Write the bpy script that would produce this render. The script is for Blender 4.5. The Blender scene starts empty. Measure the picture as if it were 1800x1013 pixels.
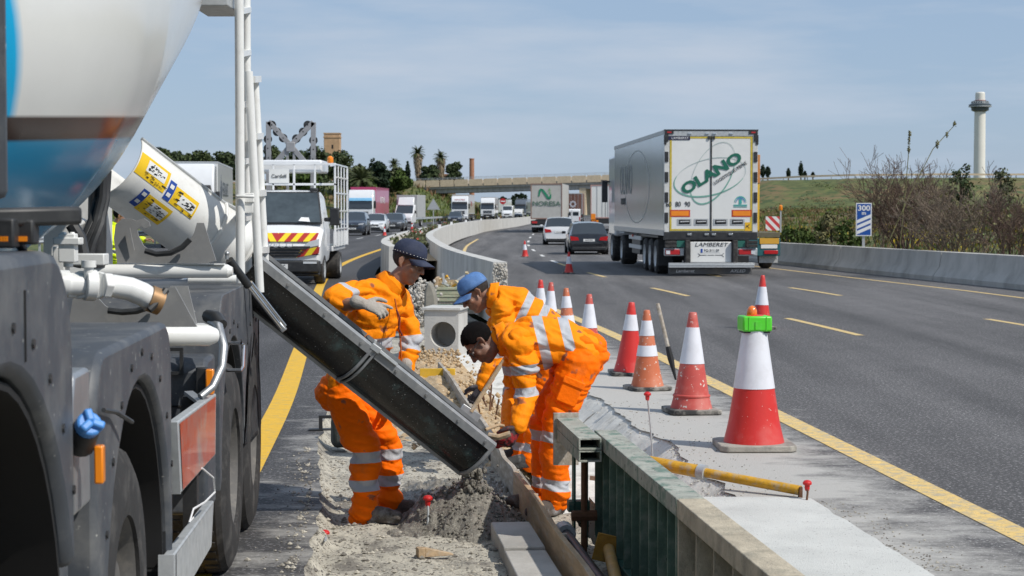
import bpy, bmesh, math, random
import numpy as np
from mathutils import Vector as V, Matrix, Euler, noise, Quaternion
random.seed(7)
R = math.radians
SC = bpy.context.scene
COL = SC.collection
F_PX, CX, CY, CAMH = 3200.0, 900.0, 506.5, 1.8
PITCH = math.atan((CY - 368) / F_PX)
SP, CP = math.sin(PITCH), math.cos(PITCH)
cam_d = bpy.data.cameras.new('camera')
cam = bpy.data.objects.new('camera', cam_d)
COL.objects.link(cam)
cam.location = (0, 0, CAMH)
cam.rotation_euler = (math.pi / 2 - PITCH, 0, 0)
cam_d.sensor_width = 36
cam_d.lens = 36 * F_PX / 1800
cam_d.clip_start = 0.1
cam_d.clip_end = 6000
cam_d.dof.use_dof = True
cam_d.dof.focus_distance = 11.5
cam_d.dof.aperture_fstop = 9.0
SC.camera = cam
SUN_EL, SUN_AZ = 47, 58          # azimuth measured from behind the camera towards the right
sdir = V((math.cos(R(SUN_EL)) * math.sin(R(SUN_AZ)), -math.cos(R(SUN_EL)) * math.cos(R(SUN_AZ)), math.sin(R(SUN_EL))))
sl = bpy.data.lights.new('sun', 'SUN')
sl.energy = 4.0
sl.angle = R(0.6)
sl.color = (1.0, 0.95, 0.87)
so = bpy.data.objects.new('sun', sl)
COL.objects.link(so)
so.rotation_euler = sdir.to_track_quat('Z', 'Y').to_euler()
so.location = (60, -40, 80)
w = bpy.data.worlds.new('World')
SC.world = w
w.use_nodes = True
nt = w.node_tree
nt.nodes.clear()
sky = nt.nodes.new('ShaderNodeTexSky')
sky.sky_type = 'NISHITA'
sky.sun_disc = False
sky.sun_elevation = R(SUN_EL)
sky.sun_rotation = math.atan2(sdir.x, sdir.y)
sky.altitude = 20
sky.air_density = 1.0
sky.dust_density = 0.4
sky.ozone_density = 2.5
bg = nt.nodes.new('ShaderNodeBackground')
bg.inputs['Strength'].default_value = 0.105
outw = nt.nodes.new('ShaderNodeOutputWorld')
geo = nt.nodes.new('ShaderNodeTexCoord')
mp = nt.nodes.new('ShaderNodeMapping')
mp.inputs['Scale'].default_value = (2.6, 2.6, 17.0)
mp.inputs['Rotation'].default_value = (0.0, R(5), 0.3)
nz = nt.nodes.new('ShaderNodeTexNoise')
nz.inputs['Scale'].default_value = 2.1
nz.inputs['Detail'].default_value = 7
nz.inputs['Roughness'].default_value = 0.55
rp = nt.nodes.new('ShaderNodeMapRange')
rp.inputs['From Min'].default_value = 0.42
rp.inputs['From Max'].default_value = 0.70
rp.inputs['To Max'].default_value = 0.9
mx = nt.nodes.new('ShaderNodeMix')
mx.data_type = 'RGBA'
mx.inputs['B'].default_value = (4.75, 5.55, 6.7, 1)
veil = nt.nodes.new('ShaderNodeMix')
veil.data_type = 'RGBA'
veil.inputs['Factor'].default_value = 0.72
veil.inputs['B'].default_value = (3.0, 4.25, 6.25, 1)
L = nt.links
L.new(geo.outputs['Generated'], mp.inputs['Vector'])
L.new(mp.outputs['Vector'], nz.inputs['Vector'])
L.new(nz.outputs['Fac'], rp.inputs['Value'])
L.new(rp.outputs['Result'], mx.inputs['Factor'])
L.new(sky.outputs['Color'], veil.inputs['A'])
L.new(veil.outputs['Result'], mx.inputs['A'])
hs = nt.nodes.new('ShaderNodeHueSaturation')
hs.inputs['Saturation'].default_value = 0.95
L.new(mx.outputs['Result'], hs.inputs['Color'])
L.new(hs.outputs['Color'], bg.inputs['Color'])
L.new(bg.outputs['Background'], outw.inputs['Surface'])
SC.view_settings.view_transform = 'Standard'
SC.view_settings.look = 'None'
SC.view_settings.exposure = 0.0
SC.view_settings.gamma = 1
SC.view_settings.use_curve_mapping = False
SC.render.engine = 'CYCLES'
SC.cycles.max_bounces = 6
SC.cycles.use_denoising = True
def ray(px, py):
 a = (px - CX) / F_PX
 b = (CY - py) / F_PX
 return V((a, CP + b * SP, -SP + b * CP))
def P(px, py, Y):
 d = ray(px, py)
 return V((0, 0, CAMH)) + d * (Y / d.y)
def G(px, py, z=0.0):
 d = ray(px, py)
 return V((0, 0, CAMH)) + d * ((z - CAMH) / d.z)
def curve_fn(pts):
 pts = sorted(pts)
 xs = np.array([p[0] for p in pts], float)
 ys = np.array([p[1] for p in pts], float)
 m = np.gradient(ys, xs)
 def f(x):
  if x <= xs[0]: return float(ys[0] + m[0] * (x - xs[0]))
  if x >= xs[-1]: return float(ys[-1] + m[-1] * (x - xs[-1]))
  i = int(np.searchsorted(xs, x) - 1)
  h = xs[i + 1] - xs[i]; t = (x - xs[i]) / h
  return float((2*t**3 - 3*t**2 + 1) * ys[i] + (t**3 - 2*t**2 + t) * h * m[i] + (-2*t**3 + 3*t**2) * ys[i+1] + (t**3 - t**2) * h * m[i+1])
 return f
WM = {}
class MB:
 def __init__(s):
  s.v = []; s.f = []; s.mi = []; s.M = Matrix(); s.m = 0
 def add(s, vs, fs, m=None):
  o = len(s.v)
  M = s.M
  s.v.extend([M @ V(p) for p in vs])
  mm = s.m if m is None else m
  for f in fs:
   s.f.append([i + o for i in f]); s.mi.append(mm)
  return s
 def box(s, lo, hi, m=None):
  (a, b, c), (d, e, f) = lo, hi
  vs = [(a,b,c),(d,b,c),(d,e,c),(a,e,c),(a,b,f),(d,b,f),(d,e,f),(a,e,f)]
  return s.add(vs, [(0,3,2,1),(4,5,6,7),(0,1,5,4),(1,2,6,5),(2,3,7,6),(3,0,4,7)], m)
 def cbox(s, c, size, rot=None, m=None):
  M0 = s.M
  s.M = M0 @ Matrix.Translation(c) @ (rot.to_4x4() if rot is not None else Matrix())
  h = [k / 2 for k in size]
  s.box((-h[0], -h[1], -h[2]), h, m)
  s.M = M0
  return s
 def beam(s, a, b, wx, wz, up=(0, 0, 1), m=None):
  a, b = V(a), V(b)
  d = b - a
  y = d.normalized(); u = V(up)
  if abs(y.dot(u)) > 0.98: u = V((1, 0, 0))
  x = y.cross(u).normalized(); z = x.cross(y)
  M0 = s.M
  s.M = M0 @ Matrix.Translation((a + b) / 2) @ Matrix((x, y, z)).transposed().to_4x4()
  s.box((-wx/2, -d.length/2, -wz/2), (wx/2, d.length/2, wz/2), m)
  s.M = M0
  return s
 def rings(s, rings, closed=True, cap=True, m=None):
  n = len(rings[0]); vs = [p for r in rings for p in r]; fs = []
  for i in range(len(rings) - 1):
   for j in range(n if closed else n - 1):
    k = (j + 1) % n
    fs.append((i*n + j, i*n + k, (i+1)*n + k, (i+1)*n + j))
  if cap and closed:
   fs.append(tuple(reversed(range(n)))); fs.append(tuple(range((len(rings)-1)*n, len(rings)*n)))
  return s.add(vs, fs, m)
 def tube(s, pts, r, n=8, side=None, ry=None, cap=True, round_=False, m=None):
  pts = [V(p) for p in pts]
  rs = list(r) if hasattr(r, '__len__') else [r] * len(pts)
  r2 = rs if ry is None else (list(ry) if hasattr(ry, '__len__') else [ry] * len(pts))
  T = []
  for i in range(len(pts)):
   a = pts[max(i-1, 0)]; b = pts[min(i+1, len(pts)-1)]
   T.append((b - a).normalized())
  if round_:
   k = 4; P0, P1 = pts[0], pts[-1]
   pre = []; post = []
   for q in range(k, 0, -1):
    an = q / k * math.pi / 2 * 0.97
    pre.append((P0 - T[0] * math.sin(an) * min(rs[0], r2[0]), rs[0]*math.cos(an), r2[0]*math.cos(an), T[0]))
    post.insert(0, (P1 + T[-1] * math.sin(an) * min(rs[-1], r2[-1]), rs[-1]*math.cos(an), r2[-1]*math.cos(an), T[-1]))
   allp = pre + list(zip(pts, rs, r2, T)) + post
  else:
   allp = list(zip(pts, rs, r2, T))
  x = V(side) if side is not None else (V((0,0,1)) if abs(T[0].z) < 0.9 else V((1,0,0))).cross(T[0])
  out = []
  for p, a, b, t in allp:
   x = (V(side) if side is not None else x)
   x = x - t * x.dot(t)
   if x.length < 1e-6: x = t.orthogonal()
   x.normalize(); y = t.cross(x)
   out.append([p + x * a * math.cos(q*2*math.pi/n) + y * b * math.sin(q*2*math.pi/n) for q in range(n)])
  return s.rings(out, True, cap, m)
 def cyl(s, a, b, r, n=16, m=None):
  return s.tube([a, b], r, n, m=m)
 def lathe(s, prof, n=24, M=None, m=None, cap=True):
  M0 = s.M
  if M is not None: s.M = M0 @ M
  rg = [[V((r*math.cos(q*2*math.pi/n), r*math.sin(q*2*math.pi/n), z)) for q in range(n)] for r, z in prof]
  s.rings(rg, True, cap, m)
  s.M = M0
  return s
 def ball(s, c, r, nu=14, nv=9, M=None, m=None):
  r = (r, r, r) if not hasattr(r, '__len__') else r
  M0 = s.M
  s.M = M0 @ Matrix.Translation(c) @ (M.to_4x4() if M is not None else Matrix())
  rg = []
  for i in range(nv):
   a = -math.pi/2 + math.pi * (i + 0.15) / (nv - 0.7)
   a = max(-1.52, min(1.52, a))
   rg.append([V((r[0]*math.cos(a)*math.cos(q*2*math.pi/nu), r[1]*math.cos(a)*math.sin(q*2*math.pi/nu), r[2]*math.sin(a))) for q in range(nu)])
  s.rings(rg, True, True, m)
  s.M = M0
  return s
 def ext(s, poly, x0, x1, m=None):
  """polygon of (y,z) extruded along x"""
  n = len(poly)
  vs = [(x0, y, z) for y, z in poly] + [(x1, y, z) for y, z in poly]
  fs = [(i, (i+1) % n, n + (i+1) % n, n + i) for i in range(n)] + [tuple(reversed(range(n))), tuple(range(n, 2*n))]
  return s.add(vs, fs, m)
 def exty(s, poly, y0, y1, m=None):
  """polygon of (x,z) extruded along y"""
  n = len(poly)
  vs = [(x, y0, z) for x, z in poly] + [(x, y1, z) for x, z in poly]
  fs = [(i, n + i, n + (i+1) % n, (i+1) % n) for i in range(n)] + [tuple(range(n)), tuple(reversed(range(n, 2*n)))]
  return s.add(vs, fs, m)
 def extz(s, poly, z0, z1, m=None):
  n = len(poly)
  vs = [(x, y, z0) for x, y in poly] + [(x, y, z1) for x, y in poly]
  fs = [(i, (i+1) % n, n + (i+1) % n, n + i) for i in range(n)] + [tuple(reversed(range(n))), tuple(range(n, 2*n))]
  return s.add(vs, fs, m)
 def mesh(s, name, mats):
  me = bpy.data.meshes.new(name)
  me.from_pydata([tuple(p) for p in s.v], [], s.f)
  mats = mats if isinstance(mats, (list, tuple)) else [mats]
  for q in mats: me.materials.append(q)
  if len(mats) > 1: me.polygons.foreach_set('material_index', s.mi)
  me.update()
  return me
 def build(s, name, mats, parent=None, world=True, bevel=0, ang=38, smooth=True, fixn=True, **tags):
  me = s.mesh(name, mats)
  if fixn:
   bm = bmesh.new(); bm.from_mesh(me)
   bmesh.ops.recalc_face_normals(bm, faces=bm.faces)
   bm.to_mesh(me); bm.free()
  if parent is not None and world:
   me.transform(WM.get(parent.name, Matrix()).inverted())
  if smooth:
   me.polygons.foreach_set('use_smooth', [True] * len(me.polygons))
   me.set_sharp_from_angle(angle=R(ang))
  o = bpy.data.objects.new(name, me)
  COL.objects.link(o)
  if parent is not None:
   o.parent = parent
   WM[o.name] = WM.get(parent.name, Matrix())
  if bevel:
   b = o.modifiers.new('bevel', 'BEVEL'); b.width = bevel; b.segments = 2; b.limit_method = 'ANGLE'; b.angle_limit = R(40)
   b.harden_normals = False
  tag(o, **tags)
  return o
def tag(o, label=None, cat=None, group=None, kind=None):
 if label: o['label'] = label
 if cat: o['category'] = cat
 if group: o['group'] = group
 if kind: o['kind'] = kind
 return o
def empty(name, loc=(0, 0, 0), rz=0.0, label=None, cat=None, group=None):
 o = bpy.data.objects.new(name, None)
 COL.objects.link(o)
 o.location = loc; o.rotation_euler = (0, 0, rz)
 o.empty_display_size = 0.2
 WM[o.name] = Matrix.Translation(loc) @ Matrix.Rotation(rz, 4, 'Z')
 return tag(o, label, cat, group)
def obj_of(name, me, parent=None, loc=None, M=None):
 o = bpy.data.objects.new(name, me)
 COL.objects.link(o)
 if parent is not None:
  o.parent = parent; WM[o.name] = WM.get(parent.name, Matrix())
 if M is not None: o.matrix_local = M
 elif loc is not None: o.location = loc
 return o
def copy_tree(o, parent=None):
 c = o.copy(); COL.objects.link(c)
 if parent is not None: c.parent = parent
 for ch in list(o.children): copy_tree(ch, c)
 return c
def mat(name, col, rough=0.6, metal=0.0, var=0.12, scale=6.0, bump=0.0, bscale=60.0, dust=None, dscale=14.0, damt=0.5, dthr=(0.5, 0.7), stretch=(1, 1, 1), coat=0.0, spec=0.5, speck=None, sscale=120, sthr=0.68, trans=0.0, ddetail=5):
 m = bpy.data.materials.new(name)
 m.use_nodes = True
 t = m.node_tree; N = t.nodes; K = t.links
 b = N['Principled BSDF']
 b.inputs['Roughness'].default_value = rough
 b.inputs['Metallic'].default_value = metal
 b.inputs['Specular IOR Level'].default_value = spec
 if coat: b.inputs['Coat Weight'].default_value = coat; b.inputs['Coat Roughness'].default_value = 0.05
 if trans: b.inputs['Transmission Weight'].default_value = trans
 tc = N.new('ShaderNodeTexCoord')
 mpn = N.new('ShaderNodeMapping'); mpn.inputs['Scale'].default_value = stretch
 K.new(tc.outputs['Object'], mpn.inputs['Vector'])
 n1 = N.new('ShaderNodeTexNoise'); n1.inputs['Scale'].default_value = scale; n1.inputs['Detail'].default_value = 5; n1.inputs['Roughness'].default_value = 0.6
 K.new(mpn.outputs['Vector'], n1.inputs['Vector'])
 mr = N.new('ShaderNodeMapRange'); mr.inputs['From Min'].default_value = 0.25; mr.inputs['From Max'].default_value = 0.75
 mr.inputs['To Min'].default_value = 1 - var; mr.inputs['To Max'].default_value = 1 + var
 K.new(n1.outputs['Fac'], mr.inputs['Value'])
 mul = N.new('ShaderNodeMix'); mul.data_type = 'RGBA'; mul.blend_type = 'MULTIPLY'; mul.inputs['Factor'].default_value = 1
 mul.inputs['A'].default_value = (*col, 1)
 K.new(mr.outputs['Result'], mul.inputs['B'])
 cur = mul.outputs['Result']
 m['col_in'] = 0
 if dust is not None:
  n2 = N.new('ShaderNodeTexNoise'); n2.inputs['Scale'].default_value = dscale; n2.inputs['Detail'].default_value = ddetail; n2.inputs['Roughness'].default_value = 0.65
  K.new(mpn.outputs['Vector'], n2.inputs['Vector'])
  r2 = N.new('ShaderNodeMapRange'); r2.inputs['From Min'].default_value = dthr[0]; r2.inputs['From Max'].default_value = dthr[1]; r2.inputs['To Max'].default_value = damt
  K.new(n2.outputs['Fac'], r2.inputs['Value'])
  mm = N.new('ShaderNodeMix'); mm.data_type = 'RGBA'
  K.new(r2.outputs['Result'], mm.inputs['Factor']); K.new(cur, mm.inputs['A']); mm.inputs['B'].default_value = (*dust, 1)
  cur = mm.outputs['Result']
 if speck is not None:
  n3 = N.new('ShaderNodeTexNoise'); n3.inputs['Scale'].default_value = sscale; n3.inputs['Detail'].default_value = 2
  K.new(tc.outputs['Object'], n3.inputs['Vector'])
  r3 = N.new('ShaderNodeMapRange'); r3.inputs['From Min'].default_value = sthr; r3.inputs['From Max'].default_value = sthr + 0.05
  K.new(n3.outputs['Fac'], r3.inputs['Value'])
  mm = N.new('ShaderNodeMix'); mm.data_type = 'RGBA'
  K.new(r3.outputs['Result'], mm.inputs['Factor']); K.new(cur, mm.inputs['A']); mm.inputs['B'].default_value = (*speck, 1)
  cur = mm.outputs['Result']
 K.new(cur, b.inputs['Base Color'])
 if bump:
  n4 = N.new('ShaderNodeTexNoise'); n4.inputs['Scale'].default_value = bscale; n4.inputs['Detail'].default_value = 6; n4.inputs['Roughness'].default_value = 0.65
  K.new(tc.outputs['Object'], n4.inputs['Vector'])
  bp = N.new('ShaderNodeBump'); bp.inputs['Strength'].default_value = bump; bp.inputs['Distance'].default_value = 0.02
  K.new(n4.outputs['Fac'], bp.inputs['Height']); K.new(bp.outputs['Normal'], b.inputs['Normal'])
 return m
def stripes(name, c1, c2, vec, freq, mirror=False, off=0.0, rough=0.4, duty=0.5):
 """diagonal print: stripes along the object-space vector (x,y,z)"""
 m = bpy.data.materials.new(name); m.use_nodes = True
 t = m.node_tree; N = t.nodes; K = t.links; b = N['Principled BSDF']; b.inputs['Roughness'].default_value = rough
 tc = N.new('ShaderNodeTexCoord'); sep = N.new('ShaderNodeSeparateXYZ'); K.new(tc.outputs['Object'], sep.inputs[0])
 xo = sep.outputs[0]
 if mirror:
  ab = N.new('ShaderNodeMath'); ab.operation = 'ABSOLUTE'; K.new(xo, ab.inputs[0]); xo = ab.outputs[0]
 cmb = N.new('ShaderNodeCombineXYZ'); K.new(xo, cmb.inputs[0]); K.new(sep.outputs[1], cmb.inputs[1]); K.new(sep.outputs[2], cmb.inputs[2])
 dp = N.new('ShaderNodeVectorMath'); dp.operation = 'DOT_PRODUCT'; K.new(cmb.outputs[0], dp.inputs[0]); dp.inputs[1].default_value = vec
 ma = N.new('ShaderNodeMath'); ma.operation = 'MULTIPLY_ADD'; K.new(dp.outputs['Value'], ma.inputs[0]); ma.inputs[1].default_value = freq; ma.inputs[2].default_value = off
 fr = N.new('ShaderNodeMath'); fr.operation = 'FRACT'; K.new(ma.outputs[0], fr.inputs[0])
 gt = N.new('ShaderNodeMath'); gt.operation = 'GREATER_THAN'; K.new(fr.outputs[0], gt.inputs[0]); gt.inputs[1].default_value = duty
 mm = N.new('ShaderNodeMix'); mm.data_type = 'RGBA'; mm.inputs['A'].default_value = (*c1, 1); mm.inputs['B'].default_value = (*c2, 1)
 K.new(gt.outputs[0], mm.inputs['Factor']); K.new(mm.outputs['Result'], b.inputs['Base Color'])
 return m
def text(body, size, M, m, parent, name='lettering', ext=0.002, world=True, sx=1.0, bold=0.0, shear=0.0, align='CENTER'):
 c = bpy.data.curves.new('t', 'FONT'); c.body = body; c.size = size; c.extrude = ext; c.align_x = align; c.align_y = 'CENTER'; c.offset = bold; c.shear = shear
 c.resolution_u = 3
 o = bpy.data.objects.new('t', c); COL.objects.link(o)
 dg = bpy.context.evaluated_depsgraph_get()
 me = bpy.data.meshes.new_from_object(o.evaluated_get(dg))
 bpy.data.objects.remove(o); bpy.data.curves.remove(c)
 me.name = name
 me.transform(M @ Matrix.Diagonal((sx, 1, 1, 1)))
 if parent is not None and world: me.transform(WM.get(parent.name, Matrix()).inverted())
 me.materials.clear(); me.materials.append(m)
 o = bpy.data.objects.new(name, me); COL.objects.link(o)
 if parent is not None: o.parent = parent; WM[o.name] = WM.get(parent.name, Matrix())
 return o
def frame(origin, x, y):
 """matrix with given origin, x axis and y axis"""
 x = V(x).normalized(); y = V(y); y = (y - x * y.dot(x)).normalized(); z = x.cross(y)
 return Matrix.Translation(origin) @ Matrix((x, y, z)).transposed().to_4x4()
MT = {}
def mk(key, *a, **k):
 MT[key] = mat(key, *a, **k); return MT[key]
mk('white_paint', (0.78, 0.79, 0.78), 0.35, var=0.06, scale=3, dust=(0.55, 0.53, 0.49), dscale=5, damt=0.35, coat=0.3)
mk('white_clean', (0.8, 0.8, 0.8), 0.4, var=0.04)
mk('black_plastic', (0.022, 0.023, 0.025), 0.5, var=0.2, dust=(0.1, 0.1, 0.1), damt=0.3, dscale=9)
mk('black_deep', (0.010, 0.010, 0.011), 0.8)
mk('rubber', (0.028, 0.027, 0.027), 0.85, var=0.2, dust=(0.16, 0.15, 0.14), damt=0.45, dscale=8, bump=0.2, bscale=90)
mk('glass_dark', (0.030, 0.038, 0.045), 0.06, var=0.1, spec=0.8, coat=0.6)
mk('steel', (0.42, 0.43, 0.44), 0.42, 0.75, var=0.15, scale=12, bump=0.08)
mk('galv', (0.46, 0.48, 0.49), 0.5, 0.35, var=0.18, scale=18, dust=(0.6, 0.6, 0.58), damt=0.4)
mk('chrome', (0.7, 0.7, 0.71), 0.15, 0.95, var=0.05)
mk('red_lamp', (0.45, 0.012, 0.015), 0.25, var=0.1, coat=0.5)
mk('orange_lamp', (0.85, 0.25, 0.01), 0.28, var=0.1, coat=0.5)
mk('plate_white', (0.75, 0.75, 0.73), 0.4, var=0.05)
mk('ink', (0.02, 0.02, 0.022), 0.5, var=0.05)
mk('light_lens', (0.72, 0.75, 0.78), 0.12, 0.2, var=0.1, coat=0.6)
mk('rust', (0.13, 0.06, 0.03), 0.85, var=0.4, scale=25, bump=0.4)
mk('wood', (0.42, 0.30, 0.18), 0.8, var=0.3, scale=3, stretch=(8, 1.2, 8), bump=0.3, bscale=30, dust=(0.5, 0.47, 0.42), damt=0.5, dscale=2.5)
mk('wood_grey', (0.36, 0.31, 0.25), 0.85, var=0.3, scale=3, stretch=(8, 1.5, 8), bump=0.3, bscale=30, dust=(0.5, 0.49, 0.46), damt=0.7, dscale=3)
mk('concrete', (0.42, 0.405, 0.375), 0.88, var=0.18, scale=2.5, bump=0.3, bscale=30, stretch=(1, .6, .35), dust=(0.24, 0.23, 0.21), dscale=1.6, damt=0.7, dthr=(.48, .68), ddetail=8)
mk('concrete_light', (0.53, 0.52, 0.49), 0.88, var=0.16, scale=3, bump=0.3, bscale=40, stretch=(1, 1, .3), dust=(0.33, 0.315, 0.29), dscale=2.2, damt=0.65, dthr=(.48, .68), ddetail=8)
mk('concrete_warm', (0.66, 0.53, 0.37), 0.88, var=0.15, scale=3, bump=0.2, bscale=30, dust=(0.5, 0.39, 0.26), dscale=.6, damt=0.4)
mk('yellow_line', (0.72, 0.50, 0.17), 0.75, var=0.18, scale=14, dust=(0.40, 0.36, 0.28), dscale=11, damt=0.85, dthr=(0.44, 0.64), bump=0.3, bscale=120, speck=(0.24, 0.21, 0.17), sscale=60, sthr=0.63)
mk('yellow_line_strong', (0.72, 0.42, 0.025), 0.7, var=0.12, scale=14, dust=(0.45, 0.34, 0.14), dscale=9, damt=0.7, bump=0.3, bscale=120, speck=(0.35, 0.26, 0.1), sscale=150, sthr=0.66)
mk('white_line', (0.68, 0.67, 0.64), 0.7, var=0.15, scale=10, dust=(0.3, 0.3, 0.29), damt=0.5)
# ================================================================== THE SETTING
Rin = curve_fn([(2, 3.5), (10, 2.81), (27, 1.36), (42, -.3), (55, -1.35), (66, -1.85), (82, -2.2), (105, -2.55), (125, -2.3), (155, -1.3), (192, 1.3), (250, 4.5), (320, 9), (400, 15.5), (520, 27)])
WallX = curve_fn([(2, 16.2), (10, 15.2), (25, 13.4), (41.4, 11.65), (65.5, 9.56), (100, 8.9), (150, 10.2), (192, 13.2), (250, 17), (320, 21.5), (400, 28), (520, 40)])
BarR = curve_fn([(31, -.2), (40, -1.25), (50, -2.05), (65, -2.95), (80, -3.35), (99, -3.6), (125, -3.35), (155, -2.3), (192, .35), (250, 3.4), (320, 7.8), (400, 14.2), (520, 26)])
BarL = curve_fn([(44, -2.85), (47, -3.2), (55, -3.8), (64, -4.1), (90, -4.3), (110, -4.35)])
LeftX = curve_fn([(2, -1.2), (8, -1.52), (11.9, -1.79), (16.6, -2.12), (23, -2.68), (54, -5.3), (86, -5.9), (120, -5.75), (155, -4.7), (192, -2.0), (250, 1.0), (320, 5.5), (400, 12), (520, 24)])
def zr(Y):     # gentle dip of the right carriageway
 return float(np.interp(Y, [0, 40, 60, 85, 115, 150, 220, 700], [0, 0, -.1, -.28, -.28, -.1, 0, 0]))
RailX = lambda Y: LeftX(Y) - 12.2
def grid_strip(name, Ys, cols, zf, m, kind='structure', jitter=None):
 """cols(Y) -> list of x"""
 vs = []; n = None
 for Y in Ys:
  c = cols(Y); n = len(c)
  for x in c:
   vs.append((x, Y, zf(x, Y)))
 fs = [(i*n + j, i*n + j + 1, (i+1)*n + j + 1, (i+1)*n + j) for i in range(len(Ys) - 1) for j in range(n - 1)]
 me = bpy.data.meshes.new(name); me.from_pydata(vs, [], fs); me.materials.append(m)
 me.polygons.foreach_set('use_smooth', [True] * len(me.polygons))
 o = bpy.data.objects.new(name, me); COL.objects.link(o)
 if kind: o['kind'] = kind
 return o
def asphalt(name, base, dusty):
 m = mat(name, base, 0.82, var=0.22, scale=1.3, bump=0.55, bscale=110, speck=tuple(min(1, c * 2.6 + .03) for c in base), sscale=42, sthr=0.585, dust=tuple(c * 0.62 for c in base), dscale=32, damt=0.85, dthr=(0.40, 0.60))
 t = m.node_tree; N = t.nodes; K = t.links; b = N['Principled BSDF']; o_ = b.inputs['Base Color'].links[0].from_socket
 tc = N.new('ShaderNodeTexCoord'); mpn = N.new('ShaderNodeMapping'); mpn.inputs['Scale'].default_value = (1.3, .07, 1); mpn.inputs['Rotation'].default_value = (0, 0, -.1); n1 = N.new('ShaderNodeTexNoise'); n1.inputs['Detail'].default_value = 6; n1.inputs['Scale'].default_value = 1.0
 K.new(tc.outputs['Object'], mpn.inputs['Vector']); K.new(mpn.outputs['Vector'], n1.inputs['Vector'])
 r1 = N.new('ShaderNodeMapRange'); r1.inputs['From Min'].default_value = .3; r1.inputs['From Max'].default_value = .7; r1.inputs['To Min'].default_value = .60; r1.inputs['To Max'].default_value = 1.3; K.new(n1.outputs['Fac'], r1.inputs['Value'])
 ml = N.new('ShaderNodeMix'); ml.data_type = 'RGBA'; ml.blend_type = 'MULTIPLY'; ml.inputs['Factor'].default_value = 1; K.new(o_, ml.inputs['A']); K.new(r1.outputs['Result'], ml.inputs['B']); K.new(ml.outputs['Result'], b.inputs['Base Color'])
 if dusty:
  t = m.node_tree; N = t.nodes; K = t.links; b = N['Principled BSDF']
  old = b.inputs['Base Color'].links[0].from_socket
  at = N.new('ShaderNodeAttribute'); at.attribute_name = 'dust'
  tc = N.new('ShaderNodeTexCoord')
  n1 = N.new('ShaderNodeTexNoise'); n1.inputs['Scale'].default_value = 2.1; n1.inputs['Detail'].default_value = 9; n1.inputs['Roughness'].default_value = 0.72
  mpn = N.new('ShaderNodeMapping'); mpn.inputs['Scale'].default_value = (0.8, 1.25, 1)
  K.new(tc.outputs['Object'], mpn.inputs['Vector']); K.new(mpn.outputs['Vector'], n1.inputs['Vector'])
  ad = N.new('ShaderNodeMath'); ad.operation = 'ADD'; K.new(at.outputs['Fac'], ad.inputs[0]); K.new(n1.outputs['Fac'], ad.inputs[1])
  r = N.new('ShaderNodeMapRange'); r.inputs['From Min'].default_value = 0.86; r.inputs['From Max'].default_value = 1.14; r.inputs['To Max'].default_value = 0.93
  K.new(ad.outputs[0], r.inputs['Value'])
  n2 = N.new('ShaderNodeTexNoise'); n2.inputs['Scale'].default_value = 90; K.new(tc.outputs['Object'], n2.inputs['Vector'])
  cr = N.new('ShaderNodeMix'); cr.data_type = 'RGBA'; cr.inputs['A'].default_value = (0.36, 0.345, 0.315, 1); cr.inputs['B'].default_value = (0.62, 0.6, 0.56, 1)
  K.new(n2.outputs['Fac'], cr.inputs['Factor'])
  mm = N.new('ShaderNodeMix'); mm.data_type = 'RGBA'
  K.new(r.outputs['Result'], mm.inputs['Factor']); K.new(old, mm.inputs['A']); K.new(cr.outputs['Result'], mm.inputs['B'])
  K.new(mm.outputs['Result'], b.inputs['Base Color'])
 return m
M_ASPH = asphalt('asphalt', (0.107, 0.102, 0.100), True)
M_ASPH_L = asphalt('asphalt_left', (0.064, 0.062, 0.063), True)
def set_dust(o, fn):
 me = o.data
 a = me.attributes.new('dust', 'FLOAT', 'POINT')
 a.data.foreach_set('value', [fn(v.co.x, v.co.y) for v in me.vertices])
def ledge_x(Y):
 b = float(np.interp(Y, [11.1, 12, 12.4, 13.5, 14, 14.85, 15.9, 16.65, 17.4, 20, 27, 31], [1.42, 1.36, 1.28, 1.22, 1.23, 1.05, .96, .9, .79, .5, -.05, -.35]))
 return b + 0.055 * noise.noise((Y * 3.1, 1.3, 0)) + 0.03 * noise.noise((Y * 11, 4.3, 0))
# right carriageway: shoulder by the works + lanes
Ys = list(np.arange(11.3, 31, 0.12)) + list(np.arange(31, 120, 2.0)) + list(np.arange(120, 540, 8.0))
def rcols(Y):
 x0 = ledge_x(Y) if Y < 31 else BarR(Y) - .1
 ri = Rin(Y)
 a = [x0 + (ri + .4 - x0) * k / 14 for k in range(15)]
 wx = WallX(Y) + .5
 return a + [ri + .4 + (wx - ri - .4) * k / 14 for k in range(1, 15)]
road_r = grid_strip('right_carriageway', Ys, rcols, lambda x, Y: zr(Y), M_ASPH)
def dustR(x, Y):
 if Y > 60: return 0
 d = x - Rin(Y)
 v = np.interp(d, [-1.9, -1.2, -.5, -.1, .25, .7, 1.6], [1.1, .92, .6, .42, .28, .13, 0])
 return float(v * np.interp(Y, [8, 20, 28, 45], [1, .95, .6, .0]))
set_dust(road_r, dustR)
Ys0 = list(np.linspace(1.0, 11.3, 52))
def slab_r(Y): return 1.86 + (11.25 - Y) * 0.088 + .03 * noise.noise((Y * 4, 0, 7)) + .012 * noise.noise((Y * 19, 0, 7))
def rcols0(Y):
 x0 = slab_r(Y) - .12; ri = Rin(Y)
 a = [x0 + (ri + .4 - x0) * k / 12 for k in range(13)]
 return a + [ri + .4 + (WallX(Y) + .5 - ri - .4) * k / 10 for k in range(1, 11)]
road_r0 = grid_strip('right_carriageway', Ys0, rcols0, lambda x, Y: 0.0, M_ASPH)
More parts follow.
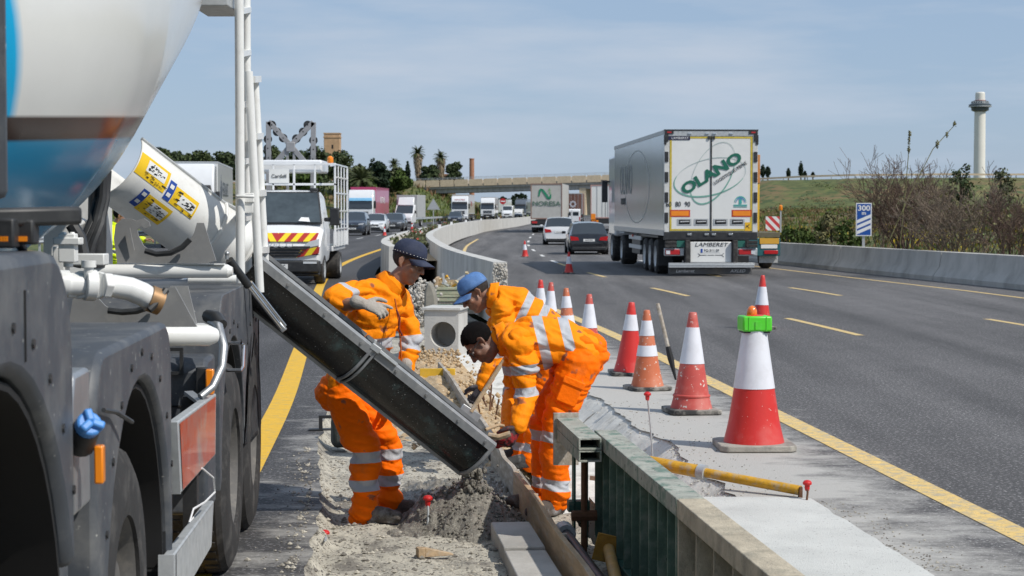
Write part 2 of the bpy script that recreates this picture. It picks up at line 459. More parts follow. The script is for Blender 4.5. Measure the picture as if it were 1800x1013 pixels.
set_dust(road_r0, lambda x, Y: float(np.interp(x - Rin(Y), [-1.2, -.5, -.1, .2, .6, 1.3], [.62, .54, .38, .28, .13, 0])))
# left carriageway
Ysl = list(np.arange(1, 8.4, .2)) + list(np.arange(8.4, 15, .06)) + list(np.arange(15, 30, 0.3)) + list(np.arange(30, 120, 2.0)) + list(np.arange(120, 540, 8.0))
def lcols(Y):
 xr = (LeftX(Y) + float(np.interp(Y, [0, 12, 22, 40, 50, 540], [.62, .7, .9, 1.6, 1.3, 1.1]))) if Y > 20 else cut_x(Y)
 return [LeftX(Y) - 12.6 + (xr - LeftX(Y) + 12.6) * k / 24 for k in range(25)]
def cut_x(Y):
 return float(np.interp(Y, [1, 8.9, 11, 14, 20.5], [-.85, -1.02, -1.16, -1.5, -1.95])) + .05 * noise.noise((Y * 2.7, 9, 0)) + .014 * noise.noise((Y * 7.3, 9, 3)) + .008 * noise.noise((Y * 23, 9, 3))
road_l = grid_strip('left_carriageway', Ysl, lcols, lambda x, Y: 0.0, M_ASPH_L)
def dustL(x, Y):
 if Y > 40: return 0
 d = cut_x(min(Y, 20)) - x
 return float(np.interp(d, [0, .25, .55, 1.0, 2.2], [.46, .42, .3, .12, .0]) * np.interp(Y, [8, 14, 22, 30], [1, .9, .6, 0]))
set_dust(road_l, dustL)
# markings
def line(name, fx, y0, y1, w, z, m, step=0.5, zf=None):
 ys = [y0 + (y1 - y0) * k / max(1, int((y1 - y0) / step)) for k in range(max(1, int((y1 - y0) / step)) + 1)]
 vs = []
 for Y in ys:
  x = fx(Y); zz = z + (zf(Y) if zf else 0)
  vs += [(x - w/2, Y, zz), (x + w/2, Y, zz)]
 return vs, [(2*i, 2*i+1, 2*i+3, 2*i+2) for i in range(len(ys) - 1)]
def marking(name, segs, m):
 b = MB()
 for s in segs: b.add(*s)
 o = b.build(name, m, fixn=False, smooth=False); o['kind'] = 'structure'
 return o
marking('edge_line', [line('', lambda Y: Rin(Y), 2, 62, .19, .004, None, .5, zr)], MT['yellow_line'])
marking('edge_line', [line('', lambda Y: Rin(Y), 78, 124, .16, .004, None, 2, zr)], MT['yellow_line'])
seg = []
for k in range(-1, 4):
 y0 = 25.9 + 11.8 * k
 if y0 > 2: seg.append(line('', lambda Y: Rin(Y) + 3.5, y0, y0 + 4.1, .13, .004, None, 1, zr))
 y1 = 25.5 + 12.2 * k + (0 if k else 0)
 if y1 > 2: seg.append(line('', lambda Y: Rin(Y) + 6.72, y1 + .2, y1 + 4.3, .13, .004, None, 1, zr))
marking('lane_dashes', seg, MT['yellow_line'])
seg = []
for k in range(3, 30):
 y0 = 66 + 12.2 * (k - 3)
 seg.append(line('', lambda Y: Rin(Y) + 3.5, y0, y0 + 4.3, .14, .004, None, 1, zr))
 seg.append(line('', lambda Y: Rin(Y) + 6.9, y0, y0 + 4.3, .14, .004, None, 1, zr))
marking('lane_dashes', seg, MT['white_line'])
marking('edge_line', [line('', lambda Y: WallX(Y) - 1.75, 2, 72, .13, .004, None, 1, zr)], MT['yellow_line'])
marking('edge_line', [line('', lambda Y: LeftX(Y), 2, 90, .205, .004, None, .5)], MT['yellow_line_strong'])
seg = []
for k in range(2, 26):
 for o_ in (3.6, 7.1): seg.append(line('', lambda Y: LeftX(Y) - o_, 20 + 13 * k, 24 + 13 * k, .14, .004, None, 1))
marking('lane_dashes', seg, MT['white_line'])
def bank(x, Y):
 """front edge and height of the crossing-road embankment"""
 yc = float(np.interp(x, [-400, -150, -60, -19, 17, 60, 150, 500], [300, 330, 352, 366, 354, 330, 318, 300]))
 f0 = yc - 34
 t = (Y - f0) / 34.0
 h = 5.8 * max(0.0, min(1.0, t))
 if Y > yc + 16: h = 5.8 * max(0.0, 1 - (Y - yc - 16) / 30.0)
 gap = float(np.interp(x - LeftX(min(Y, 450)), [-28, -14.5, -13.5, 24, 25, 40], [1, 0.05, 0, 0, .05, 1]))
 return h * gap
def terr(x, Y):
 xl = LeftX(min(max(Y, 1), 500)); xr = WallX(min(max(Y, 1), 500))
 side_r = x - xr - .9; side_l = xl - 12.6 - x
 base = -0.5
 if Y > 540 or Y < 1:
  base = -.5
  if abs(x) > 30: base = 0.2
 elif side_r > 0:
  base = min(1.0, side_r * .35) * .6 - .1 + min(1.0, max(0, side_r - 3) * .05)
 elif side_l > 0:
  base = -.3 + min(1.0, side_l * .1) * 1.2
 n = .35 * noise.fractal((x * .05, Y * .05, 0), 1, 2, 4) if (side_r > 1 or side_l > 1) else 0
 n += .1 * noise.noise((x * .45, Y * .45, 2)) if (side_r > 1.0 or side_l > 1.0) else 0
 far = 0
 if Y > 470: far = 3.2 * min(1, (Y - 470) / 300) + 2.5 * noise.fractal((x * .004, Y * .004, 5), 1, 2, 3)
 if Y > 380 and x < -30: far += min(1, (Y - 380) / 200) * 6
 return max(base, 0.0) * 0 + base + n + bank(x, Y) + max(far, 0)
xs = sorted(set([round(v, 2) for v in list(np.arange(-90, 100, 2.0)) + list(np.arange(-400, -90, 12.0)) + list(np.arange(100, 420, 12.0)) + [-1500, -1000, -700, -520, 520, 700, 1000, 1500, -5000, 5000, -2500, 2500]]))
ysg = sorted(set([round(v, 2) for v in [-600, -200, -60, -20] + list(np.arange(-4, 130, 2.5)) + list(np.arange(130, 300, 6.0)) + list(np.arange(300, 460, 3.0)) + list(np.arange(460, 700, 15.0)) + [760, 850, 1000, 1300, 1700, 2200, 3000, 5500]]))
M_GRASS = mat('grass_bank', (0.092, 0.108, 0.030), 0.95, var=0.45, scale=0.5, bump=0.9, bscale=2.0, dust=(0.185, 0.12, 0.055), dscale=0.10, damt=0.8, dthr=(0.48, 0.60), speck=(0.05, 0.075, 0.02), sscale=0.55, sthr=0.55, ddetail=9)
terrain = grid_strip('terrain', ysg, lambda Y: xs, terr, M_GRASS)
def barrier(name, label, fx, y0, y1, prof, step, m, zf=lambda Y: 0, gap=.022, both=True, cat='barrier', dz=0.0, top=None):
 root = empty(name, (fx(y0), y0, zf(y0)), 0, label, cat)
 Y = y0
 while Y < y1 - .1:
  Ye = min(Y + step, y1)
  nsub = max(2, int((Ye - Y) / 1.2))
  rg = []
  for k in range(nsub + 1):
   y = Y + gap + (Ye - Y - 2 * gap) * k / nsub
   t = V((fx(y + .3) - fx(y - .3), .6, 0)).normalized(); nx = V((t.y, -t.x, 0))
   rg.append([V((fx(y), y, zf(y) + dz)) + nx * a + V((0, 0, b)) for a, b in prof])
  b = MB(); b.rings(rg)
  b.build('barrier_segment', m, root, ang=30)
  Y = Ye
  step = min(step * 1.12, 26)
 return root
JERSEY = [(-.32, -.1), (.30, -.1), (.30, .06), (.15, .28), (.09, .88), (-.09, .88), (-.15, .28), (-.32, .06)]
PLAIN = [(-.14, -.15), (.14, -.15), (.12, .9), (-.12, .9)]
WALLP = [(-.34, -.1), (.3, -.1), (.3, .74), (-.11, .74), (-.17, .36), (-.34, .12)]
barrier('concrete_barrier', 'curving grey concrete median barrier with a rough broken end behind the blue capped worker', BarR, 31, 330, PLAIN, 12.4, MT['concrete_light'])
barrier('concrete_barrier', 'shorter pale curved concrete barrier left of the planted strip beside the left carriageway', BarL, 44, 108, PLAIN, 9.0, MT['concrete_light'])
barrier('parapet_wall', 'long low grey concrete wall edging the right carriageway below the grassy bank', WallX, 18, 380, WALLP, 6.0, MT['concrete'], zr)
# broken end of the median barrier
b = MB()
for k in range(330):
 p = V((BarR(31) + random.uniform(-.125, .125), 31 - random.uniform(-.02, .03), random.uniform(0, .87)))
 s_ = random.uniform(.010, .027)
 b.ball(p, (s_, s_, s_ * random.uniform(.6, 1)), 6, 4, Euler((random.random() * 3, random.random() * 3, 0)).to_matrix())
M_RUB = mat('rubble', (0.5, 0.47, 0.42), 0.95, var=0.35, scale=18, bump=0.5, bscale=50)
tag(b.build('broken_concrete', M_RUB, smooth=False), 'crumbled aggregate sticking out of the cut end of the median barrier', kind='stuff')
# small delineator posts on the barrier
for k, (Y, h) in enumerate(((88, .34), (108, .32), (129, .3), (150, .3), (171, .3))):
 x = BarR(Y)
 r = empty('delineator', (x, Y, .9), 0, ['nearest', 'second', 'third', 'fourth', 'farthest'][k] + ' small black and white reflector post along the top of the median barrier', 'reflector post', 'reflector posts on the median barrier')
 MB().box((x - .07, Y - .04, .9), (x + .07, Y + .04, .9 + h * .5)).build('post_base', MT['white_clean'], r)
 MB().box((x - .075, Y - .045, .9 + h * .5), (x + .075, Y + .045, .9 + h)).build('reflector', MT['black_plastic'], r)
# guard rail on the far left verge
root = empty('guard_rail', (RailX(90), 90, 0), 0, 'steel guard rail along the left verge behind the oncoming traffic', 'guard rail')
RX = lambda Y: RailX(Y) - .6
for y0 in range(60, 330, 30):
 b = MB()
 rg = []
 for k in range(16):
  Y = y0 + 30 * k / 15
  rg.append([V((RX(Y) + dx, Y, z)) for dx, z in ((0, .45), (.05, .5), (.01, .57), (.05, .66), (0, .72), (-.03, .72), (-.03, .45))])
 b.rings(rg); b.build('rail', MT['galv'], root)
for y0 in range(60, 331, 6):
 MB().box((RX(y0) - .12, y0 - .05, -.2), (RX(y0) - .05, y0 + .05, .7)).build('post', MT['galv'], root)
def build_bridge():
 A = V((-22.5, 365, -.15)); B = V((24, 352, 1.1)); C = V((75, 312, 0))
 root = empty('road_bridge', A, 0, 'ochre concrete overpass crossing the motorway on a broad pier', 'bridge')
 d = (B - A).normalized(); nrm = V((d.y, -d.x, 0)).normalized()   # towards camera
 if nrm.y > 0: nrm = -nrm
 zt = 7.55
 Lg = (C - A).length
 d2 = d
 # deck
 b = MB()
 for s_, e_, w0, w1, z0, z1 in ((-1, 62, .3, 9.2, 5.75, 6.62),):
  c0 = A + d * s_; c1 = A + d * e_
  vs = [c0 - nrm * w1, c0 - nrm * w0, c1 - nrm * w0, c1 - nrm * w1]
  b.add([v + V((0, 0, z0)) for v in vs] + [v + V((0, 0, z1)) for v in vs], [(0,1,2,3),(4,5,6,7),(0,1,5,4),(1,2,6,5),(2,3,7,6),(3,0,4,7)])
 b.build('deck', MT['concrete'], root)
 M_SOF = MT['concrete']
 for k in range(5):
  b = MB(); c0 = A - nrm * (1.0 + k * 1.9) + V((0, 0, 5.35))
  b.beam(c0 + d * 1, c0 + d * 60, .5, .85); b.build('girder', M_SOF, root)
 # parapet panels, one by one
 s_ = -.6; k = 0
 while s_ < 64:
  for sgn, o_ in ((1, 0.15), (-1, 9.35)):
   b = MB()
   c0 = A + d * (s_ + .14) - nrm * o_; c1 = A + d * (s_ + 3.0 - .14) - nrm * o_
   b.beam(c0 + V((0, 0, 6.85)), c1 + V((0, 0, 6.85)), .16, 1.35)
   b.build('parapet_panel', MT['concrete_warm'], root)
  s_ += 3.0
 b = MB()
 for o_ in (.15, 9.35):
  b.beam(A + d * -.5 - nrm * o_ + V((0, 0, 7.95)), A + d * 64 - nrm * o_ + V((0, 0, 7.95)), .07, .07)
  for q in range(0, 65, 2):
   b.beam(A + d * q - nrm * o_ + V((0, 0, 7.5)), A + d * q - nrm * o_ + V((0, 0, 7.95)), .06, .06)
 b.build('railing', MT['galv'], root)
 # pier and abutments
 pc = A + d * 37.5 - nrm * 4.7
 b = MB(); b.beam(pc - nrm * 4.2 + V((0, 0, 2.5)), pc + nrm * 4.2 + V((0, 0, 2.5)), 1.3, 5.3); b.build('pier', MT['concrete_warm'], root)
 pc = A + d * 30.5 - nrm * 4.7
 for s0, s1, z1 in ((-3, 5.0, 6.0),):
  b = MB(); q0 = A + d * s0 - nrm * 4.7; q1 = A + d * s1 - nrm * 4.7
  b.beam(q0 + V((0, 0, 4.6)), q1 + V((0, 0, 4.6)), 9.6, 2.4); b.build('abutment', MT['concrete_warm'], root)
  b = MB(); b.beam(A + d * -4 - nrm * 4.7 + V((0, 0, 1.6)), A + d * 6.2 - nrm * 4.7 + V((0, 0, 1.6)), 9.2, 4.0); b.build('abutment', MT['concrete_warm'], root)
 # sloped apron paved in ochre
 b = MB()
 v = [A + d * 4.0 + nrm * .5 + V((0, 0, 3.5)), A + d * 1.0 + nrm * 1.5 + V((0, 0, 3.9)), A + d * 9.5 + nrm * 9 + V((0, 0, -.3)), A + d * 12.5 + nrm * 4 + V((0, 0, -.3))]
 b.add(v + [p - V((0, 0, .4)) for p in v], [(0,1,2,3),(7,6,5,4),(0,1,5,4),(1,2,6,5),(2,3,7,6),(3,0,4,7)])
 b.build('apron', MT['concrete_warm'], root)
 return root
build_bridge()
# rails along the approach roads of the crossing road
for nm, lab, x0, x1 in (('guard_rail', 'rusty grey guard rail along the crest of the right grassy bank', 30, 190), ('guard_rail', 'pale guard rail along the crest of the left bank beside the palms', -150, -22)):
 yc = lambda x: float(np.interp(x, [-400, -150, -60, -19, 17, 60, 150, 500], [300, 330, 352, 366, 354, 330, 318, 300])) + 1.0
 root = empty(nm, (x0, yc(x0), 6.5), 0, lab, 'guard rail')
 x = x0
 while x < x1:
  b = MB(); z0 = terr(x, yc(x)) + .62; z1 = terr(x + 8, yc(x + 8)) + .62; b.beam((x, yc(x), z0), (x + 8, yc(x + 8), z1), .1, .34); b.build('rail', MT['galv'] if x0 < 0 else MT['concrete_warm'], root)
  for q in (0, 4): MB().box((x + q - .08, yc(x + q) + .1, z0 - 1), (x + q + .08, yc(x + q) + .25, z0 + .15)).build('post', MT['galv'], root)
  x += 8.06
# ================================================================== THE WORKS
def panel_x(Y): return .46 + .1 * (10.15 - Y)
def plank_x(Y): return -.08 + .1 * (12.7 - Y)
M_FLOOR = mat('rough_concrete_bed', (0.45, 0.42, 0.35), 0.95, var=0.3, scale=7, bump=0.7, bscale=55, dust=(0.17, 0.155, 0.135), dscale=3.0, damt=0.85, dthr=(0.50, 0.62), speck=(0.12, 0.11, 0.095), sscale=48, sthr=0.58, ddetail=8)
M_GAP = mat('dusty_trench', (0.66, 0.64, 0.59), 0.95, var=0.2, scale=5, bump=0.5, bscale=30, dust=(0.36, 0.34, 0.30), dscale=3.5, damt=0.7, dthr=(0.54, 0.66))
M_SOIL = mat('dry_soil', (0.46, 0.33, 0.19), 0.97, var=0.3, scale=9, bump=0.9, bscale=22, dust=(0.3, 0.2, 0.11), dscale=6, damt=0.8, speck=(0.6, 0.5, 0.36), sscale=30, sthr=0.6)
M_SLAB = mat('fresh_slab', (0.56, 0.56, 0.53), 0.9, var=0.1, scale=2.0, bump=0.35, bscale=95, dust=(0.42, 0.42, 0.40), dscale=1.7, damt=0.6, speck=(0.22, 0.21, 0.2), sscale=70, sthr=0.66)
Yf = list(np.arange(1.0, 8.4, 0.3)) + list(np.arange(8.4, 15.0, 0.045)) + list(np.arange(15, 24, 0.12)) + list(np.arange(24, 46, 0.5))
def fcols(Y):
 xl = cut_x(Y) - .06 if Y < 20.5 else LeftX(Y) + .2
 xr = (panel_x(Y) + .02) if Y < 11.3 else ledge_x(Y) + .12 if Y < 31 else BarR(Y) - .1
 return [xl + (xr - xl) * k / 54 for k in range(55)]
def fz(x, Y):
 xl = cut_x(Y) if Y < 20.5 else LeftX(Y) + .2
 z = -.1 + .022 * noise.fractal((x * 4, Y * 4, 0), 1, 2, 4)
 if Y < 13.5 and Y > 8.4: z += .014 * noise.noise((x * 17, Y * 17, 3)) + .008 * noise.noise((x * 41, Y * 41, 3))
 t = (x - xl) / .07
 if t < 1: z = z + (-.012 - z) * max(0, 1 - max(0, t))
 if Y > 11.3:
  c = plank_x(Y) + .18
  if x > c: z = min(z, -.1 - .17 * min(1, (x - c) / .12)) + .02 * noise.noise((x * 6, Y * 6, 9))
  lx = ledge_x(Y) if Y < 31 else 9
  q = (x - (lx - .34)) / .34
  if q > 0: z = z + (-.02 - z) * min(1, q) ** 1.2
 return z
floor = grid_strip('works_floor', Yf, fcols, fz, M_FLOOR)
# trench on the far side gets its own dusty sheet
Yg = list(np.arange(11.28, 18.5, .07)) + list(np.arange(18.5, 26, .3))
def gcols(Y):
 a = plank_x(Y) + .36; c = ledge_x(Y) + .03
 return [a + (c - a) * k / 16 for k in range(17)]
def gz(x, Y):
 c = ledge_x(Y); q = (x - (c - .30)) / .30
 z = -.24 + .03 * noise.fractal((x * 5, Y * 3, 0), 1, 2, 4)
 if q > 0: z += (-.004 - z) * max(0, min(1, q)) ** 1.2 + .02 * noise.noise((x * 20, Y * 20, 0)) * (1 - q)
 return z
trench = grid_strip('trench', Yg, gcols, gz, M_GAP)
# crumbling asphalt lip between the shoulder and the trench
b = MB()
rnd = random.Random(3)
for k in range(900):
 Y = rnd.choice([rnd.uniform(11.3, 14), rnd.uniform(11.3, 20)])
 x = ledge_x(Y) + rnd.gauss(-.05, .05)
 s_ = rnd.uniform(.004, .016)
 z = -.018 + min(0, (x - ledge_x(Y))) * .9
 b.ball((x, Y, z), (s_ * 1.2, s_, s_ * .8), 5, 3, Euler((rnd.random() * 3, rnd.random() * 3, 0)).to_matrix())
M_LIP = mat('broken_asphalt', (0.50, 0.48, 0.43), 0.95, var=0.3, scale=9, dust=(0.09, 0.085, 0.08), dscale=3.0, damt=0.85, dthr=(.60, .66))
b.build('broken_edge', M_LIP, smooth=False, kind='stuff', label='crumbled asphalt and mortar along the broken edge of the trench')
# gravel and mortar crumbs over the bed
b = MB()
for k in range(2600):
 Y = 8.5 + 5.2 * rnd.random() ** 1.4
 xl = cut_x(Y); xr = plank_x(Y) - .02
 x = rnd.uniform(xl - .1, xr) if rnd.random() < .75 else xl + rnd.gauss(0, .12)
 s_ = rnd.uniform(.003, .0075) if rnd.random() < .8 else rnd.uniform(.008, .017)
 z = fz(x, Y) + s_ * .3 if x > xl - .05 else .004
 b.ball((x, Y, z), (s_ * 1.2, s_, s_ * .8), 5, 3)
for k in range(500):
 Y = 9.0 + 8 * rnd.random() ** 1.5; x = slab_r(Y) + abs(rnd.gauss(0, .16)) if Y < 11.2 else ledge_x(Y) + abs(rnd.gauss(0, .3))
 s_ = rnd.uniform(.002, .007); b.ball((x, Y, .002), (s_ * 1.3, s_, s_ * .7), 5, 3)
M_GRV = mat('crumbs', (0.4, 0.37, 0.31), 0.95, var=0.5, scale=40, dust=(.12, .11, .1), dscale=7, damt=.8, dthr=(.48, .56))
b.build('gravel', M_GRV, smooth=False, kind='stuff', label='loose gravel and mortar crumbs on the concrete bed')
# fresh slab
b = MB()
ys = [11.26 - k * .2 for k in range(28)]
top = []
for Y in ys: top.append(([panel_x(Y) + .13 + (slab_r(Y) - panel_x(Y) - .13) * q / 6 for q in range(7)], Y))
vs = []; fs = []
for xs_, Y in top:
 for q, x in enumerate(xs_): vs.append((x, Y, .012 - (.007 if q == 6 else 0) + .003 * noise.noise((x * 5, Y * 5, 0))))
for i in range(len(top) - 1):
 for q in range(6): fs.append((i*7+q, i*7+q+1, (i+1)*7+q+1, (i+1)*7+q))
b.add(vs, fs)
b.add([(top[0][0][0], 11.26, .012), (top[0][0][-1], 11.26, .0), (top[0][0][-1], 11.27, -.4), (top[0][0][0], 11.27, -.4)], [(0, 1, 2, 3)])
o = b.build('fresh_slab', M_SLAB, fixn=False); o['kind'] = 'structure'
# thin saw cut in the slab
b = MB(); b.add(*line('', lambda Y: panel_x(Y) + .62, 5, 10.9, .007, .018, None, .5))
o = b.build('slab_joint', MT['black_plastic'], fixn=False, smooth=False); o['kind'] = 'structure'
# wet concrete heap
M_WET = mat('wet_concrete', (0.225, 0.208, 0.175), 0.40, var=0.28, scale=12, bump=1.0, bscale=45, dust=(0.12, 0.11, 0.095), dscale=22, damt=0.8, dthr=(0.47, 0.6), speck=(0.34, 0.32, 0.27), sscale=60, sthr=0.6)
hc = V((-.245, 10.98, 0))
vs = []; fs = []; n = 96
def heap_z(x, y):
 dx = (x - hc.x) / (.50 if x < hc.x else .30); dy = (y - hc.y) / (.58 if y < hc.y else .85)
 r = math.sqrt(dx*dx + dy*dy) * (1 + .25 * noise.noise((x * 5, y * 5, 1)))
 h = .27 * math.exp(-(r * 1.35) ** 2.4)
 flat = .075 * math.exp(-((x + .38) / .40) ** 4 - ((y - 11.75) / 1.0) ** 4)
 h = max(h, flat)
 lump = .035 * noise.fractal((x * 12, y * 12, 4), 1, 2, 4) + .016 * noise.noise((x * 45, y * 45, 2)) + .010 * noise.noise((x * 90, y * 90, 2))
 return -.135 + h + (lump if h > .02 else lump * .3)
for i in range(n):
 for j in range(n):
  y = 10.25 + 2.6 * j / (n - 1); x = -.85 + (plank_x(y) - .005 + .85) * i / (n - 1)
  vs.append((x, y, heap_z(x, y)))
for i in range(n - 1):
 for j in range(n - 1): fs.append((i*n + j, (i+1)*n + j, (i+1)*n + j + 1, i*n + j + 1))
b = MB(); b.add(vs, fs)
for k in range(900):
 a = rnd.uniform(0, 6.28); r = rnd.random() ** .6
 x = hc.x + math.cos(a) * r * .34; y = hc.y + math.sin(a) * r * .6
 if x > plank_x(y) - .02 or y < 10.3: continue
 s_ = rnd.uniform(.004, .013)
 b.ball((x, y, heap_z(x, y) + s_ * .3), (s_ * 1.1, s_, s_ * .9), 5, 3)
tag(b.build('concrete_heap', M_WET, fixn=False, ang=180), 'heap of wet grey concrete freshly poured under the chute mouth', 'wet concrete')
# soil behind the formwork
vs = []; fs = []; n = 60
for i in range(n):
 for j in range(n):
  y = 13.3 + 10.7 * j / (n - 1)
  x0 = cut_x(min(y, 20)) + .5; x1 = plank_x(y) + .45
  x = x0 + (x1 - x0) * i / (n - 1)
  u = i / (n - 1); v_ = j / (n - 1)
  h = .17 * math.sin(math.pi * min(1, max(0, u))) ** .7 * math.sin(math.pi * min(1, max(0.02, v_))) ** .5
  far = 1 if y > 16.5 else max(0, (y - 14.5) / 2)
  vs.append((x, y, -.13 + h * (far if x < plank_x(y) else 1) + .05 * noise.fractal((x * 7, y * 5, 0), 1, 2, 5)))
for i in range(n - 1):
 for j in range(n - 1): fs.append((i*n + j, (i+1)*n + j, (i+1)*n + j + 1, i*n + j + 1))
b = MB(); b.add(vs, fs)
for k in range(700):
 y = rnd.uniform(13.5, 23.5); x = rnd.uniform(cut_x(min(y, 20)) + .7, plank_x(y) + .42); s_ = rnd.uniform(.01, .035)
 b.ball((x, y, .0 + rnd.uniform(-.03, .05)), (s_, s_ * .8, s_ * .7), 5, 3, Euler((0, 0, rnd.random() * 3)).to_matrix())
o = b.build('soil', M_SOIL, fixn=False, ang=180); o['kind'] = 'stuff'; o['label'] = 'yellowish stony soil filling the strip behind the formwork'
# timber formwork boards
def plank(label, y0, y1, z0, z1, th=.032, off=0.0, m='wood', tw=0.0, cat='board'):
 r = empty('formwork_board', (plank_x(y0), y0, -.1), 0, label, cat)
 b = MB(); rg = []
 for k in range(13):
  y = y0 + (y1 - y0) * k / 12; x = plank_x(y) + off + .008 * math.sin(k * .9)
  rg.append([V((x + tw, y, z0)), V((x + th + tw, y, z0)), V((x + th, y, z1)), V((x, y, z1))])
 b.rings(rg); b.build('plank', MT[m], r, bevel=.003)
 for y in np.arange(min(y0, y1) + .3, max(y0, y1), 1.35):
  b = MB(); x = plank_x(y) + off + th + .002
  b.box((x, y - .02, -.2), (x + .035, y + .025, z1 - .03)); b.build('stake', MT['wood_grey'], r)
 return r
plank('long light brown formwork board standing on edge beside the wet concrete', 8.0, 11.75, -.12, .1)
plank('short grey dusted formwork board between the chute mouth and the long brown board', 11.8, 13.4, -.12, .09, m='wood_grey')
plank('weathered grey board on edge running back past the yellow panel', 13.45, 20.0, -.1, .12, m='wood_grey')
# kerb blocks
for k, (y0, lab) in enumerate(((9.655, 'farther pale concrete kerb block lying beside the formwork board, next to the heap'), (8.84, 'nearer pale concrete kerb block lying beside the formwork board at the bottom edge'))):
 x0 = -.124 + (10.45 - y0 - .79) * .1
 M_ = Matrix.Translation((x0 - .0, y0 + .79, 0)) @ Matrix.Rotation(.1, 4, 'Z')
 b = MB(); b.M = M_
 b.box((0, -.785, -.13), (.225, 0, -.005 - .012 * k))
 tag(b.build('kerb_block', MT['concrete'], bevel=.008), lab, 'kerb block', 'concrete kerb blocks by the board')
# wooden wedge and litter
g = G(752, 978, -.09)
b = MB(); b.M = Matrix.Translation(g) @ Matrix.Rotation(.3, 4, 'Z'); b.ext([(-.03, 0), (.03, 0), (.03, .05), (-.03, .05)], -.06, -.02)
b.add([(-.02, -.03, 0), (-.02, .03, 0), (-.02, .03, .05), (-.02, -.03, .05), (.14, -.02, 0), (.14, .02, 0), (.14, .02, .008), (.14, -.02, .008)], [(0,1,2,3),(4,7,6,5),(0,4,5,1),(1,5,6,2),(2,6,7,3),(3,7,4,0)])
tag(b.build('wooden_wedge', MT['wood'], bevel=.003), 'small brown wooden wedge lying on the pale concrete bed', 'wedge')
# steel formwork panels
M_GREEN = mat('green_steel', (0.030, 0.095, 0.072), 0.55, 0.2, var=0.35, scale=9, bump=0.25, bscale=40, dust=(0.22, 0.24, 0.2), dscale=11, damt=0.55, dthr=(0.52, 0.68))
M_GREEN_TOP = mat('green_steel_mortar', (0.36, 0.37, 0.32), 0.75, 0.1, var=0.3, scale=10, bump=0.5, bscale=50, dust=(0.09, 0.18, 0.14), dscale=8, damt=0.75, dthr=(0.5, 0.6), speck=(0.09, 0.09, 0.08), sscale=30, sthr=0.66)
M_BROWN_TOP = mat('mortar_crusted_timber', (0.46, 0.40, 0.30), 0.9, var=0.3, scale=8, bump=0.6, bscale=40, dust=(0.2, 0.19, 0.15), dscale=6, damt=0.7)
M_GREEN_RIB = mat('green_steel_rib', (0.10, 0.17, 0.13), 0.6, 0.15, var=0.35, scale=10, bump=0.25, bscale=40, dust=(0.25, 0.27, 0.23), dscale=10, damt=0.6, dthr=(.5, .66))
PM = frame((.46, 10.15, -.1), (-.995, -.0995, 0), (.0995, -.995, 0))
def form_panel(label, ya, yb, top, rib, nr):
 o_ = PM @ V((0, ya, 0))
 r = empty('steel_formwork', o_, 0, label, 'formwork')
 def part(nm, lo, hi, m, bev=.004):
  b = MB(); b.M = PM; b.box(lo, hi); return b.build(nm, m, r, bevel=bev)
 part('top_rail', (-.125, ya, .585), (0, yb, .665), top)
 part('bottom_rail', (-.12, ya, .0), (-.005, yb, .075), M_GREEN)
 part('sheet', (-.118, ya + .01, .075), (-.104, yb - .01, .585), M_GREEN)
 for k in range(nr + 1):
  y = ya + .006 + (yb - ya - .03) * k / nr
  part('rib', (-.104, y, .075), (-.012 if 0 < k < nr else -.003, y + (.012 if 0 < k < nr else .02), .585), rib, .002)
 part('cross_rib', (-.104, ya + .02, .30), (-.05, yb - .02, .312), M_GREEN)
 return r
form_panel('green steel formwork panel with vertical ribs and a mortar crusted top rail', 0, 2.42, M_GREEN_TOP, M_GREEN_RIB, 10)
form_panel('nearest formwork panel with a brown mortar crusted top rail at the bottom edge', 2.44, 5.2, M_BROWN_TOP, M_BROWN_TOP, 8)
r = empty('steel_waler', PM @ V((.06, -.3, .5)), 0, 'two stacked rectangular steel tubes at the far end of the green panel', 'steel tubes')
for z0 in (.535, .602):
 b = MB(); b.M = PM
 t = .008; x0, x1, y0, y1, z1 = .012, .135, -.62, .36, z0 + .062
 for lo, hi in (((x0, y0, z0), (x1, y1, z0 + t)), ((x0, y0, z1 - t), (x1, y1, z1)), ((x0, y0, z0 + t), (x0 + t, y1, z1 - t)), ((x1 - t, y0, z0 + t), (x1, y1, z1 - t))): b.box(lo, hi)
 b.box((x0 + t, y0 + .1, z0 + t), (x1 - t, y0 + .11, z1 - t))
 b.build('tube', M_GREEN_TOP, r)
b = MB(); b.M = PM; b.box((.002, -.66, .38), (.15, -.625, .69)); b.build('end_plate', MT['wood_grey'], r)
b = MB(); b.M = PM
for x in (.03, .10): b.box((x, -.1, 0), (x + .012, -.02, .535))
b.box((.02, -.1, .2), (.14, -.02, .26)); b.build('post', M_GREEN, r)
b = MB(); b.M = PM; b.tube([(.07, .1, 0), (.07, .1, .53)], .018, 8); b.tube([(.0, .1, .2), (.14, .1, .2)], .03, 8); b.build('tie_rod', MT['rust'], r)
# ply board and reddish plank behind the panel
b = MB(); a = P(1035, 757, 11.5); c = P(1158, 800, 12.2)
b.beam(V((.62, 12.6, -.08)), V((.98, 11.3, .06)), .17, .03, (0.2, 0, 1)); tag(b.build('loose_board', mat('red_brown_board', (.42, .25, .16), .85, var=.25, scale=4, bump=.3, dust=(.5, .46, .4), damt=.5), bevel=.003), 'reddish brown board lying in the trench behind the green panel', 'board')
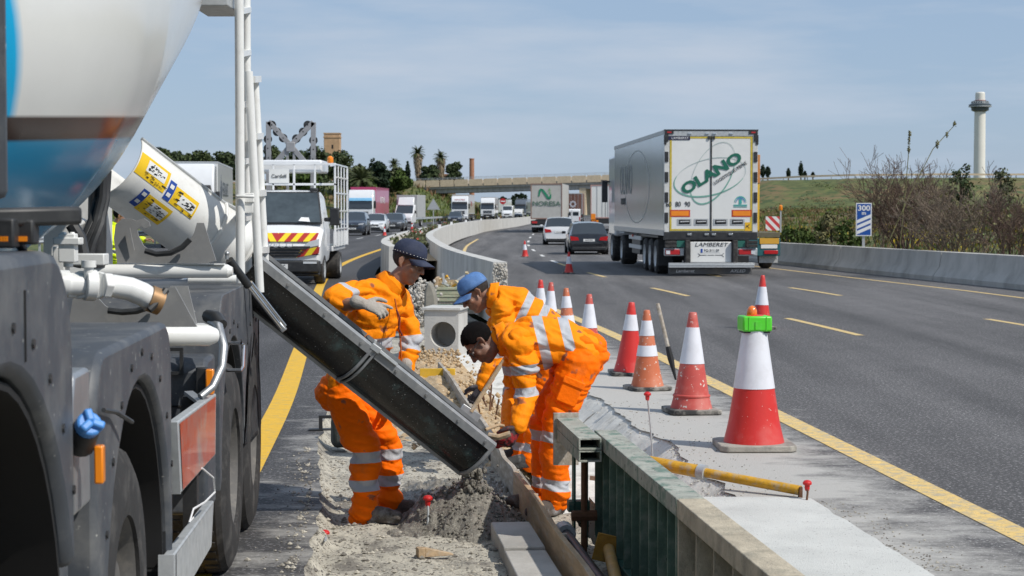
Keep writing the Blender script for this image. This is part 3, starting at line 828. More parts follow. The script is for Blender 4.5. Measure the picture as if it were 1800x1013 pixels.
# yellow steel props
M_YEL = mat('yellow_steel', (0.62, 0.33, 0.02), 0.5, 0.1, var=0.25, scale=12, bump=0.2, bscale=50, dust=(0.42, 0.38, 0.3), dscale=10, damt=0.75, dthr=(.53, .66), speck=(.08, .07, .05), sscale=55, sthr=.68)
a = V((.80, 12.05, .14)); c = V((1.80, 11.3, .045))
r = empty('steel_prop', (a + c) / 2, 0, 'yellow telescopic prop lying across the trench between the slab and the broken edge', 'prop')
m1 = a.lerp(c, .42)
b = MB(); b.tube([a, m1], .042, 14); b.build('outer_tube', M_YEL, r)
b = MB(); b.tube([m1.lerp(a, .02), m1.lerp(c, .06)], .05, 14); b.build('collar', MT['galv'], r)
b = MB(); b.tube([m1.lerp(c, .05), c], .031, 14); b.build('inner_tube', M_YEL, r)
b = MB(); b.tube([a.lerp(c, .06), a.lerp(c, .075)], .055, 12); b.build('clamp', MT['rust'], r)
b = MB(); b.cbox(c + V((.0, 0, -.01)), (.02, .06, .07)); b.build('foot_plate', MT['rust'], r)
# second yellow prop with square plate beside the panel and a dark pipe
ctr = P(1070, 965, 9.55)
ax = (P(1090, 1050, 8.7) - ctr).normalized()
r = empty('steel_prop', ctr, 0, 'ochre prop with a square end plate leaning beside the ribbed green panel', 'prop')
Mx = frame(ctr, (1, .1, .15), ax.cross(V((1, .1, .15))))
b = MB(); b.M = frame(ctr, ax.orthogonal(), ax.cross(ax.orthogonal())); b.cbox((0, 0, 0), (.15, .15, .012), Matrix.Rotation(.55, 3, 'Z'))
b.build('end_plate', mat('ochre_plate', (.42, .22, .03), .7, var=.3, scale=12, bump=.3, dust=(.25, .18, .08), damt=.5), r, bevel=.004)
b = MB(); b.tube([ctr, ctr + ax * 1.3], .032, 12); b.build('tube', mat('ochre_tube', (.48, .29, .09), .6, var=.25, scale=9, dust=(.4, .34, .25), damt=.5), r)
a = P(992, 935, 9.9); c = P(1085, 1060, 8.6)
r = empty('steel_pipe', (a.x, a.y, -.1), 0, 'dark steel pipe lying between the formwork board and the green panel', 'pipe')
b = MB(); b.tube([a, c], .03, 12); b.build('tube', mat('dark_pipe', (.07, .06, .065), .4, .5, var=.3, scale=9), r)
b = MB(); b.tube([a - (c - a).normalized() * .03, a + (c - a).normalized() * .06], .055, 12); b.build('collar', MT['galv'], r)
# steel clamp foot near panel
g = P(1172, 998, 8.75)
b = MB(); b.cbox(g, (.10, .1, .07)); b.tube([g, g + V((0, 0, .12))], .018, 8); tag(b.build('clamp', MT['galv'], bevel=.006), 'grey formwork clamp with a short bolt at the foot of the green panel', 'clamp')
# rusty rebar mesh stubs in the trench
b = MB()
for k in range(9):
 y = 11.45 + k * .06; b.tube([(.72 + .01 * k, y, -.12), (.95 + .01 * k, y + .05, .0)], .008, 5)
for k in range(4): b.tube([(.74 + k * .06, 11.35, -.1 + .03 * k), (.74 + k * .06, 12.0, -.1 + .03 * k)], .008, 5)
tag(b.build('rebar_mesh', MT['rust']), 'rusty reinforcing mesh showing behind the green panel', 'rebar')
b = MB()
for k in range(8):
 p = V((-.2 + rnd.uniform(-.1, .25), 16.0 + rnd.uniform(-.5, 1.2), -.1)); b.tube([p, p + V((rnd.uniform(-.12, .12), rnd.uniform(-.1, .1), rnd.uniform(.18, .34)))], .008, 5)
tag(b.build('rebar', MT['rust']), 'rusty rebar stubs poking out of the soil between the two bent workers', 'rebar')
# marker rods with red caps
M_CAP = mat('red_cap', (0.55, 0.012, 0.012), 0.45, var=0.15, dust=(.5, .3, .28), damt=.25)
def rod(label, base, top, lean=(0, 0)):
 r = empty('marker_rod', base, 0, label, 'marker rod', 'steel rods with red safety caps')
 t = V(top)
 b = MB(); b.tube([base, V(base).lerp(t, .5) + V((.004, 0, 0)), t], .0075, 6); b.build('rod', MT['rust'] if label.startswith('short') else MT['galv'], r)
 b = MB(); b.M = Matrix.Translation(t); b.lathe([(.012, -.035), (.016, -.02), (.017, .0), (.027, .004), (.029, .016), (.02, .028), (.006, .032)], 14); b.build('cap', M_CAP, r)
rod('thin rod with a red cap standing beside the heap of wet concrete', G(751, 935, -.1), P(752, 880, 10.7))
rod('red capped rod almost buried beside the boots of the worker in the navy cap', G(572, 950, -.03), P(571, 941, 10.45))
rod('tall bent rod with a red cap standing in the trench below the cones', P(1147, 802, 13.9), P(1138, 696, 13.9))
rod('short rod with a red cap at the end of the yellow prop on the shoulder', G(1418, 881, 0), P(1419, 853, 11.2))
# concrete drain box with round hole
def drain_box():
 g = G(776, 626, -.06)
 M_ = Matrix.Translation(g) @ Matrix.Rotation(-.16, 4, 'Z')
 r = empty('drain_box', g, -.16, 'grey precast concrete box with a round black hole facing the viewer', 'drain box')
 W, D, H, rr = .44, .62, .55, .165
 b = MB(); b.M = M_
 n = 32; cz = .27
 sq = []; ci = []
 for k in range(n):
  a = 2 * math.pi * (k + .5) / n; c_, s_ = math.cos(a), math.sin(a); q = 1 / max(abs(c_), abs(s_))
  sq.append((c_ * q * W/2, 0, cz + s_ * q * (H/2) + (H/2 - cz)))
  ci.append((c_ * rr + .02, 0, cz + s_ * rr))
 b.add(sq + ci + [(x, .45, z) for x, y, z in ci], [(k, (k+1) % n, n + (k+1) % n, n + k) for k in range(n)] + [(n + k, n + (k+1) % n, 2*n + (k+1) % n, 2*n + k) for k in range(n)] + [tuple(range(2*n, 3*n))])
 b.box((-W/2, .001, 0), (-W/2 + .02, D, H)); b.box((W/2 - .02, .001, 0), (W/2, D, H)); b.box((-W/2 + .02, .46, 0), (W/2 - .02, D, H)); b.box((-W/2, .001, H - .02), (W/2, D, H + .03))
 b.box((-W/2 + .02, .002, 0), (W/2 - .02, .44, .02))
 b.build('box', MT['concrete_light'], r)
 b = MB(); b.M = M_; b.box((-W/2 - .03, -.03, H + .03), (W/2 + .03, D + .03, H + .065)); b.build('lid', MT['concrete_light'], r, bevel=.006)
drain_box()
b = MB(); a = G(720, 628, -.05); c = G(775, 626, -.05); b.tube([a, c], .03, 10); tag(b.build('steel_pipe', MT['black_plastic']), 'short dark pipe lying in front of the concrete drain box', 'pipe')
# yellow board box end
a = G(738, 684, -.1); c = G(800, 684, -.1)
b = MB(); b.box((a.x, a.y, -.12), (c.x, a.y + .04, .115)); tag(b.build('yellow_board', mat('yellow_board', (.66, .40, .03), .7, var=.2, scale=6, dust=(.5, .35, .1), damt=.5), bevel=.004), 'yellow shuttering board across the strip just above the chute', 'board')
b = MB(); b.box((a.x - .2, a.y - 2.6, -.13), (c.x - .02, a.y - .02, -.045)); tag(b.build('concrete_patch', mat('damp_concrete', (.2, .2, .2), .85, var=.2, scale=5, bump=.4), bevel=.01), 'flat patch of damp grey concrete in front of the yellow board', 'concrete patch')
# stacked shuttering and clutter
def shutter_stack():
 g = G(797, 551, -.05)
 y0 = g.y; x0 = (762 - 900) / 3200 * y0; x1 = (836 - 900) / 3200 * y0
 r = empty('shuttering_stack', ((x0 + x1) / 2, y0, -.05), 0, 'stack of paint worn green and cream shuttering boards behind the drain box', 'board stack')
 Mg = mat('cream_green_wood', (.42, .41, .29), .85, var=.3, scale=3, stretch=(2, 8, 8), bump=.3, dust=(.16, .3, .2), dscale=6, damt=.7, dthr=(.52, .62))
 Mgreen = mat('green_wood', (.09, .24, .16), .8, var=.35, scale=5, bump=.3, dust=(.4, .4, .33), dscale=7, damt=.6)
 z = -.06
 for k, (h, m, d) in enumerate(((.07, MT['wood_grey'], 0), (.10, Mgreen, .03), (.05, MT['wood_grey'], .06), (.075, Mg, .02), (.05, Mg, .0), (.08, Mg, .05), (.045, Mg, .02))):
  b = MB(); b.box((x0 + d, y0 + d * .5, z), (x1 + d * .3, y0 + 1.1, z + h - .006)); b.build('board', m, r, bevel=.004); z += h
 b = MB(); b.box((x0 + .02, y0 + .05, z), (x0 + .07, y0 + 1.0, z + .16)); b.box((x0 + .08, y0 + .9, z), (x1, y0 + .95, z + .10)); b.build('side_rail', MT['wood'], r)
 r2 = empty('clamp_pile', ((x0 + x1) / 2, y0 + .5, z), 0, 'pile of beige and yellow shuttering clamps on top of the board stack', 'clamps')
 Mb = mat('beige_steel', (.55, .45, .28), .7, var=.25, scale=12); q = random.Random(5)
 for k in range(16):
  p = V((q.uniform(x0 + .1, x1 - .05), y0 + q.uniform(.1, .8), z + q.uniform(.03, .17)))
  d = V((q.uniform(-1, 1), q.uniform(-.6, .6), q.uniform(-.4, .6))).normalized() * q.uniform(.08, .16)
  b = MB(); b.beam(p - d, p + d, .05, .04); b.build('clamp', q.choice([Mb, Mb, M_YEL, MT['galv']]), r2)
shutter_stack()
# bent upright plate beside the stack
pts = []
for k in range(13):
 a = -1.1 + 2.2 * k / 12; pts.append((math.cos(a) * .32, math.sin(a) * .45))
b = MB(); yb = 26.5; xb = (742 - 900) / 3200 * yb
vs = []
for sgn in (0, .02):
 for dx, dz in pts: vs.append((xb - .08 + dx * .75 - sgn, yb + sgn * 4 + dx * .8, .33 + dz))
n = len(pts)
fs = [(k, k + 1, n + k + 1, n + k) for k in range(n - 1)]
b.exty([(xb + .04, -.1), (xb + .12, -.1), (xb + .19, .1), (xb + .21, .35), (xb + .19, .56), (xb + .14, .70), (xb + .08, .74), (xb + .03, .6), (xb + .02, .2)], yb, yb + .5)
tag(b.build('formwork_shell', mat('mortar_plate', (.24, .225, .19), .85, var=.3, scale=5, bump=.4), bevel=.03), 'upright mortar coated rounded shell beside the board stack', 'formwork')
b = MB(); q = random.Random(9)
for k in range(900):
 t = q.random(); h = .74 * (1 - abs(q.gauss(0, .22)))
 p = V(((738 - 900) / 3200 * 28 + q.gauss(0, .10), 28 + q.gauss(0, .22), max(0, q.random() * h)))
 s_ = q.uniform(.012, .036); b.ball(p, (s_, s_ * .8, s_ * .8), 6, 4, Euler((q.random() * 3, q.random() * 3, 0)).to_matrix())
tag(b.build('rubble_heap', M_RUB, smooth=False), 'pale heap of broken concrete rubble just beside the face of the worker in the navy cap', kind='stuff')
M_RED = mat('cone_red', (0.60, 0.028, 0.022), 0.42, var=0.10, scale=3, dust=(0.5, 0.3, 0.26), dscale=3, damt=0.3, dthr=(.5, .75), speck=(0.62, 0.55, 0.5), sscale=38, sthr=0.70)
M_REDW = mat('cone_red_worn', (0.52, 0.075, 0.06), 0.6, var=0.15, scale=4, dust=(0.56, 0.3, 0.25), dscale=4, damt=0.5, dthr=(.45, .7), speck=(0.65, 0.58, 0.52), sscale=34, sthr=0.645)
M_ORW = mat('cone_orange_worn', (0.56, 0.145, 0.06), 0.6, var=0.15, scale=4, dust=(0.5, 0.28, 0.2), dscale=4, damt=0.5, dthr=(.45, .7), speck=(0.65, 0.58, 0.52), sscale=34, sthr=0.65)
M_SLEEVE = mat('cone_white', (0.70, 0.71, 0.76), 0.4, var=0.08, scale=5, dust=(0.5, 0.49, 0.5), dscale=6, damt=0.35)
M_CBASE = mat('cone_base', (0.045, 0.044, 0.043), 0.85, var=0.3, dust=(0.42, 0.39, 0.34), dscale=5, damt=0.9, dthr=(.45, .62))
M_CBASE2 = mat('cone_base_mortar', (0.36, 0.335, 0.29), 0.9, var=0.25, scale=9, dust=(0.1, 0.1, 0.095), dscale=5, damt=0.7, bump=.4)
def cone(label, x, y, H, bw, red, kind='plain', rz=0.2, z=0.0, base=None, low=False):
 r = empty('traffic_cone', (x, y, z), rz, label, 'traffic cone', 'traffic cones round the works')
 n = 28 if not low else 12
 bh = .045 * H + .005
 rb, rt = bw * .385, bw * .385 * (.33 if kind == 'tall' else .20)
 prof_r = lambda t: rb + (rt - rb) * t ** .93 if t > .16 else rb + (rt - rb) * t ** .93 + (.16 - t) * .28 * rb
 b = MB()
 q = bw / 2; c_ = q * .82
 oct_ = [(-c_, -q), (c_, -q), (q, -c_), (q, c_), (c_, q), (-c_, q), (-q, c_), (-q, -c_)]
 b.extz(oct_, .004, bh); b.build('base', base or M_CBASE, r, world=False, bevel=.008 if not low else 0)
 def part(nm, t0, t1, off, m, k=8):
  b = MB(); pr = []
  for i in range(k + 1):
   t = t0 + (t1 - t0) * i / k
   pr.append((max(.004, prof_r(t) + off), bh + (H - bh) * t))
  if t1 >= 1: pr += [(rt * .85, H + .006), (rt * .3, H + .008)]
  b.lathe(pr, n); b.build(nm, m, r, world=False)
 part('body', 0, 1.0, 0, red, 20)
 if kind == 'plain':
  part('sleeve', .47, .85, .004, M_SLEEVE)
 elif kind == 'tall': part('sleeve', .43, .99, .004, M_SLEEVE)
 elif kind == 'short': part('sleeve', .60, .83, .004, M_SLEEVE)
 elif kind == 'far':
  part('sleeve', .42, .78, .004, M_SLEEVE)
 else:
  part('sleeve', .40, .54, .004, M_SLEEVE); part('sleeve', .67, .87, .004, M_SLEEVE)
 if kind == 'collar' or not low:
  b = MB(); b.lathe([(prof_r(.13) + .001, bh + (H - bh) * .115), (prof_r(.13) + .009, bh + (H - bh) * .125), (prof_r(.13) + .009, bh + (H - bh) * .138), (prof_r(.14) + .001, bh + (H - bh) * .15)], n, cap=False)
  if label.find('worn') >= 0: b.build('ridge', red, r, world=False)
 if kind in ('plain', 'short') and not low:
  b = MB(); b.lathe([(rt * .9, H - .075), (rt * 1.25, H - .07), (rt * 1.25, H - .055), (rt * .9, H - .05)], n, cap=False); b.build('neck_ring', red, r, world=False)
 return r
CN = [
 ('largest red cone with a green warning lamp on top, nearest on the dusty shoulder', 1325, 788, 1.0, .57, M_RED, 'tall', M_CBASE2),
 ('worn red cone with a ribbed collar, left of the cone carrying the green lamp', 1215, 726, .885, .46, M_REDW, 'plain', None),
 ('faded orange cone with two white bands directly behind the tall red capped rod', 1138, 685, .79, .41, M_ORW, 'two', None),
 ('clean red cone just right of the bent worker, left of the faded orange cone', 1106, 659, .785, .43, M_RED, 'short', None),
 ('red topped cone half hidden behind the back of the bent worker, nearest of the four', 1036, 634, .785, .40, M_REDW, 'plain', None),
 ('orange cone with white bands behind the bent worker, second nearest of the four', 998, 615, .785, .40, M_ORW, 'two', None),
 ('red cone behind the bent worker, third of the four going back', 967, 597, .785, .38, M_REDW, 'plain', None),
 ('red cone farthest back of the four, touching the shoulder of the blue capped worker', 951, 589, .785, .38, M_RED, 'plain', None),
 ('cone on the open lane whose tip shows just above the green lamp', 1338, 578, .80, .40, M_RED, 'far', None),
 ('lone small cone on the lane left of the wheels of the big white trailer', 1000, 477, .62, .34, M_RED, 'far', None),
 ('lone small cone on the lane in front of the white hatchback', 923, 443, .68, .36, M_RED, 'far', None),
 ('small cone on the left carriageway in front of the dark blue car', 607, 425, .66, .36, M_RED, 'far', None),
 ('small cone on the left carriageway in front of the white saloon', 676, 415, .62, .36, M_RED, 'far', None),
 ('tiny cone on the left carriageway by the curved pale barrier', 724, 404, .6, .36, M_RED, 'far', None),
]
for k, (lab, px, py, H, bw, red, kind, base) in enumerate(CN):
 g = G(px, py); cc = cone(lab, g.x, g.y, H, bw, red, kind, .12 + .3 * ((k * 7) % 5) / 5 - .1, zr(g.y) if g.x > -1 else 0, base, low=k > 8); cc.rotation_euler.x = .012 * ((k * 5) % 4 - 1.5) * (k > 0); cc.rotation_euler.y = .014 * ((k * 3) % 5 - 2) * (k > 0)
# warning lamp on the big cone
g = G(1325, 788)
lp = V((g.x, g.y, .80))
r = empty('warning_lamp', lp, .12, 'bright green warning lamp box with an orange lens sitting on the largest cone', 'warning lamp')
M_LG = mat('lamp_green', (0.09, 0.62, 0.03), 0.4, var=0.08, scale=8, dust=(.25, .5, .2), damt=.25)
b = MB(); b.M = WM[r.name]; zc = (1.8 - (568 - 368) * g.y / 3200) - lp.z
b.extz([(-.112, -.1), (.112, -.1), (.112, .09), (-.112, .09)], zc - .06, zc + .055)
b.build('case', M_LG, r, bevel=.014)
b = MB(); b.M = WM[r.name]; b.extz([(-.1, -.08), (.1, -.08), (.1, .07), (-.1, .07)], zc - .072, zc - .0605); b.build('lid', MT['black_plastic'], r)
b = MB(); b.M = WM[r.name]; b.box((-.02, -.106, zc - .045), (.02, -.099, zc + .015)); b.box((-.07, -.104, zc - .055), (-.064, -.099, zc + .05)); b.box((.064, -.104, zc - .055), (.07, -.099, zc + .05)); b.build('moulding', M_LG, r)
b = MB(); b.M = WM[r.name] @ Matrix.Translation((-.02, 0, zc + .05)); b.lathe([(.035, 0), (.04, .01), (.038, .045), (.025, .07), (.008, .08)], 16); b.build('lens', mat('lamp_orange', (.75, .17, .02), .3, var=.3, scale=30, coat=.4), r)
# hand tools
b = MB(); bs = G(1188, 668); tp = P(1156, 534, bs.y + .25)
r = empty('shovel', bs, 0, 'upright tool with a pale wooden shaft and a black tarred lower end between the cones', 'shovel')
b.tube([bs.lerp(tp, .42), tp], .021, 8); b.build('shaft', MT['wood_grey'], r)
b = MB(); b.tube([bs, bs.lerp(tp, .1) + V((.0, 0, 0)), bs.lerp(tp, .28), bs.lerp(tp, .43)], [.010, .018, .034, .026], 8); b.build('blade', MT['black_deep'], r)
g = G(580, 757, .0)
r = empty('float', g, .1, 'black hand float with a bridge handle lying on the asphalt left of the worker', 'hand float')
M0 = WM[r.name]
b = MB(); b.M = M0; b.box((-.17, -.04, .004), (.17, .04, .016)); b.build('plate', MT['black_plastic'], r)
b = MB(); b.M = M0; b.box((-.09, -.012, .016), (-.06, .012, .1)); b.box((.06, -.012, .016), (.09, .012, .1)); b.box((-.09, -.014, .1), (.09, .014, .125)); b.build('handle', MT['black_plastic'], r)
g = G(604, 785, -.06)
b = MB(); b.M = Matrix.Translation(g) @ Matrix.Rotation(.2, 4, 'Z'); b.ext([(-.1, 0), (.14, 0), (.12, .2), (.02, .28), (-.07, .22)], -.09, .07)
tag(b.build('tool_bag', mat('dark_bag', (.035, .04, .035), .85, var=.4, scale=8, bump=.4), bevel=.03), 'dark olive tool bag standing behind the legs of the worker in the navy cap', 'tool bag')
# ================================================================== PEOPLE
def remesh(mb, voxel, smooth_it=4, name='t'):
 me = mb.mesh(name, MT['ink'])
 bm = bmesh.new(); bm.from_mesh(me); bmesh.ops.recalc_face_normals(bm, faces=bm.faces); bm.to_mesh(me); bm.free()
 o = bpy.data.objects.new('t', me); COL.objects.link(o)
 m = o.modifiers.new('r', 'REMESH'); m.mode = 'VOXEL'; m.voxel_size = voxel; m.use_smooth_shade = True
 if smooth_it:
  s = o.modifiers.new('s', 'SMOOTH'); s.iterations = smooth_it; s.factor = 0.5
 dg = bpy.context.evaluated_depsgraph_get(); dg.update()
 out = bpy.data.meshes.new_from_object(o.evaluated_get(dg))
 bpy.data.objects.remove(o); bpy.data.meshes.remove(me)
 out.materials.clear()
 return out
def wrinkle(me, amp, f=7.0, fine=0.003, aniso=(1, 1, 1), seed=0.0, foci=()):
 """cloth folds: ridged noise along the normals, stronger near the given joints"""
 n = len(me.vertices)
 co = np.zeros(n * 3); me.vertices.foreach_get('co', co); co = co.reshape(-1, 3)
 no = np.array([v.normal[:] for v in me.vertices])
 d = np.zeros(n)
 fx, fy, fz_ = aniso
 for i in range(n):
  x, y, z = co[i]
  z2 = z + .35 * x - .25 * y; p = (x * f * fx + seed, y * f * fy, z2 * f * fz_)
  wv = noise.noise((p[0] * .6 + 3, p[1] * .6, p[2] * .6))
  a = noise.noise((p[0] + wv * 1.5, p[1] + wv, p[2] + wv * 1.5))
  k = 0.45
  for c, r in foci:
   q = (x - c[0]) ** 2 + (y - c[1]) ** 2 + (z - c[2]) ** 2
   k += 1.1 * math.exp(-q / (r * r))
  a2 = noise.noise((p[0] * 2.3 + wv * 2, p[1] * 2.3, p[2] * 2.3 + 9)); d[i] = amp * min(k, 1.7) * ((abs(a) ** .8 * 2.6 - .8) * .9 + (.4 - abs(a2) * 1.8) * .5) + amp * .5 * wv + fine * noise.noise((x * 34 + seed, y * 34, z * 34))
 co += no * d[:, None]
 me.vertices.foreach_set('co', co.ravel()); me.update()
def bands_attr(me, bands):
 n = len(me.vertices)
 co = np.zeros(n * 3); me.vertices.foreach_get('co', co); co = co.reshape(-1, 3)
 val = np.full(n, -1.0)
 for p, nr, hw, c, r in bands:
  nr = np.array(V(nr).normalized()[:]); p = np.array(V(p)[:]); c = np.array(V(c)[:])
  d = hw - np.abs((co - p) @ nr)
  e = r - np.linalg.norm(co - c, axis=1)
  val = np.maximum(val, np.minimum(d, e))
 a = me.attributes.new('band', 'FLOAT', 'POINT'); a.data.foreach_set('value', val)
def hivis(name, col, dirt, col2=None):
 m = mat(name, col, 0.62, var=0.10, scale=5, dust=dirt, dscale=6, damt=0.55, dthr=(.56, .78), bump=0.3, bscale=45, spec=0.12, speck=tuple(c * .45 + .06 for c in dirt), sscale=10, sthr=.645)
 t = m.node_tree; N = t.nodes; K = t.links; b = N['Principled BSDF']
 old = b.inputs['Base Color'].links[0].from_socket
 at = N.new('ShaderNodeAttribute'); at.attribute_name = 'band'
 tc = N.new('ShaderNodeTexCoord')
 nz_ = N.new('ShaderNodeTexNoise'); nz_.inputs['Scale'].default_value = 60; K.new(tc.outputs['Object'], nz_.inputs['Vector'])
 ad = N.new('ShaderNodeMath'); ad.operation = 'MULTIPLY_ADD'; K.new(nz_.outputs['Fac'], ad.inputs[0]); ad.inputs[1].default_value = .003; K.new(at.outputs['Fac'], ad.inputs[2])
 r = N.new('ShaderNodeMapRange'); r.inputs['From Min'].default_value = .0035; r.inputs['From Max'].default_value = .005; K.new(ad.outputs[0], r.inputs['Value'])
 n2 = N.new('ShaderNodeTexNoise'); n2.inputs['Scale'].default_value = 12; n2.inputs['Detail'].default_value = 5; K.new(tc.outputs['Object'], n2.inputs['Vector'])
 cr = N.new('ShaderNodeMix'); cr.data_type = 'RGBA'; cr.inputs['A'].default_value = (.33, .35, .38, 1); cr.inputs['B'].default_value = (.56, .57, .6, 1); K.new(n2.outputs['Fac'], cr.inputs['Factor'])
 mm = N.new('ShaderNodeMix'); mm.data_type = 'RGBA'; K.new(r.outputs['Result'], mm.inputs['Factor']); K.new(old, mm.inputs['A']); K.new(cr.outputs['Result'], mm.inputs['B'])
 K.new(mm.outputs['Result'], b.inputs['Base Color'])
 rr = N.new('ShaderNodeMapRange'); rr.inputs['To Min'].default_value = .65; rr.inputs['To Max'].default_value = .38; K.new(r.outputs['Result'], rr.inputs['Value']); K.new(rr.outputs['Result'], b.inputs['Roughness'])
 return m
M_OR = hivis('hivis_orange', (0.96, 0.265, 0.004), (0.62, 0.13, 0.0))
M_TR = hivis('hivis_trousers', (1.0, 0.165, 0.0), (0.55, 0.15, 0.04))
M_YW = hivis('hivis_yellow', (0.70, 0.86, 0.02), (0.5, 0.55, 0.1))
def skinm(name, col):
 m = mat(name, col, 0.5, var=0.14, scale=22, bump=0.12, bscale=160, dust=tuple(c * .7 for c in col), dscale=35, damt=0.4)
 m.node_tree.nodes['Principled BSDF'].inputs['Subsurface Weight'].default_value = 0.08
 m.node_tree.nodes['Principled BSDF'].inputs['Subsurface Radius'].default_value = (.01, .004, .002)
 return m
M_SK1 = skinm('skin_tan', (0.30, 0.155, 0.10))
M_SK2 = skinm('skin_brown', (0.27, 0.135, 0.085))
M_SK3 = skinm('skin_dark', (0.19, 0.095, 0.062))
M_HAIR = mat('hair_black', (0.007, 0.006, 0.006), 0.9, spec=.12, var=0.3, scale=60, bump=0.8, bscale=170, stretch=(1, 1, .3))
M_HAIR2 = mat('hair_brown', (0.03, 0.022, 0.018), 0.6, var=0.4, scale=60, bump=0.8, bscale=170, dust=(.12, .1, .09), dscale=60, damt=.4)
M_BOOT = mat('boot', (0.085, 0.07, 0.06), 0.9, var=0.3, scale=14, bump=0.4, bscale=70, dust=(.30, .30, .30), dscale=9, damt=.8, dthr=(.48, .66))
M_BOOTB = mat('boot_black', (0.03, 0.03, 0.03), 0.8, var=0.3, scale=14, bump=0.4, bscale=70, dust=(.3, .29, .27), dscale=12, damt=.6, dthr=(.5, .65))
M_GLOVE = mat('glove_grey', (0.40, 0.37, 0.33), 0.85, var=0.25, scale=25, bump=.4, bscale=120, dust=(.2, .17, .15), dscale=25, damt=.6)
M_GLOVE_R = mat('glove_red', (0.30, 0.012, 0.018), 0.7, var=0.2, scale=18, bump=.3, bscale=120, dust=(.03, .025, .028), dscale=14, damt=.95, dthr=(.47, .53))
M_GLOVE_D = mat('glove_dark', (0.045, 0.04, 0.05), 0.85, var=0.3, scale=20, bump=.3, dust=(.2, .18, .17), dscale=20, damt=.6)
M_NAVY = mat('cap_navy', (0.020, 0.028, 0.062), 0.8, var=0.2, scale=20, bump=.3, bscale=160, dust=(.07, .08, .12), dscale=14, damt=.4)
M_DENIM = mat('cap_denim', (0.085, 0.19, 0.42), 0.85, var=0.22, scale=18, bump=.3, bscale=160, dust=(.2, .33, .56), dscale=16, damt=.5)
def head_frame(c, fwd, up):
 f = V(fwd).normalized(); u = V(up); u = (u - f * u.dot(f)).normalized(); x = f.cross(u)
 return Matrix.Translation(c) @ Matrix((x, f, u)).transposed().to_4x4()
def head_prims(b, M, s=1.0):
 """face along local +y, up +z, origin between the ears"""
 M0 = b.M; b.M = M @ Matrix.Scale(s, 4)
 b.ball((0, -.012, .045), (.074, .094, .082), 20, 14)
 b.ball((0, .035, -.03), (.060, .062, .078), 18, 12)
 b.ball((0, .052, .02), (.056, .046, .05), 16, 10)
 b.ball((0, .066, -.093), (.030, .026, .024), 12, 8)
 b.tube([(0, .0, -.075), (0, .06, -.09)], [.05, .032], 12, round_=True)
 for sx in (-1, 1):
  b.ball((sx * .038, .068, -.022), (.026, .022, .024), 10, 8)
  b.tube([(sx * .012, .095, .031), (sx * .046, .080, .030)], [.011, .008], 8, round_=True)
  b.ball((sx * .012, .104, -.028), (.011, .010, .009), 8, 6)
  # ear: rim and lobe
  b.tube([(sx * .074, .004, -.03), (sx * .083, -.010, -.012), (sx * .086, -.016, .012), (sx * .081, -.004, .028), (sx * .075, .010, .022)], [.008, .008, .0085, .007, .006], 8, round_=True)
  b.ball((sx * .076, -.002, -.002), (.007, .014, .024), 8, 6)
 b.tube([(0, .096, .024), (0, .110, -.002), (0, .121, -.024)], [.008, .010, .0125], 10, round_=True)
 b.tube([(-.021, .091, -.054), (0, .100, -.052), (.021, .091, -.054)], [.006, .008, .006], 8, round_=True)
 b.tube([(-.019, .089, -.067), (0, .097, -.067), (.019, .089, -.067)], [.007, .009, .007], 8, round_=True)
 b.M = M0
def head_parts(M, root, brow_m, s=1.0):
 W = M @ Matrix.Scale(s, 4)
 me = mat_cache('eye_white', (0.6, 0.56, 0.52), .2)
 for sx in (-1, 1):
  b = MB(); b.M = W; b.ball((sx * .030, .079, .008), (.0135, .0125, .0105), 12, 8); e = b.build('eye', me, root)
  b = MB(); b.M = W; b.ball((sx * .030, .0885, .006), (.0058, .0045, .0058), 8, 6); b.build('iris', MT['ink'], e)
  b = MB(); b.M = W; b.tube([(sx * .014, .1035, .037), (sx * .034, .097, .043), (sx * .052, .080, .036)], [.0045, .005, .003], 6, round_=True); b.build('eyebrow', brow_m, root)
MC = {}
def mat_cache(n, c, r):
 if n not in MC: MC[n] = mat(n, c, r, var=.03)
 return MC[n]
def hair_shell(M, root, m, name='hair', top=True, back=True, s=1.0, low=-.05):
 b = MB(); b.M = M @ Matrix.Scale(s, 4)
 rg = []
 nu, nv = 36, 16
 vs = []; fs = []
 for i in range(nv + 1):
  for j in range(nu):
   a = 2 * math.pi * j / nu
   x, y = math.sin(a), math.cos(a)          # a=0 is the front
   # lower limit of the hair by direction
   front = max(0, y)
   lim = low + .022 * noise.noise((x * 6, y * 6, 3)) + (.145 if top else .16) * front ** .8 + .055 * max(0, 1 - abs(y) * 2.2) * (1 if abs(x) > .6 else 0)
   zt = .128
   e_lim = math.asin(max(-.99, min(.95, (lim - .045) / .083)))
   e = math.pi / 2 - (math.pi / 2 - e_lim) * i / nv
   k = 1 + .035 * noise.noise((x * 5, y * 5, i * .7)) + .035 * noise.noise((x * 14, y * 14, i * 1.9))
   vs.append((.080 * k * math.cos(e) * x, -.012 + .101 * k * math.cos(e) * y, .045 + .090 * k * math.sin(e)))
 for i in range(nv):
  for j in range(nu):
   fs.append((i*nu + j, i*nu + (j+1) % nu, (i+1)*nu + (j+1) % nu, (i+1)*nu + j))
 b.add(vs, fs)
 o = b.build(name, m, root)
 sd = o.modifiers.new('solid', 'SOLIDIFY'); sd.thickness = .008; sd.offset = -1
 return o
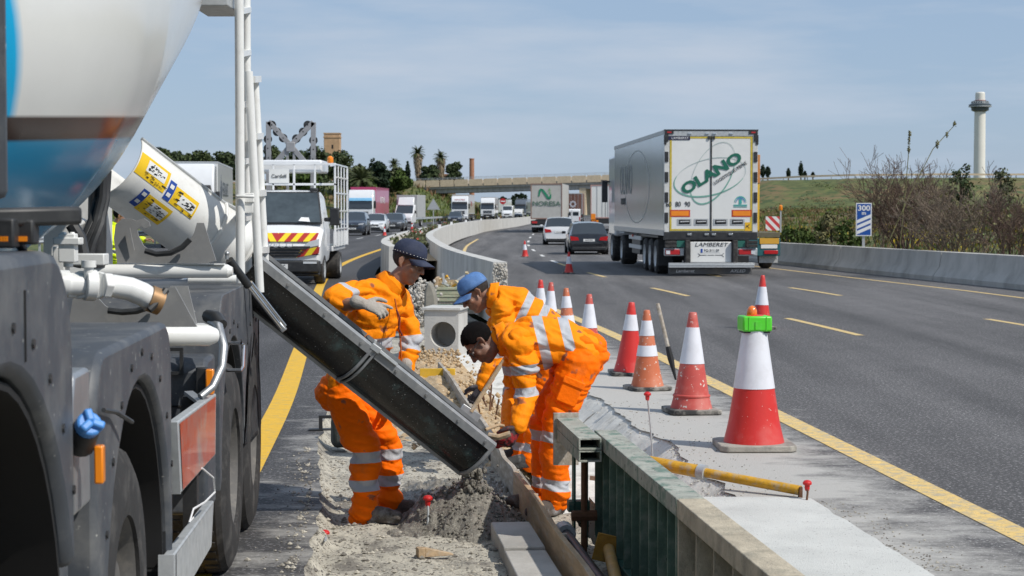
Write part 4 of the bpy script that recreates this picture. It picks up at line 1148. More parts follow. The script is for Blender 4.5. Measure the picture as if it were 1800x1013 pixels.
def cap_shell(M, root, m, s=1.0, tilt=.0, patch=None):
 """baseball cap: crown with six gores, band and curved peak"""
 W = M @ Matrix.Translation((0, -.006, .052)) @ Matrix.Rotation(tilt, 4, 'X') @ Matrix.Scale(s, 4)
 b = MB(); b.M = W
 nu, nv = 36, 12; vs = []; fs = []
 for i in range(nv + 1):
  e = math.pi / 2 * (1 - i / nv)
  for j in range(nu):
   a = 2 * math.pi * j / nu
   k = 1 - .018 * abs(math.cos(3 * a)) ** 8 + .012 * noise.noise((math.sin(a) * 3, math.cos(a) * 3, i * .5))
   ce = math.cos(e) ** .72
   front = 1 + .06 * max(0, math.cos(a)) * math.sin(e) * (1 - i / nv) * 2
   vs.append((.086 * k * ce * math.sin(a), .108 * k * ce * math.cos(a) * front, .094 * math.sin(e) ** .9 - .008 * (1 if i == nv else 0)))
 for i in range(nv):
  for j in range(nu): fs.append((i*nu + j, i*nu + (j+1) % nu, (i+1)*nu + (j+1) % nu, (i+1)*nu + j))
 b.add(vs, fs)
 cr = b.build('cap', m, root)
 sd = cr.modifiers.new('solid', 'SOLIDIFY'); sd.thickness = .004
 b = MB(); b.M = W
 vs = []; fs = []; nu, nv = 17, 7
 for i in range(nv + 1):
  t = i / nv
  for j in range(nu):
   a = (j / (nu - 1) - .5) * 2
   x = a * (.079 - .012 * t)
   y0 = .104 * math.sqrt(max(0.02, 1 - (x / .087) ** 2))
   ln = .078 * math.sqrt(max(0, 1 - abs(a) ** 2.6))
   vs.append((x, y0 + ln * t, -.004 - .020 * t - .34 * (x ** 2) / .086 * (1 + t) * .9))
 for i in range(nv):
  for j in range(nu - 1): fs.append((i*nu + j, i*nu + j + 1, (i+1)*nu + j + 1, (i+1)*nu + j))
 b.add(vs, fs); pk = b.build('peak', m, cr)
 sd = pk.modifiers.new('solid', 'SOLIDIFY'); sd.thickness = .005
 b = MB(); b.M = W; b.ball((0, 0, .094), (.008, .008, .005), 8, 5); b.build('button', m, cr)
 if patch:
  for (a, e, w_, h_, mm_) in patch:
   ce = math.cos(e) ** .72
   p = V((.088 * ce * math.sin(a), .110 * ce * math.cos(a), .096 * math.sin(e)))
   nn = V((math.sin(a) * math.cos(e), math.cos(a) * math.cos(e), math.sin(e)))
   b = MB(); b.M = W @ frame(p, V((0, 0, 1)).cross(nn), nn.cross(V((0, 0, 1)).cross(nn))); b.cbox((0, 0, .001), (w_, h_, .004)); b.build('patch', mm_, cr)
 return cr
def hand_prims(b, wrist, d, nrm, side, curl=(.3, .4, .35, .3), s=1.0, spread=.12, thumb=.5, fat=1.0):
 """wrist point, d along the palm, nrm out of the palm's back, side = thumb side"""
 d = V(d).normalized(); nrm = V(nrm); nrm = (nrm - d * nrm.dot(d)).normalized(); sd = V(side); sd = (sd - d * sd.dot(d) - nrm * sd.dot(nrm)).normalized()
 W = V(wrist)
 b.tube([W - d * .03 * s, W + d * .005 * s, W + d * .05 * s, W + d * .092 * s], [.029 * s, .032 * s, .041 * s, .042 * s], 12, side=sd, ry=[.022 * s * fat, .020 * s * fat, .018 * s * fat, .014 * s * fat], round_=True)
 offs = (.032, .011, -.011, -.031); ln = (.074, .084, .078, .062)
 for k in range(4):
  base = W + d * (.088 if k in (1, 2) else .083) * s + sd * offs[k] * s
  p = [base]; c = curl[k]; an = c * .5
  dd = d + sd * (spread * (1.2 - .8 * k))
  for q, f in enumerate((.45, .32, .25)):
   dirv = (dd.normalized() * math.cos(an) - nrm * math.sin(an))
   p.append(p[-1] + dirv * ln[k] * f * s); an += c
  b.tube([W + d * .06 * s + sd * offs[k] * .8 * s] + p, [.011 * s * fat, .0115 * s * fat, .0105 * s * fat, .0095 * s * fat, .0082 * s * fat], 8, round_=True)
 t0 = W + d * .022 * s + sd * .028 * s
 t1 = t0 + (d * .55 + sd * .75 - nrm * .3 * thumb).normalized() * .045 * s
 t2 = t1 + (d * .85 + sd * .35 - nrm * .7 * thumb).normalized() * .034 * s
 t3 = t2 + (d * .9 + sd * .05 - nrm * .9 * thumb).normalized() * .027 * s
 b.tube([t0, t1, t2, t3], [.017 * s * fat, .014 * s * fat, .0115 * s * fat, .0095 * s * fat], 8, round_=True)
def boot_prims(b, ankle, toe_dir, z0, s=1.0):
 a = V(ankle); t = V((toe_dir[0], toe_dir[1], 0)).normalized()
 sd = V((t.y, -t.x, 0))
 heel = V((a.x, a.y, z0)) - t * .055 * s
 b.tube([a + V((0, 0, .12)), a + V((0, 0, .02)), V((a.x, a.y, z0 + .05))], [.055, .052, .056], 12, side=sd, ry=[.06, .06, .065], round_=True)
 b.tube([heel + V((0, 0, .048)), heel + t * .1 * s + V((0, 0, .052)), heel + t * .2 * s + V((0, 0, .046)), heel + t * .275 * s + V((0, 0, .040))], [.038, .043, .050, .036], 12, side=sd, ry=[.046, .05, .044, .034], round_=True)
 n = 14
 pts = []
 for k in range(n):
  q = 2 * math.pi * k / n; u = .5 + .5 * math.cos(q); w_ = (.040 + .014 * math.sin(math.pi * min(1, u * 1.1))) * math.sin(q)
  pts.append(heel + t * (-.03 + .325 * u) * s + sd * w_)
 vs = [p + V((0, 0, .0)) for p in pts] + [p + V((0, 0, .028)) for p in pts]
 fs = [(k, (k+1) % n, n + (k+1) % n, n + k) for k in range(n)] + [tuple(reversed(range(n))), tuple(range(n, 2*n))]
 b.add(vs, fs)
def finish(name, me, m, root):
 me.materials.append(m)
 me.polygons.foreach_set('use_smooth', [True] * len(me.polygons))
 me.transform(WM[root.name].inverted())
 me.name = name
 o = bpy.data.objects.new(name, me); COL.objects.link(o); o.parent = root; WM[o.name] = WM[root.name]
 return o
def person(label, base, J, shoulder, hip, jacket_m, trouser_m, skin, hr=1.0, trouser_bands=(), jacket_bands=(), boots=M_BOOT, aniso_j=(.6, .6, 1.6), aniso_t=(.5, .5, 1.7), gloves=None, rolled=None, body_r=1.0, seed=0.0, collar=True, foci=(), hem_drop=.02, sleeve=1.0, leg=1.0):
 """J: dict of joints in world space"""
 S = V(shoulder).normalized(); H = V(hip).normalized()
 body = MB(); k_ = body_r
 body.tube([J['pelvis'], J['waist'], J['chest'], J['neck0']], [.13*k_, .13*k_, .155*k_, .07*k_], 16, side=S, ry=[.095*k_, .095*k_, .10*k_, .06*k_], round_=True)
 body.tube([J['neck0'] - (J['neck1'] - J['neck0']) * .4, J['neck0'], J['neck1']], [.064, .060, .056], 14, round_=True)
 head_prims(body, J['headM'], hr)
 for a in ('L', 'R'):
  body.tube([J['sh' + a], J['el' + a], J['wr' + a]], [.05, .042, .028], 12, round_=True)
  body.tube([J['el' + a], J['el' + a].lerp(J['wr' + a], .35), J['wr' + a]], [.040, .044, .028], 12, round_=True)
  h = J['hand' + a]
  if h: hand_prims(body, J['wr' + a], *h['f'], curl=h['curl'], s=.86 if h.get('glove') else 1.0, spread=h.get('spread', .12), thumb=h.get('thumb', .5), fat=.85 if h.get('glove') else 1.0)
  body.tube([J['hip' + a], J['kn' + a], J['an' + a]], [.085, .06, .045], 12, round_=True)
  ft = V((J['an' + a].x, J['an' + a].y, J['z' + a] + .05)); body.tube([J['an' + a], ft, ft + V((*J['toe' + a], 0)).normalized() * .12], [.035, .032, .022], 8, round_=True)
 me = remesh(body, .0062, 3)
 me.materials.append(skin); me.polygons.foreach_set('use_smooth', [True] * len(me.polygons))
 root = bpy.data.objects.new('person', me); COL.objects.link(root)
 root.location = base; WM[root.name] = Matrix.Translation(base)
 me.transform(Matrix.Translation(-V(base)))
 tag(root, label, 'person')
 tr = MB()
 tr.tube([J['waist'].lerp(J['pelvis'], .35), J['pelvis'], J['pelvis'] + (J['pelvis'] - J['waist']).normalized() * .05], [.165*k_, .175*k_, .15*k_], 18, side=H, ry=[.125*k_, .135*k_, .12*k_], round_=True)
 if 'seat' in J: tr.ball(J['seat'][0], J['seat'][1], 16, 10)
 for a in ('L', 'R'):
  h0, kn, an = J['hip' + a], J['kn' + a], J['an' + a]
  an2 = an + (an - kn).normalized() * .035
  tr.tube([h0, h0.lerp(kn, .5), kn], [.118*leg, .108*leg, .088*leg], 16, round_=True)
  tr.tube([kn, kn.lerp(an, .3), kn.lerp(an, .75), an2], [.087*leg, .086*leg, .080*leg, .084*leg], 16, round_=True)
 me = remesh(tr, .0078, 4)
 fl = [(J['knL'], .17), (J['knR'], .17), (J['anL'], .15), (J['anR'], .15), (J['pelvis'], .2)]
 wrinkle(me, .017, 6.0, .0035, aniso_t, seed, fl)
 bands_attr(me, trouser_bands)
 finish('trousers', me, trouser_m, root)
 jk = MB()
 hem = J['pelvis'] + (J['pelvis'] - J['waist']).normalized() * hem_drop
 jk.tube([hem, J['pelvis'].lerp(J['waist'], .5), J['waist'], J['chest'], J['neck0'].lerp(J['chest'], .25), J['neck0']], [.175*k_, .178*k_, .175*k_, .195*k_, .135*k_, .085*k_], 20, side=S, ry=[.135*k_, .14*k_, .14*k_, .142*k_, .105*k_, .08*k_], round_=True)
 if 'belly' in J: jk.ball(J['belly'][0], J['belly'][1], 16, 10)
 for a in ('L', 'R'):
  sh, el, wr = J['sh' + a], J['el' + a], J['wr' + a]
  jk.tube([J['chest'].lerp(J['neck0'], .5).lerp(sh, .6), sh], [.095, .082], 14, round_=True)
  if rolled and a in rolled:
   e2 = el.lerp(wr, rolled[a])
   jk.tube([sh, sh.lerp(el, .5), el], [.084*sleeve, .082*sleeve, .085*sleeve], 14, round_=True)
   jk.tube([el, e2], [.085*sleeve, .080*sleeve], 14, round_=True)
   cfd = (wr - el).normalized()
   jk.tube([e2 - cfd * .05, e2 + cfd * .01], [.088*sleeve, .085*sleeve], 14)
  else:
   wr2 = wr - (wr - el).normalized() * .01
   jk.tube([sh, sh.lerp(el, .5), el], [.083*sleeve, .077*sleeve, .070*sleeve], 14, round_=True)
   jk.tube([el, el.lerp(wr2, .5), wr2], [.070*sleeve, .064*sleeve, .052*sleeve], 14, round_=True)
 me = remesh(jk, .0078, 4)
 fl = [(J['elL'], .17), (J['elR'], .17), (J['shL'], .16), (J['shR'], .16), (J['waist'], .22)]
 wrinkle(me, .016, 6.0, .003, aniso_j, seed + 5, fl)
 bands_attr(me, jacket_bands)
 jo = finish('jacket', me, jacket_m, root)
 if collar:
  b = MB(); nd = (J['neck1'] - J['neck0']).normalized()
  rg = []; n = 26
  c0 = J['neck0'] - nd * .02
  x = S - nd * S.dot(nd); x.normalize(); y = nd.cross(x)
  fr = J['headM'].to_3x3() @ V((0, 1, 0)); fa = math.atan2(fr.dot(y), fr.dot(x))
  vs = []; fs = []
  for i, (rr, hh) in enumerate(((.078, -.01), (.082, .035), (.084, .062), (.094, .058), (.104, .022), (.11, -.004))):
   for j in range(n):
    a = fa + .32 + (2 * math.pi - .64) * j / (n - 1)
    wob = 1 + .05 * math.sin(a * 5 + i)
    vs.append(c0 + nd * hh * wob + (x * math.cos(a) + y * math.sin(a)) * rr * k_)
  for i in range(5):
   for j in range(n - 1): fs.append((i*n + j, i*n + j + 1, (i+1)*n + j + 1, (i+1)*n + j))
  b.add(vs, fs); co_ = b.build('collar', jacket_m, root)
  sd = co_.modifiers.new('solid', 'SOLIDIFY'); sd.thickness = .006
 for a in ('L', 'R'):
  b = MB(); boot_prims(b, J['an' + a], J['toe' + a], J['z' + a])
  me = remesh(b, .007, 2); wrinkle(me, .003, 14, .002); finish('boot', me, boots, root)
  h = J['hand' + a]
  if h and h.get('glove'):
   b = MB(); hand_prims(b, J['wr' + a], *h['f'], curl=h['curl'], s=1.0, spread=h.get('spread', .12), thumb=h.get('thumb', .5), fat=1.12)
   dd = V(h['f'][0]).normalized()
   b.tube([J['wr' + a] - dd * h.get('cuff', .05), J['wr' + a] - dd * .01], [.040, .034], 12, round_=True)
   me = remesh(b, .0045, 2); finish('glove', me, h['glove'], root)
 return root
ZF = -.085
def worker_navy():
 Y0 = 11.08
 J = {}
 J['pelvis'] = P(612, 672, Y0); J['waist'] = P(636, 622, Y0); J['chest'] = P(664, 548, Y0 + .0); J['neck0'] = P(688, 502, Y0); J['neck1'] = P(712, 478, Y0 - .01)
 hd = V((.82, -.40, -.30)); J['headM'] = head_frame(P(716, 463, Y0 - .015), hd, V((.42, .0, .9)))
 J['shR'] = P(634, 515, Y0 - .14); J['shL'] = P(700, 528, Y0 + .15)
 J['elR'] = P(585, 535, Y0 - .34); J['wrR'] = P(640, 535, Y0 - .52)
 J['elL'] = P(722, 588, Y0 + .12); J['wrL'] = P(716, 655, Y0 - .02)
 J['hipR'] = P(605, 700, Y0 - .09); J['hipL'] = P(628, 700, Y0 + .12)
 J['knR'] = P(641, 792, Y0 - .11); J['knL'] = P(686, 790, Y0 + .14)
 J['anR'] = P(640, 893, Y0 - .12); J['anL'] = P(684, 882, Y0 + .14)
 J['toeR'] = (.92, -.38); J['toeL'] = (.97, -.15); J['zR'] = ZF; J['zL'] = ZF - .005
 J['seat'] = (P(586, 690, Y0 + .02), (.115, .17, .12))
 J['handR'] = dict(f=(V((.85, -.15, -.25)), V((.12, -.75, .65)), V((.25, .55, .75))), curl=(.12, .65, .75, .8), spread=.1, thumb=.25, glove=M_GLOVE)
 J['handL'] = dict(f=(V((.1, -.1, -1)), V((1, .2, 0)), V((0, -1, 0))), curl=(.5, .5, .5, .5), glove=M_GLOVE)
 base = V((J['anR'].x + .03, Y0, ZF))
 tb = []
 for a, ks in (('R', ((803, .0), (852, 0))), ('L', ((797, 0), (843, 0)))):
  for y, _ in ks:
   x = 640 if a == 'R' else 686
   p = P(x, y, J['kn' + a].y); tb.append((p, J['an' + a] - J['kn' + a] + V((.02, 0, 0)), .036, p, .17))
 jb = []
 ax = (J['chest'] - J['waist']).normalized()
 for t in (.02,):
  p = P(650, 606, Y0); jb.append((p, V((-.10, .05, 1)), .034, p, .36))
 p = J['elL'].lerp(J['wrL'], .2); jb.append((P(722, 612, Y0 + .1), V((-.30, 0, 1)), .032, P(722, 612, Y0 + .1), .10))
 jb.append((P(718, 578 + 5, Y0 + .12), V((.05, 0, 1)), .0, p, .0))
 p = J['shR'].lerp(J['elR'], .52); jb.append((p, J['elR'] - J['shR'], .032, p, .14))
 r = person('worker in a navy cap and orange suit standing behind the black chute, one arm raised', base, J, V((-.66, -.72, 0)) * -1 if False else V((.45, .89, 0)), V((.3, .95, 0)), M_OR, M_TR, M_SK1, tb and 1.0, tb, jb, rolled={'R': .22}, seed=1.3, body_r=1.0)
 hm = J['headM']
 head_parts(hm, r, M_HAIR2)
 hair_shell(hm, r, M_HAIR2, low=-.055)
 dots = []
 cap_shell(hm, r, M_NAVY, 1.03, tilt=.06)
 # stitching line on the cap band
 b = MB(); W = hm @ Matrix.Translation((0, -.006, .052)) @ Matrix.Rotation(.06, 4, 'X') @ Matrix.Scale(1.035, 4)
 b.M = W
 for k in range(26):
  a = -2.6 + 5.2 * k / 25
  b.cbox((.0885 * math.sin(a), .1105 * math.cos(a), .004), (.005, .003, .003), Matrix.Rotation(-a, 3, 'Z'))
 b.build('stitching', MT['white_clean'], r)
 # grey beard shadow: short stubble
 b = MB(); zx = [P(x, y, Y0 - dy) for x, y, dy in ((694, 525, .16), (700, 560, .165), (704, 600, .17), (706, 640, .17))]; b.tube(zx, .005, 6); b.build('zip', mat_cache('zip_orange', (.5, .09, .0), .5), r)
 # breast cords
 b = MB()
 p0 = J['chest'] + V((.155, -.14, .05)); 
 b.tube([P(697, 545, Y0 - .17), P(703, 560, Y0 - .19), P(701, 578, Y0 - .19), P(707, 590, Y0 - .18)], .006, 6); b.build('cord', mat('cord_dark', (.15, .02, .01), .7), r)
 return r
worker_navy()
def worker_bent():
 Y0 = 11.32
 J = {}
 J['pelvis'] = P(1022, 618, Y0); J['waist'] = P(985, 602, Y0); J['chest'] = P(930, 598, Y0); J['neck0'] = P(884, 598, Y0); J['neck1'] = P(862, 603, Y0 - .01)
 hd = V((-.52, -.18, -.84)); J['headM'] = head_frame(P(846, 603, Y0 - .02), hd, V((-.85, .1, .5)))
 J['shL'] = P(912, 602, Y0 - .19); J['shR'] = P(905, 610, Y0 + .17)
 J['elL'] = P(927, 690, Y0 - .25); J["wrL"] = P(910, 752, Y0 - .43)
 J['elR'] = P(905, 690, Y0 + .18); J["wrR"] = P(893, 762, Y0 - .3)
 J['hipL'] = P(1020, 640, Y0 - .11); J['hipR'] = P(1010, 640, Y0 + .12)
 J['knL'] = P(976, 745, Y0 - .14); J['knR'] = P(958, 745, Y0 + .13)
 J['anL'] = P(976, 868, Y0 - .12); J['anR'] = P(957, 862, Y0 + .15)
 J['toeL'] = (-.7, -.7); J['toeR'] = (-.95, -.1); J['zL'] = ZF; J['zR'] = ZF
 J['seat'] = (P(1040, 622, Y0), (.11, .16, .12))
 J['belly'] = (P(950, 615, Y0), (.15, .15, .12))
 J['handL'] = dict(f=(V((-.45, -.35, -.75)), V((.75, -.55, .1)), V((-.2, -.7, .5))), curl=(.75, .8, .8, .8), spread=.05, thumb=.9, glove=M_GLOVE_R, cuff=.03)
 J['handR'] = dict(f=(V((-.3, -.6, -.55)), V((.4, -.2, -.8)), V((.7, -.5, .1))), curl=(.7, .8, .8, .8), spread=.05, thumb=.8, glove=M_GLOVE_R, cuff=.03)
 base = V((J['anL'].x, Y0, ZF))
 tb = []
 for a, ys in (('L', (768, 852)), ('R', (765, 848))):
  for y in ys:
   p = P(977 if a == 'L' else 957, y, J['kn' + a].y); tb.append((p, V((.0, 0, 1)) + V((.12, 0, 0)), .036, p, .17))
 jb = []
 for x in (955, 1000):
  p = P(x, 605, Y0); jb.append((p, V((1, 0, .24)), .034, p, .33))
 for t in (.54, .98):
  p = J['shL'].lerp(J['elL'], t); jb.append((p, V((.12, 0, -1)), .031, p, .105))
  p = J['shR'].lerp(J['elR'], t); jb.append((p, V((-.1, 0, -1)), .031, p, .105))
 r = person('worker with black hair and glasses bent double in an orange suit by the chute mouth', base, J, V((.0, 1, 0)), V((0, 1, 0)), M_OR, M_TR, M_SK3, 1.0, tb, jb, boots=M_BOOT, seed=8.1, leg=1.06, sleeve=1.06, body_r=1.04)
 hm = J['headM']
 head_parts(hm, r, M_HAIR)
 hair_shell(hm, r, M_HAIR, low=-.052, s=1.035)
 # glasses
 b = MB(); b.M = hm
 for sx in (-1, 1):
  b.tube([(sx * .083, -.006, .014), (sx * .079, .05, .014), (sx * .066, .098, .012)], .0034, 6)
  ring = [(sx * .034 + .027 * math.cos(a), .104 - abs(math.cos(a)) * .006, .006 + .02 * math.sin(a)) for a in [2 * math.pi * k / 14 for k in range(15)]]
  b.tube(ring, .0032, 6, cap=False)
 b.tube([(-.008, .108, .010), (.008, .108, .010)], .003, 6)
 b.build('glasses', MT['black_plastic'], r)
 # cargo pocket and flap on the thigh
 th = J['hipL'].lerp(J['knL'], .45); d = (J['knL'] - J['hipL']).normalized()
 xx = d; zz = V((0.1, -1, 0.2)); yy = zz.cross(xx)
 b = MB(); b.M = frame(th + V((.0, -.112, .0)), xx, yy); b.cbox((0, 0, 0), (.15, .13, .02)); b.build('pocket', M_TR, r, bevel=.008)
 b = MB(); b.M = frame(th + V((.0, -.116, .0)) - xx * .065, xx, yy); b.cbox((0, 0, .004), (.045, .14, .02)); b.build('pocket_flap', M_TR, r, bevel=.006)
 return r
worker_bent()
def worker_blue():
 Y0 = 13.4
 J = {}
 J['pelvis'] = P(975, 610, Y0); J['waist'] = P(950, 570, Y0); J['chest'] = P(905, 536, Y0); J['neck0'] = P(868, 522, Y0); J['neck1'] = P(848, 519, Y0)
 hd = V((-.80, -.18, -.56)); J['headM'] = head_frame(P(838, 516, Y0), hd, V((-.55, .02, .83)))
 J['shL'] = P(885, 545, Y0 - .17); J['shR'] = P(880, 545, Y0 + .17)
 J['elL'] = P(874, 622, Y0 - .2); J['wrL'] = P(848, 678, Y0 - .28)
 J['elR'] = P(868, 622, Y0 + .22); J['wrR'] = P(846, 682, Y0 + .0)
 J['hipL'] = P(972, 640, Y0 - .1); J['hipR'] = P(966, 640, Y0 + .12)
 J['knL'] = P(946, 725, Y0 - .12); J['knR'] = P(925, 730, Y0 + .13)
 J['anL'] = P(936, 802, Y0 - .1); J['anR'] = P(915, 795, Y0 + .15)
 J['toeL'] = (-.85, -.5); J['toeR'] = (-.9, -.3); J['zL'] = ZF; J['zR'] = ZF
 J['handL'] = dict(f=(V((-.45, -.1, -.85)), V((.5, -.85, .0)), V((-.8, -.4, .4))), curl=(.85, .9, .9, .9), spread=.04, thumb=1.0, glove=M_GLOVE_D, cuff=.03)
 J['handR'] = dict(f=(V((-.4, .1, -.85)), V((.5, .8, .0)), V((-.8, .3, .4))), curl=(.85, .9, .9, .9), spread=.04, thumb=1.0, glove=M_GLOVE_D, cuff=.03)
 base = V((J['anL'].x, Y0, ZF))
 tb = []
 for a, ys in (('L', (735, 788)), ('R', (735, 785))):
  for y in ys:
   p = P(940 if a == 'L' else 920, y, J['kn' + a].y); tb.append((p, V((.15, 0, 1)), .034, p, .17))
 jb = []
 for x in (918, 955):
  p = P(x, 550, Y0); jb.append((p, V((.9, 0, -.45)), .032, p, .3))
 for t in (.55, 1.0):
  p = J['shL'].lerp(J['elL'], t); jb.append((p, V((.05, 0, -1)), .03, p, .1))
  p = J['shR'].lerp(J['elR'], t); jb.append((p, V((.05, 0, -1)), .03, p, .1))
 r = person('worker in a faded blue cap and orange suit leaning over behind the bent worker', base, J, V((.0, 1, 0)), V((0, 1, 0)), M_OR, M_TR, M_SK2, 1.06, tb, jb, boots=M_BOOTB, seed=3.7, body_r=1.02)
 hm = J['headM']
 head_parts(hm, r, M_HAIR2, 1.06)
 hair_shell(hm, r, M_HAIR2, low=-.045, s=1.05)
 cap_shell(hm, r, M_DENIM, 1.09, tilt=.04, patch=[(2.2, .28, .03, .022, MT['ink'])])
 # tool held in the hands
 a = P(884, 636, Y0 - .32); c = P(828, 724, Y0 - .38)
 rr = empty('shovel', (c.x, c.y, -.05), 0, 'tool with a wooden shaft in the gloved hands of the worker in the blue cap', 'shovel')
 b = MB(); b.tube([a + (a - c) * .1, c], .016, 8); b.build('shaft', MT['wood'], rr)
 d = (c - a).normalized()
 b = MB(); b.beam(c - d * .02, c + d * .22, .16, .012, (0.3, -1, 0)); b.build('blade', MT['steel'], rr, bevel=.004)
 return r
worker_blue()
def worker_yellow():
 Y0 = 26; xc = (203 - 900) / 3200 * Y0; z0 = -.0
 J = {}
 p = lambda dx, z, dy=0: V((xc + dx, Y0 + dy, z0 + z))
 J['pelvis'] = p(0, .98); J['waist'] = p(0, 1.12); J['chest'] = p(0.01, 1.38); J['neck0'] = p(.02, 1.56); J['neck1'] = p(.05, 1.64)
 J['headM'] = head_frame(p(.07, 1.70), V((.9, .1, -.3)), V((.2, 0, 1)))
 J['shL'] = p(0.02, 1.50, .19); J['shR'] = p(-.02, 1.50, -.19)
 J['elR'] = p(.05, 1.32, -.42); J['wrR'] = p(.28, 1.36, -.36)
 J['elL'] = p(.15, 1.3, .34); J['wrL'] = p(.36, 1.36, .2)
 J['hipR'] = p(0, .92, -.1); J['hipL'] = p(0, .92, .1); J['knR'] = p(.03, .5, -.11); J['knL'] = p(.02, .5, .11); J['anR'] = p(0, .1, -.12); J['anL'] = p(0, .1, .12)
 J['toeR'] = (1, -.2); J['toeL'] = (1, .2); J['zR'] = z0; J['zL'] = z0
 for a in 'LR': J['hand' + a] = dict(f=(V((.9, .1, .1)), V((0, 0, 1)), V((0, -1 if a == 'L' else 1, 0))), curl=(.6, .6, .6, .6))
 jb = [(p(0, 1.2), (0, 0, 1), .03, p(0, 1.2), .3)]
 r = person('person in a bright yellow jacket seen between the white fittings of the mixer', V((xc, Y0, z0)), J, V((0, 1, 0)), V((0, 1, 0)), M_YW, mat('navy_trousers', (.03, .035, .05), .8, var=.2), M_SK2, 1.0, (), jb, seed=4.4)
 head_parts(J['headM'], r, M_HAIR); hair_shell(J['headM'], r, M_HAIR)
 return r
worker_yellow()
# ================================================================== CONCRETE MIXER TRUCK
TA = math.atan(.06)
TM = Matrix.Translation((-0.843, 0, 0)) @ Matrix.Rotation(TA, 4, 'Z')
TLAT = TM.to_3x3() @ V((1, 0, 0))
def TP(px, py, lat=0.0):
 d = ray(px, py); o = V((0, 0, CAMH)); q = TM @ V((lat, 0, 0))
 return o + d * ((q - o).dot(TLAT) / d.dot(TLAT))
M_DRUM = mat('drum_paint', (0.66, 0.665, 0.65), 0.25, var=0.05, scale=2, spec=.42)
def paint_drum():
 t = M_DRUM.node_tree; N = t.nodes; K = t.links; b = N['Principled BSDF']
 old = b.inputs['Base Color'].links[0].from_socket
 g = N.new('ShaderNodeAttribute'); g.attribute_name = 'bandz'
 g2 = N.new('ShaderNodeAttribute'); g2.attribute_name = 'bandt'
 def mixstep(a, thr, col, src, soft=.006, inv=False):
  r = N.new('ShaderNodeMapRange'); r.inputs['From Min'].default_value = thr - soft; r.inputs['From Max'].default_value = thr + soft
  if inv: r.inputs['To Min'].default_value = 1; r.inputs['To Max'].default_value = 0
  K.new(src.outputs['Fac'], r.inputs['Value'])
  m = N.new('ShaderNodeMix'); m.data_type = 'RGBA'; K.new(r.outputs['Result'], m.inputs['Factor']); K.new(a, m.inputs['A']); m.inputs['B'].default_value = (*col, 1)
  return m.outputs['Result']
 c = mixstep(old, .034, (.01, .36, .66), g2, .004, True)
 c = mixstep(c, 0.0, (.04, .026, .023), g, .006, True)
 c = mixstep(c, -.078, (.03, .24, .43), g, .006, True)
 K.new(c, b.inputs['Base Color'])
 n = N.new('ShaderNodeTexNoise'); n.inputs['Scale'].default_value = 3; n.inputs['Detail'].default_value = 6
 r = N.new('ShaderNodeMapRange'); r.inputs['To Min'].default_value = .08; r.inputs['To Max'].default_value = .26; K.new(n.outputs['Fac'], r.inputs['Value']); K.new(r.outputs['Result'], b.inputs['Roughness'])
paint_drum()
M_FEND = mat('fender_grey', (0.058, 0.066, 0.079), 0.55, var=0.12, scale=5, bump=.05, bscale=90, dust=(.20, .20, .195), dscale=4, damt=.6, dthr=(.46, .72), speck=(.33, .33, .31), sscale=42, sthr=.70, ddetail=9)
M_WHITE_T = mat('white_enamel', (0.74, 0.745, 0.73), 0.35, var=0.06, scale=6, dust=(.45, .43, .4), dscale=9, damt=.4, dthr=(.55, .75), coat=.2)
M_BRK = mat('bracket_grey', (0.27, 0.27, 0.27), 0.6, .2, var=0.12, scale=8, dust=(.4, .39, .37), dscale=12, damt=.4)
M_CHUTE = mat('chute_black', (0.009, 0.0095, 0.010), 0.24, var=0.3, scale=6, bump=.10, bscale=40, dust=(.08, .15, .15), dscale=7, damt=.5, dthr=(.54, .8), speck=(.34, .34, .33), sscale=105, sthr=.70, ddetail=9)
M_REFL = mat('reflector_red', (0.55, 0.10, 0.055), 0.3, var=.15, scale=7, dust=(.32, .27, .25), dscale=3.5, damt=.85, dthr=(.45, .65), coat=.4)
mixer = empty('concrete_mixer_truck', TM @ V((-1.25, 7.2, 0)), TA, 'large concrete mixer truck with a white and blue drum and dark grey fenders', 'mixer truck')
def tb(fn, name, m, bevel=0, parent=mixer, ang=38, **k):
 b = MB(); b.M = TM.copy(); fn(b); return b.build(name, m, parent, bevel=bevel, ang=ang, **k)
def wb(fn, name, m, bevel=0, parent=mixer, ang=38, **k):
 b = MB(); fn(b); return b.build(name, m, parent, bevel=bevel, ang=ang, **k)
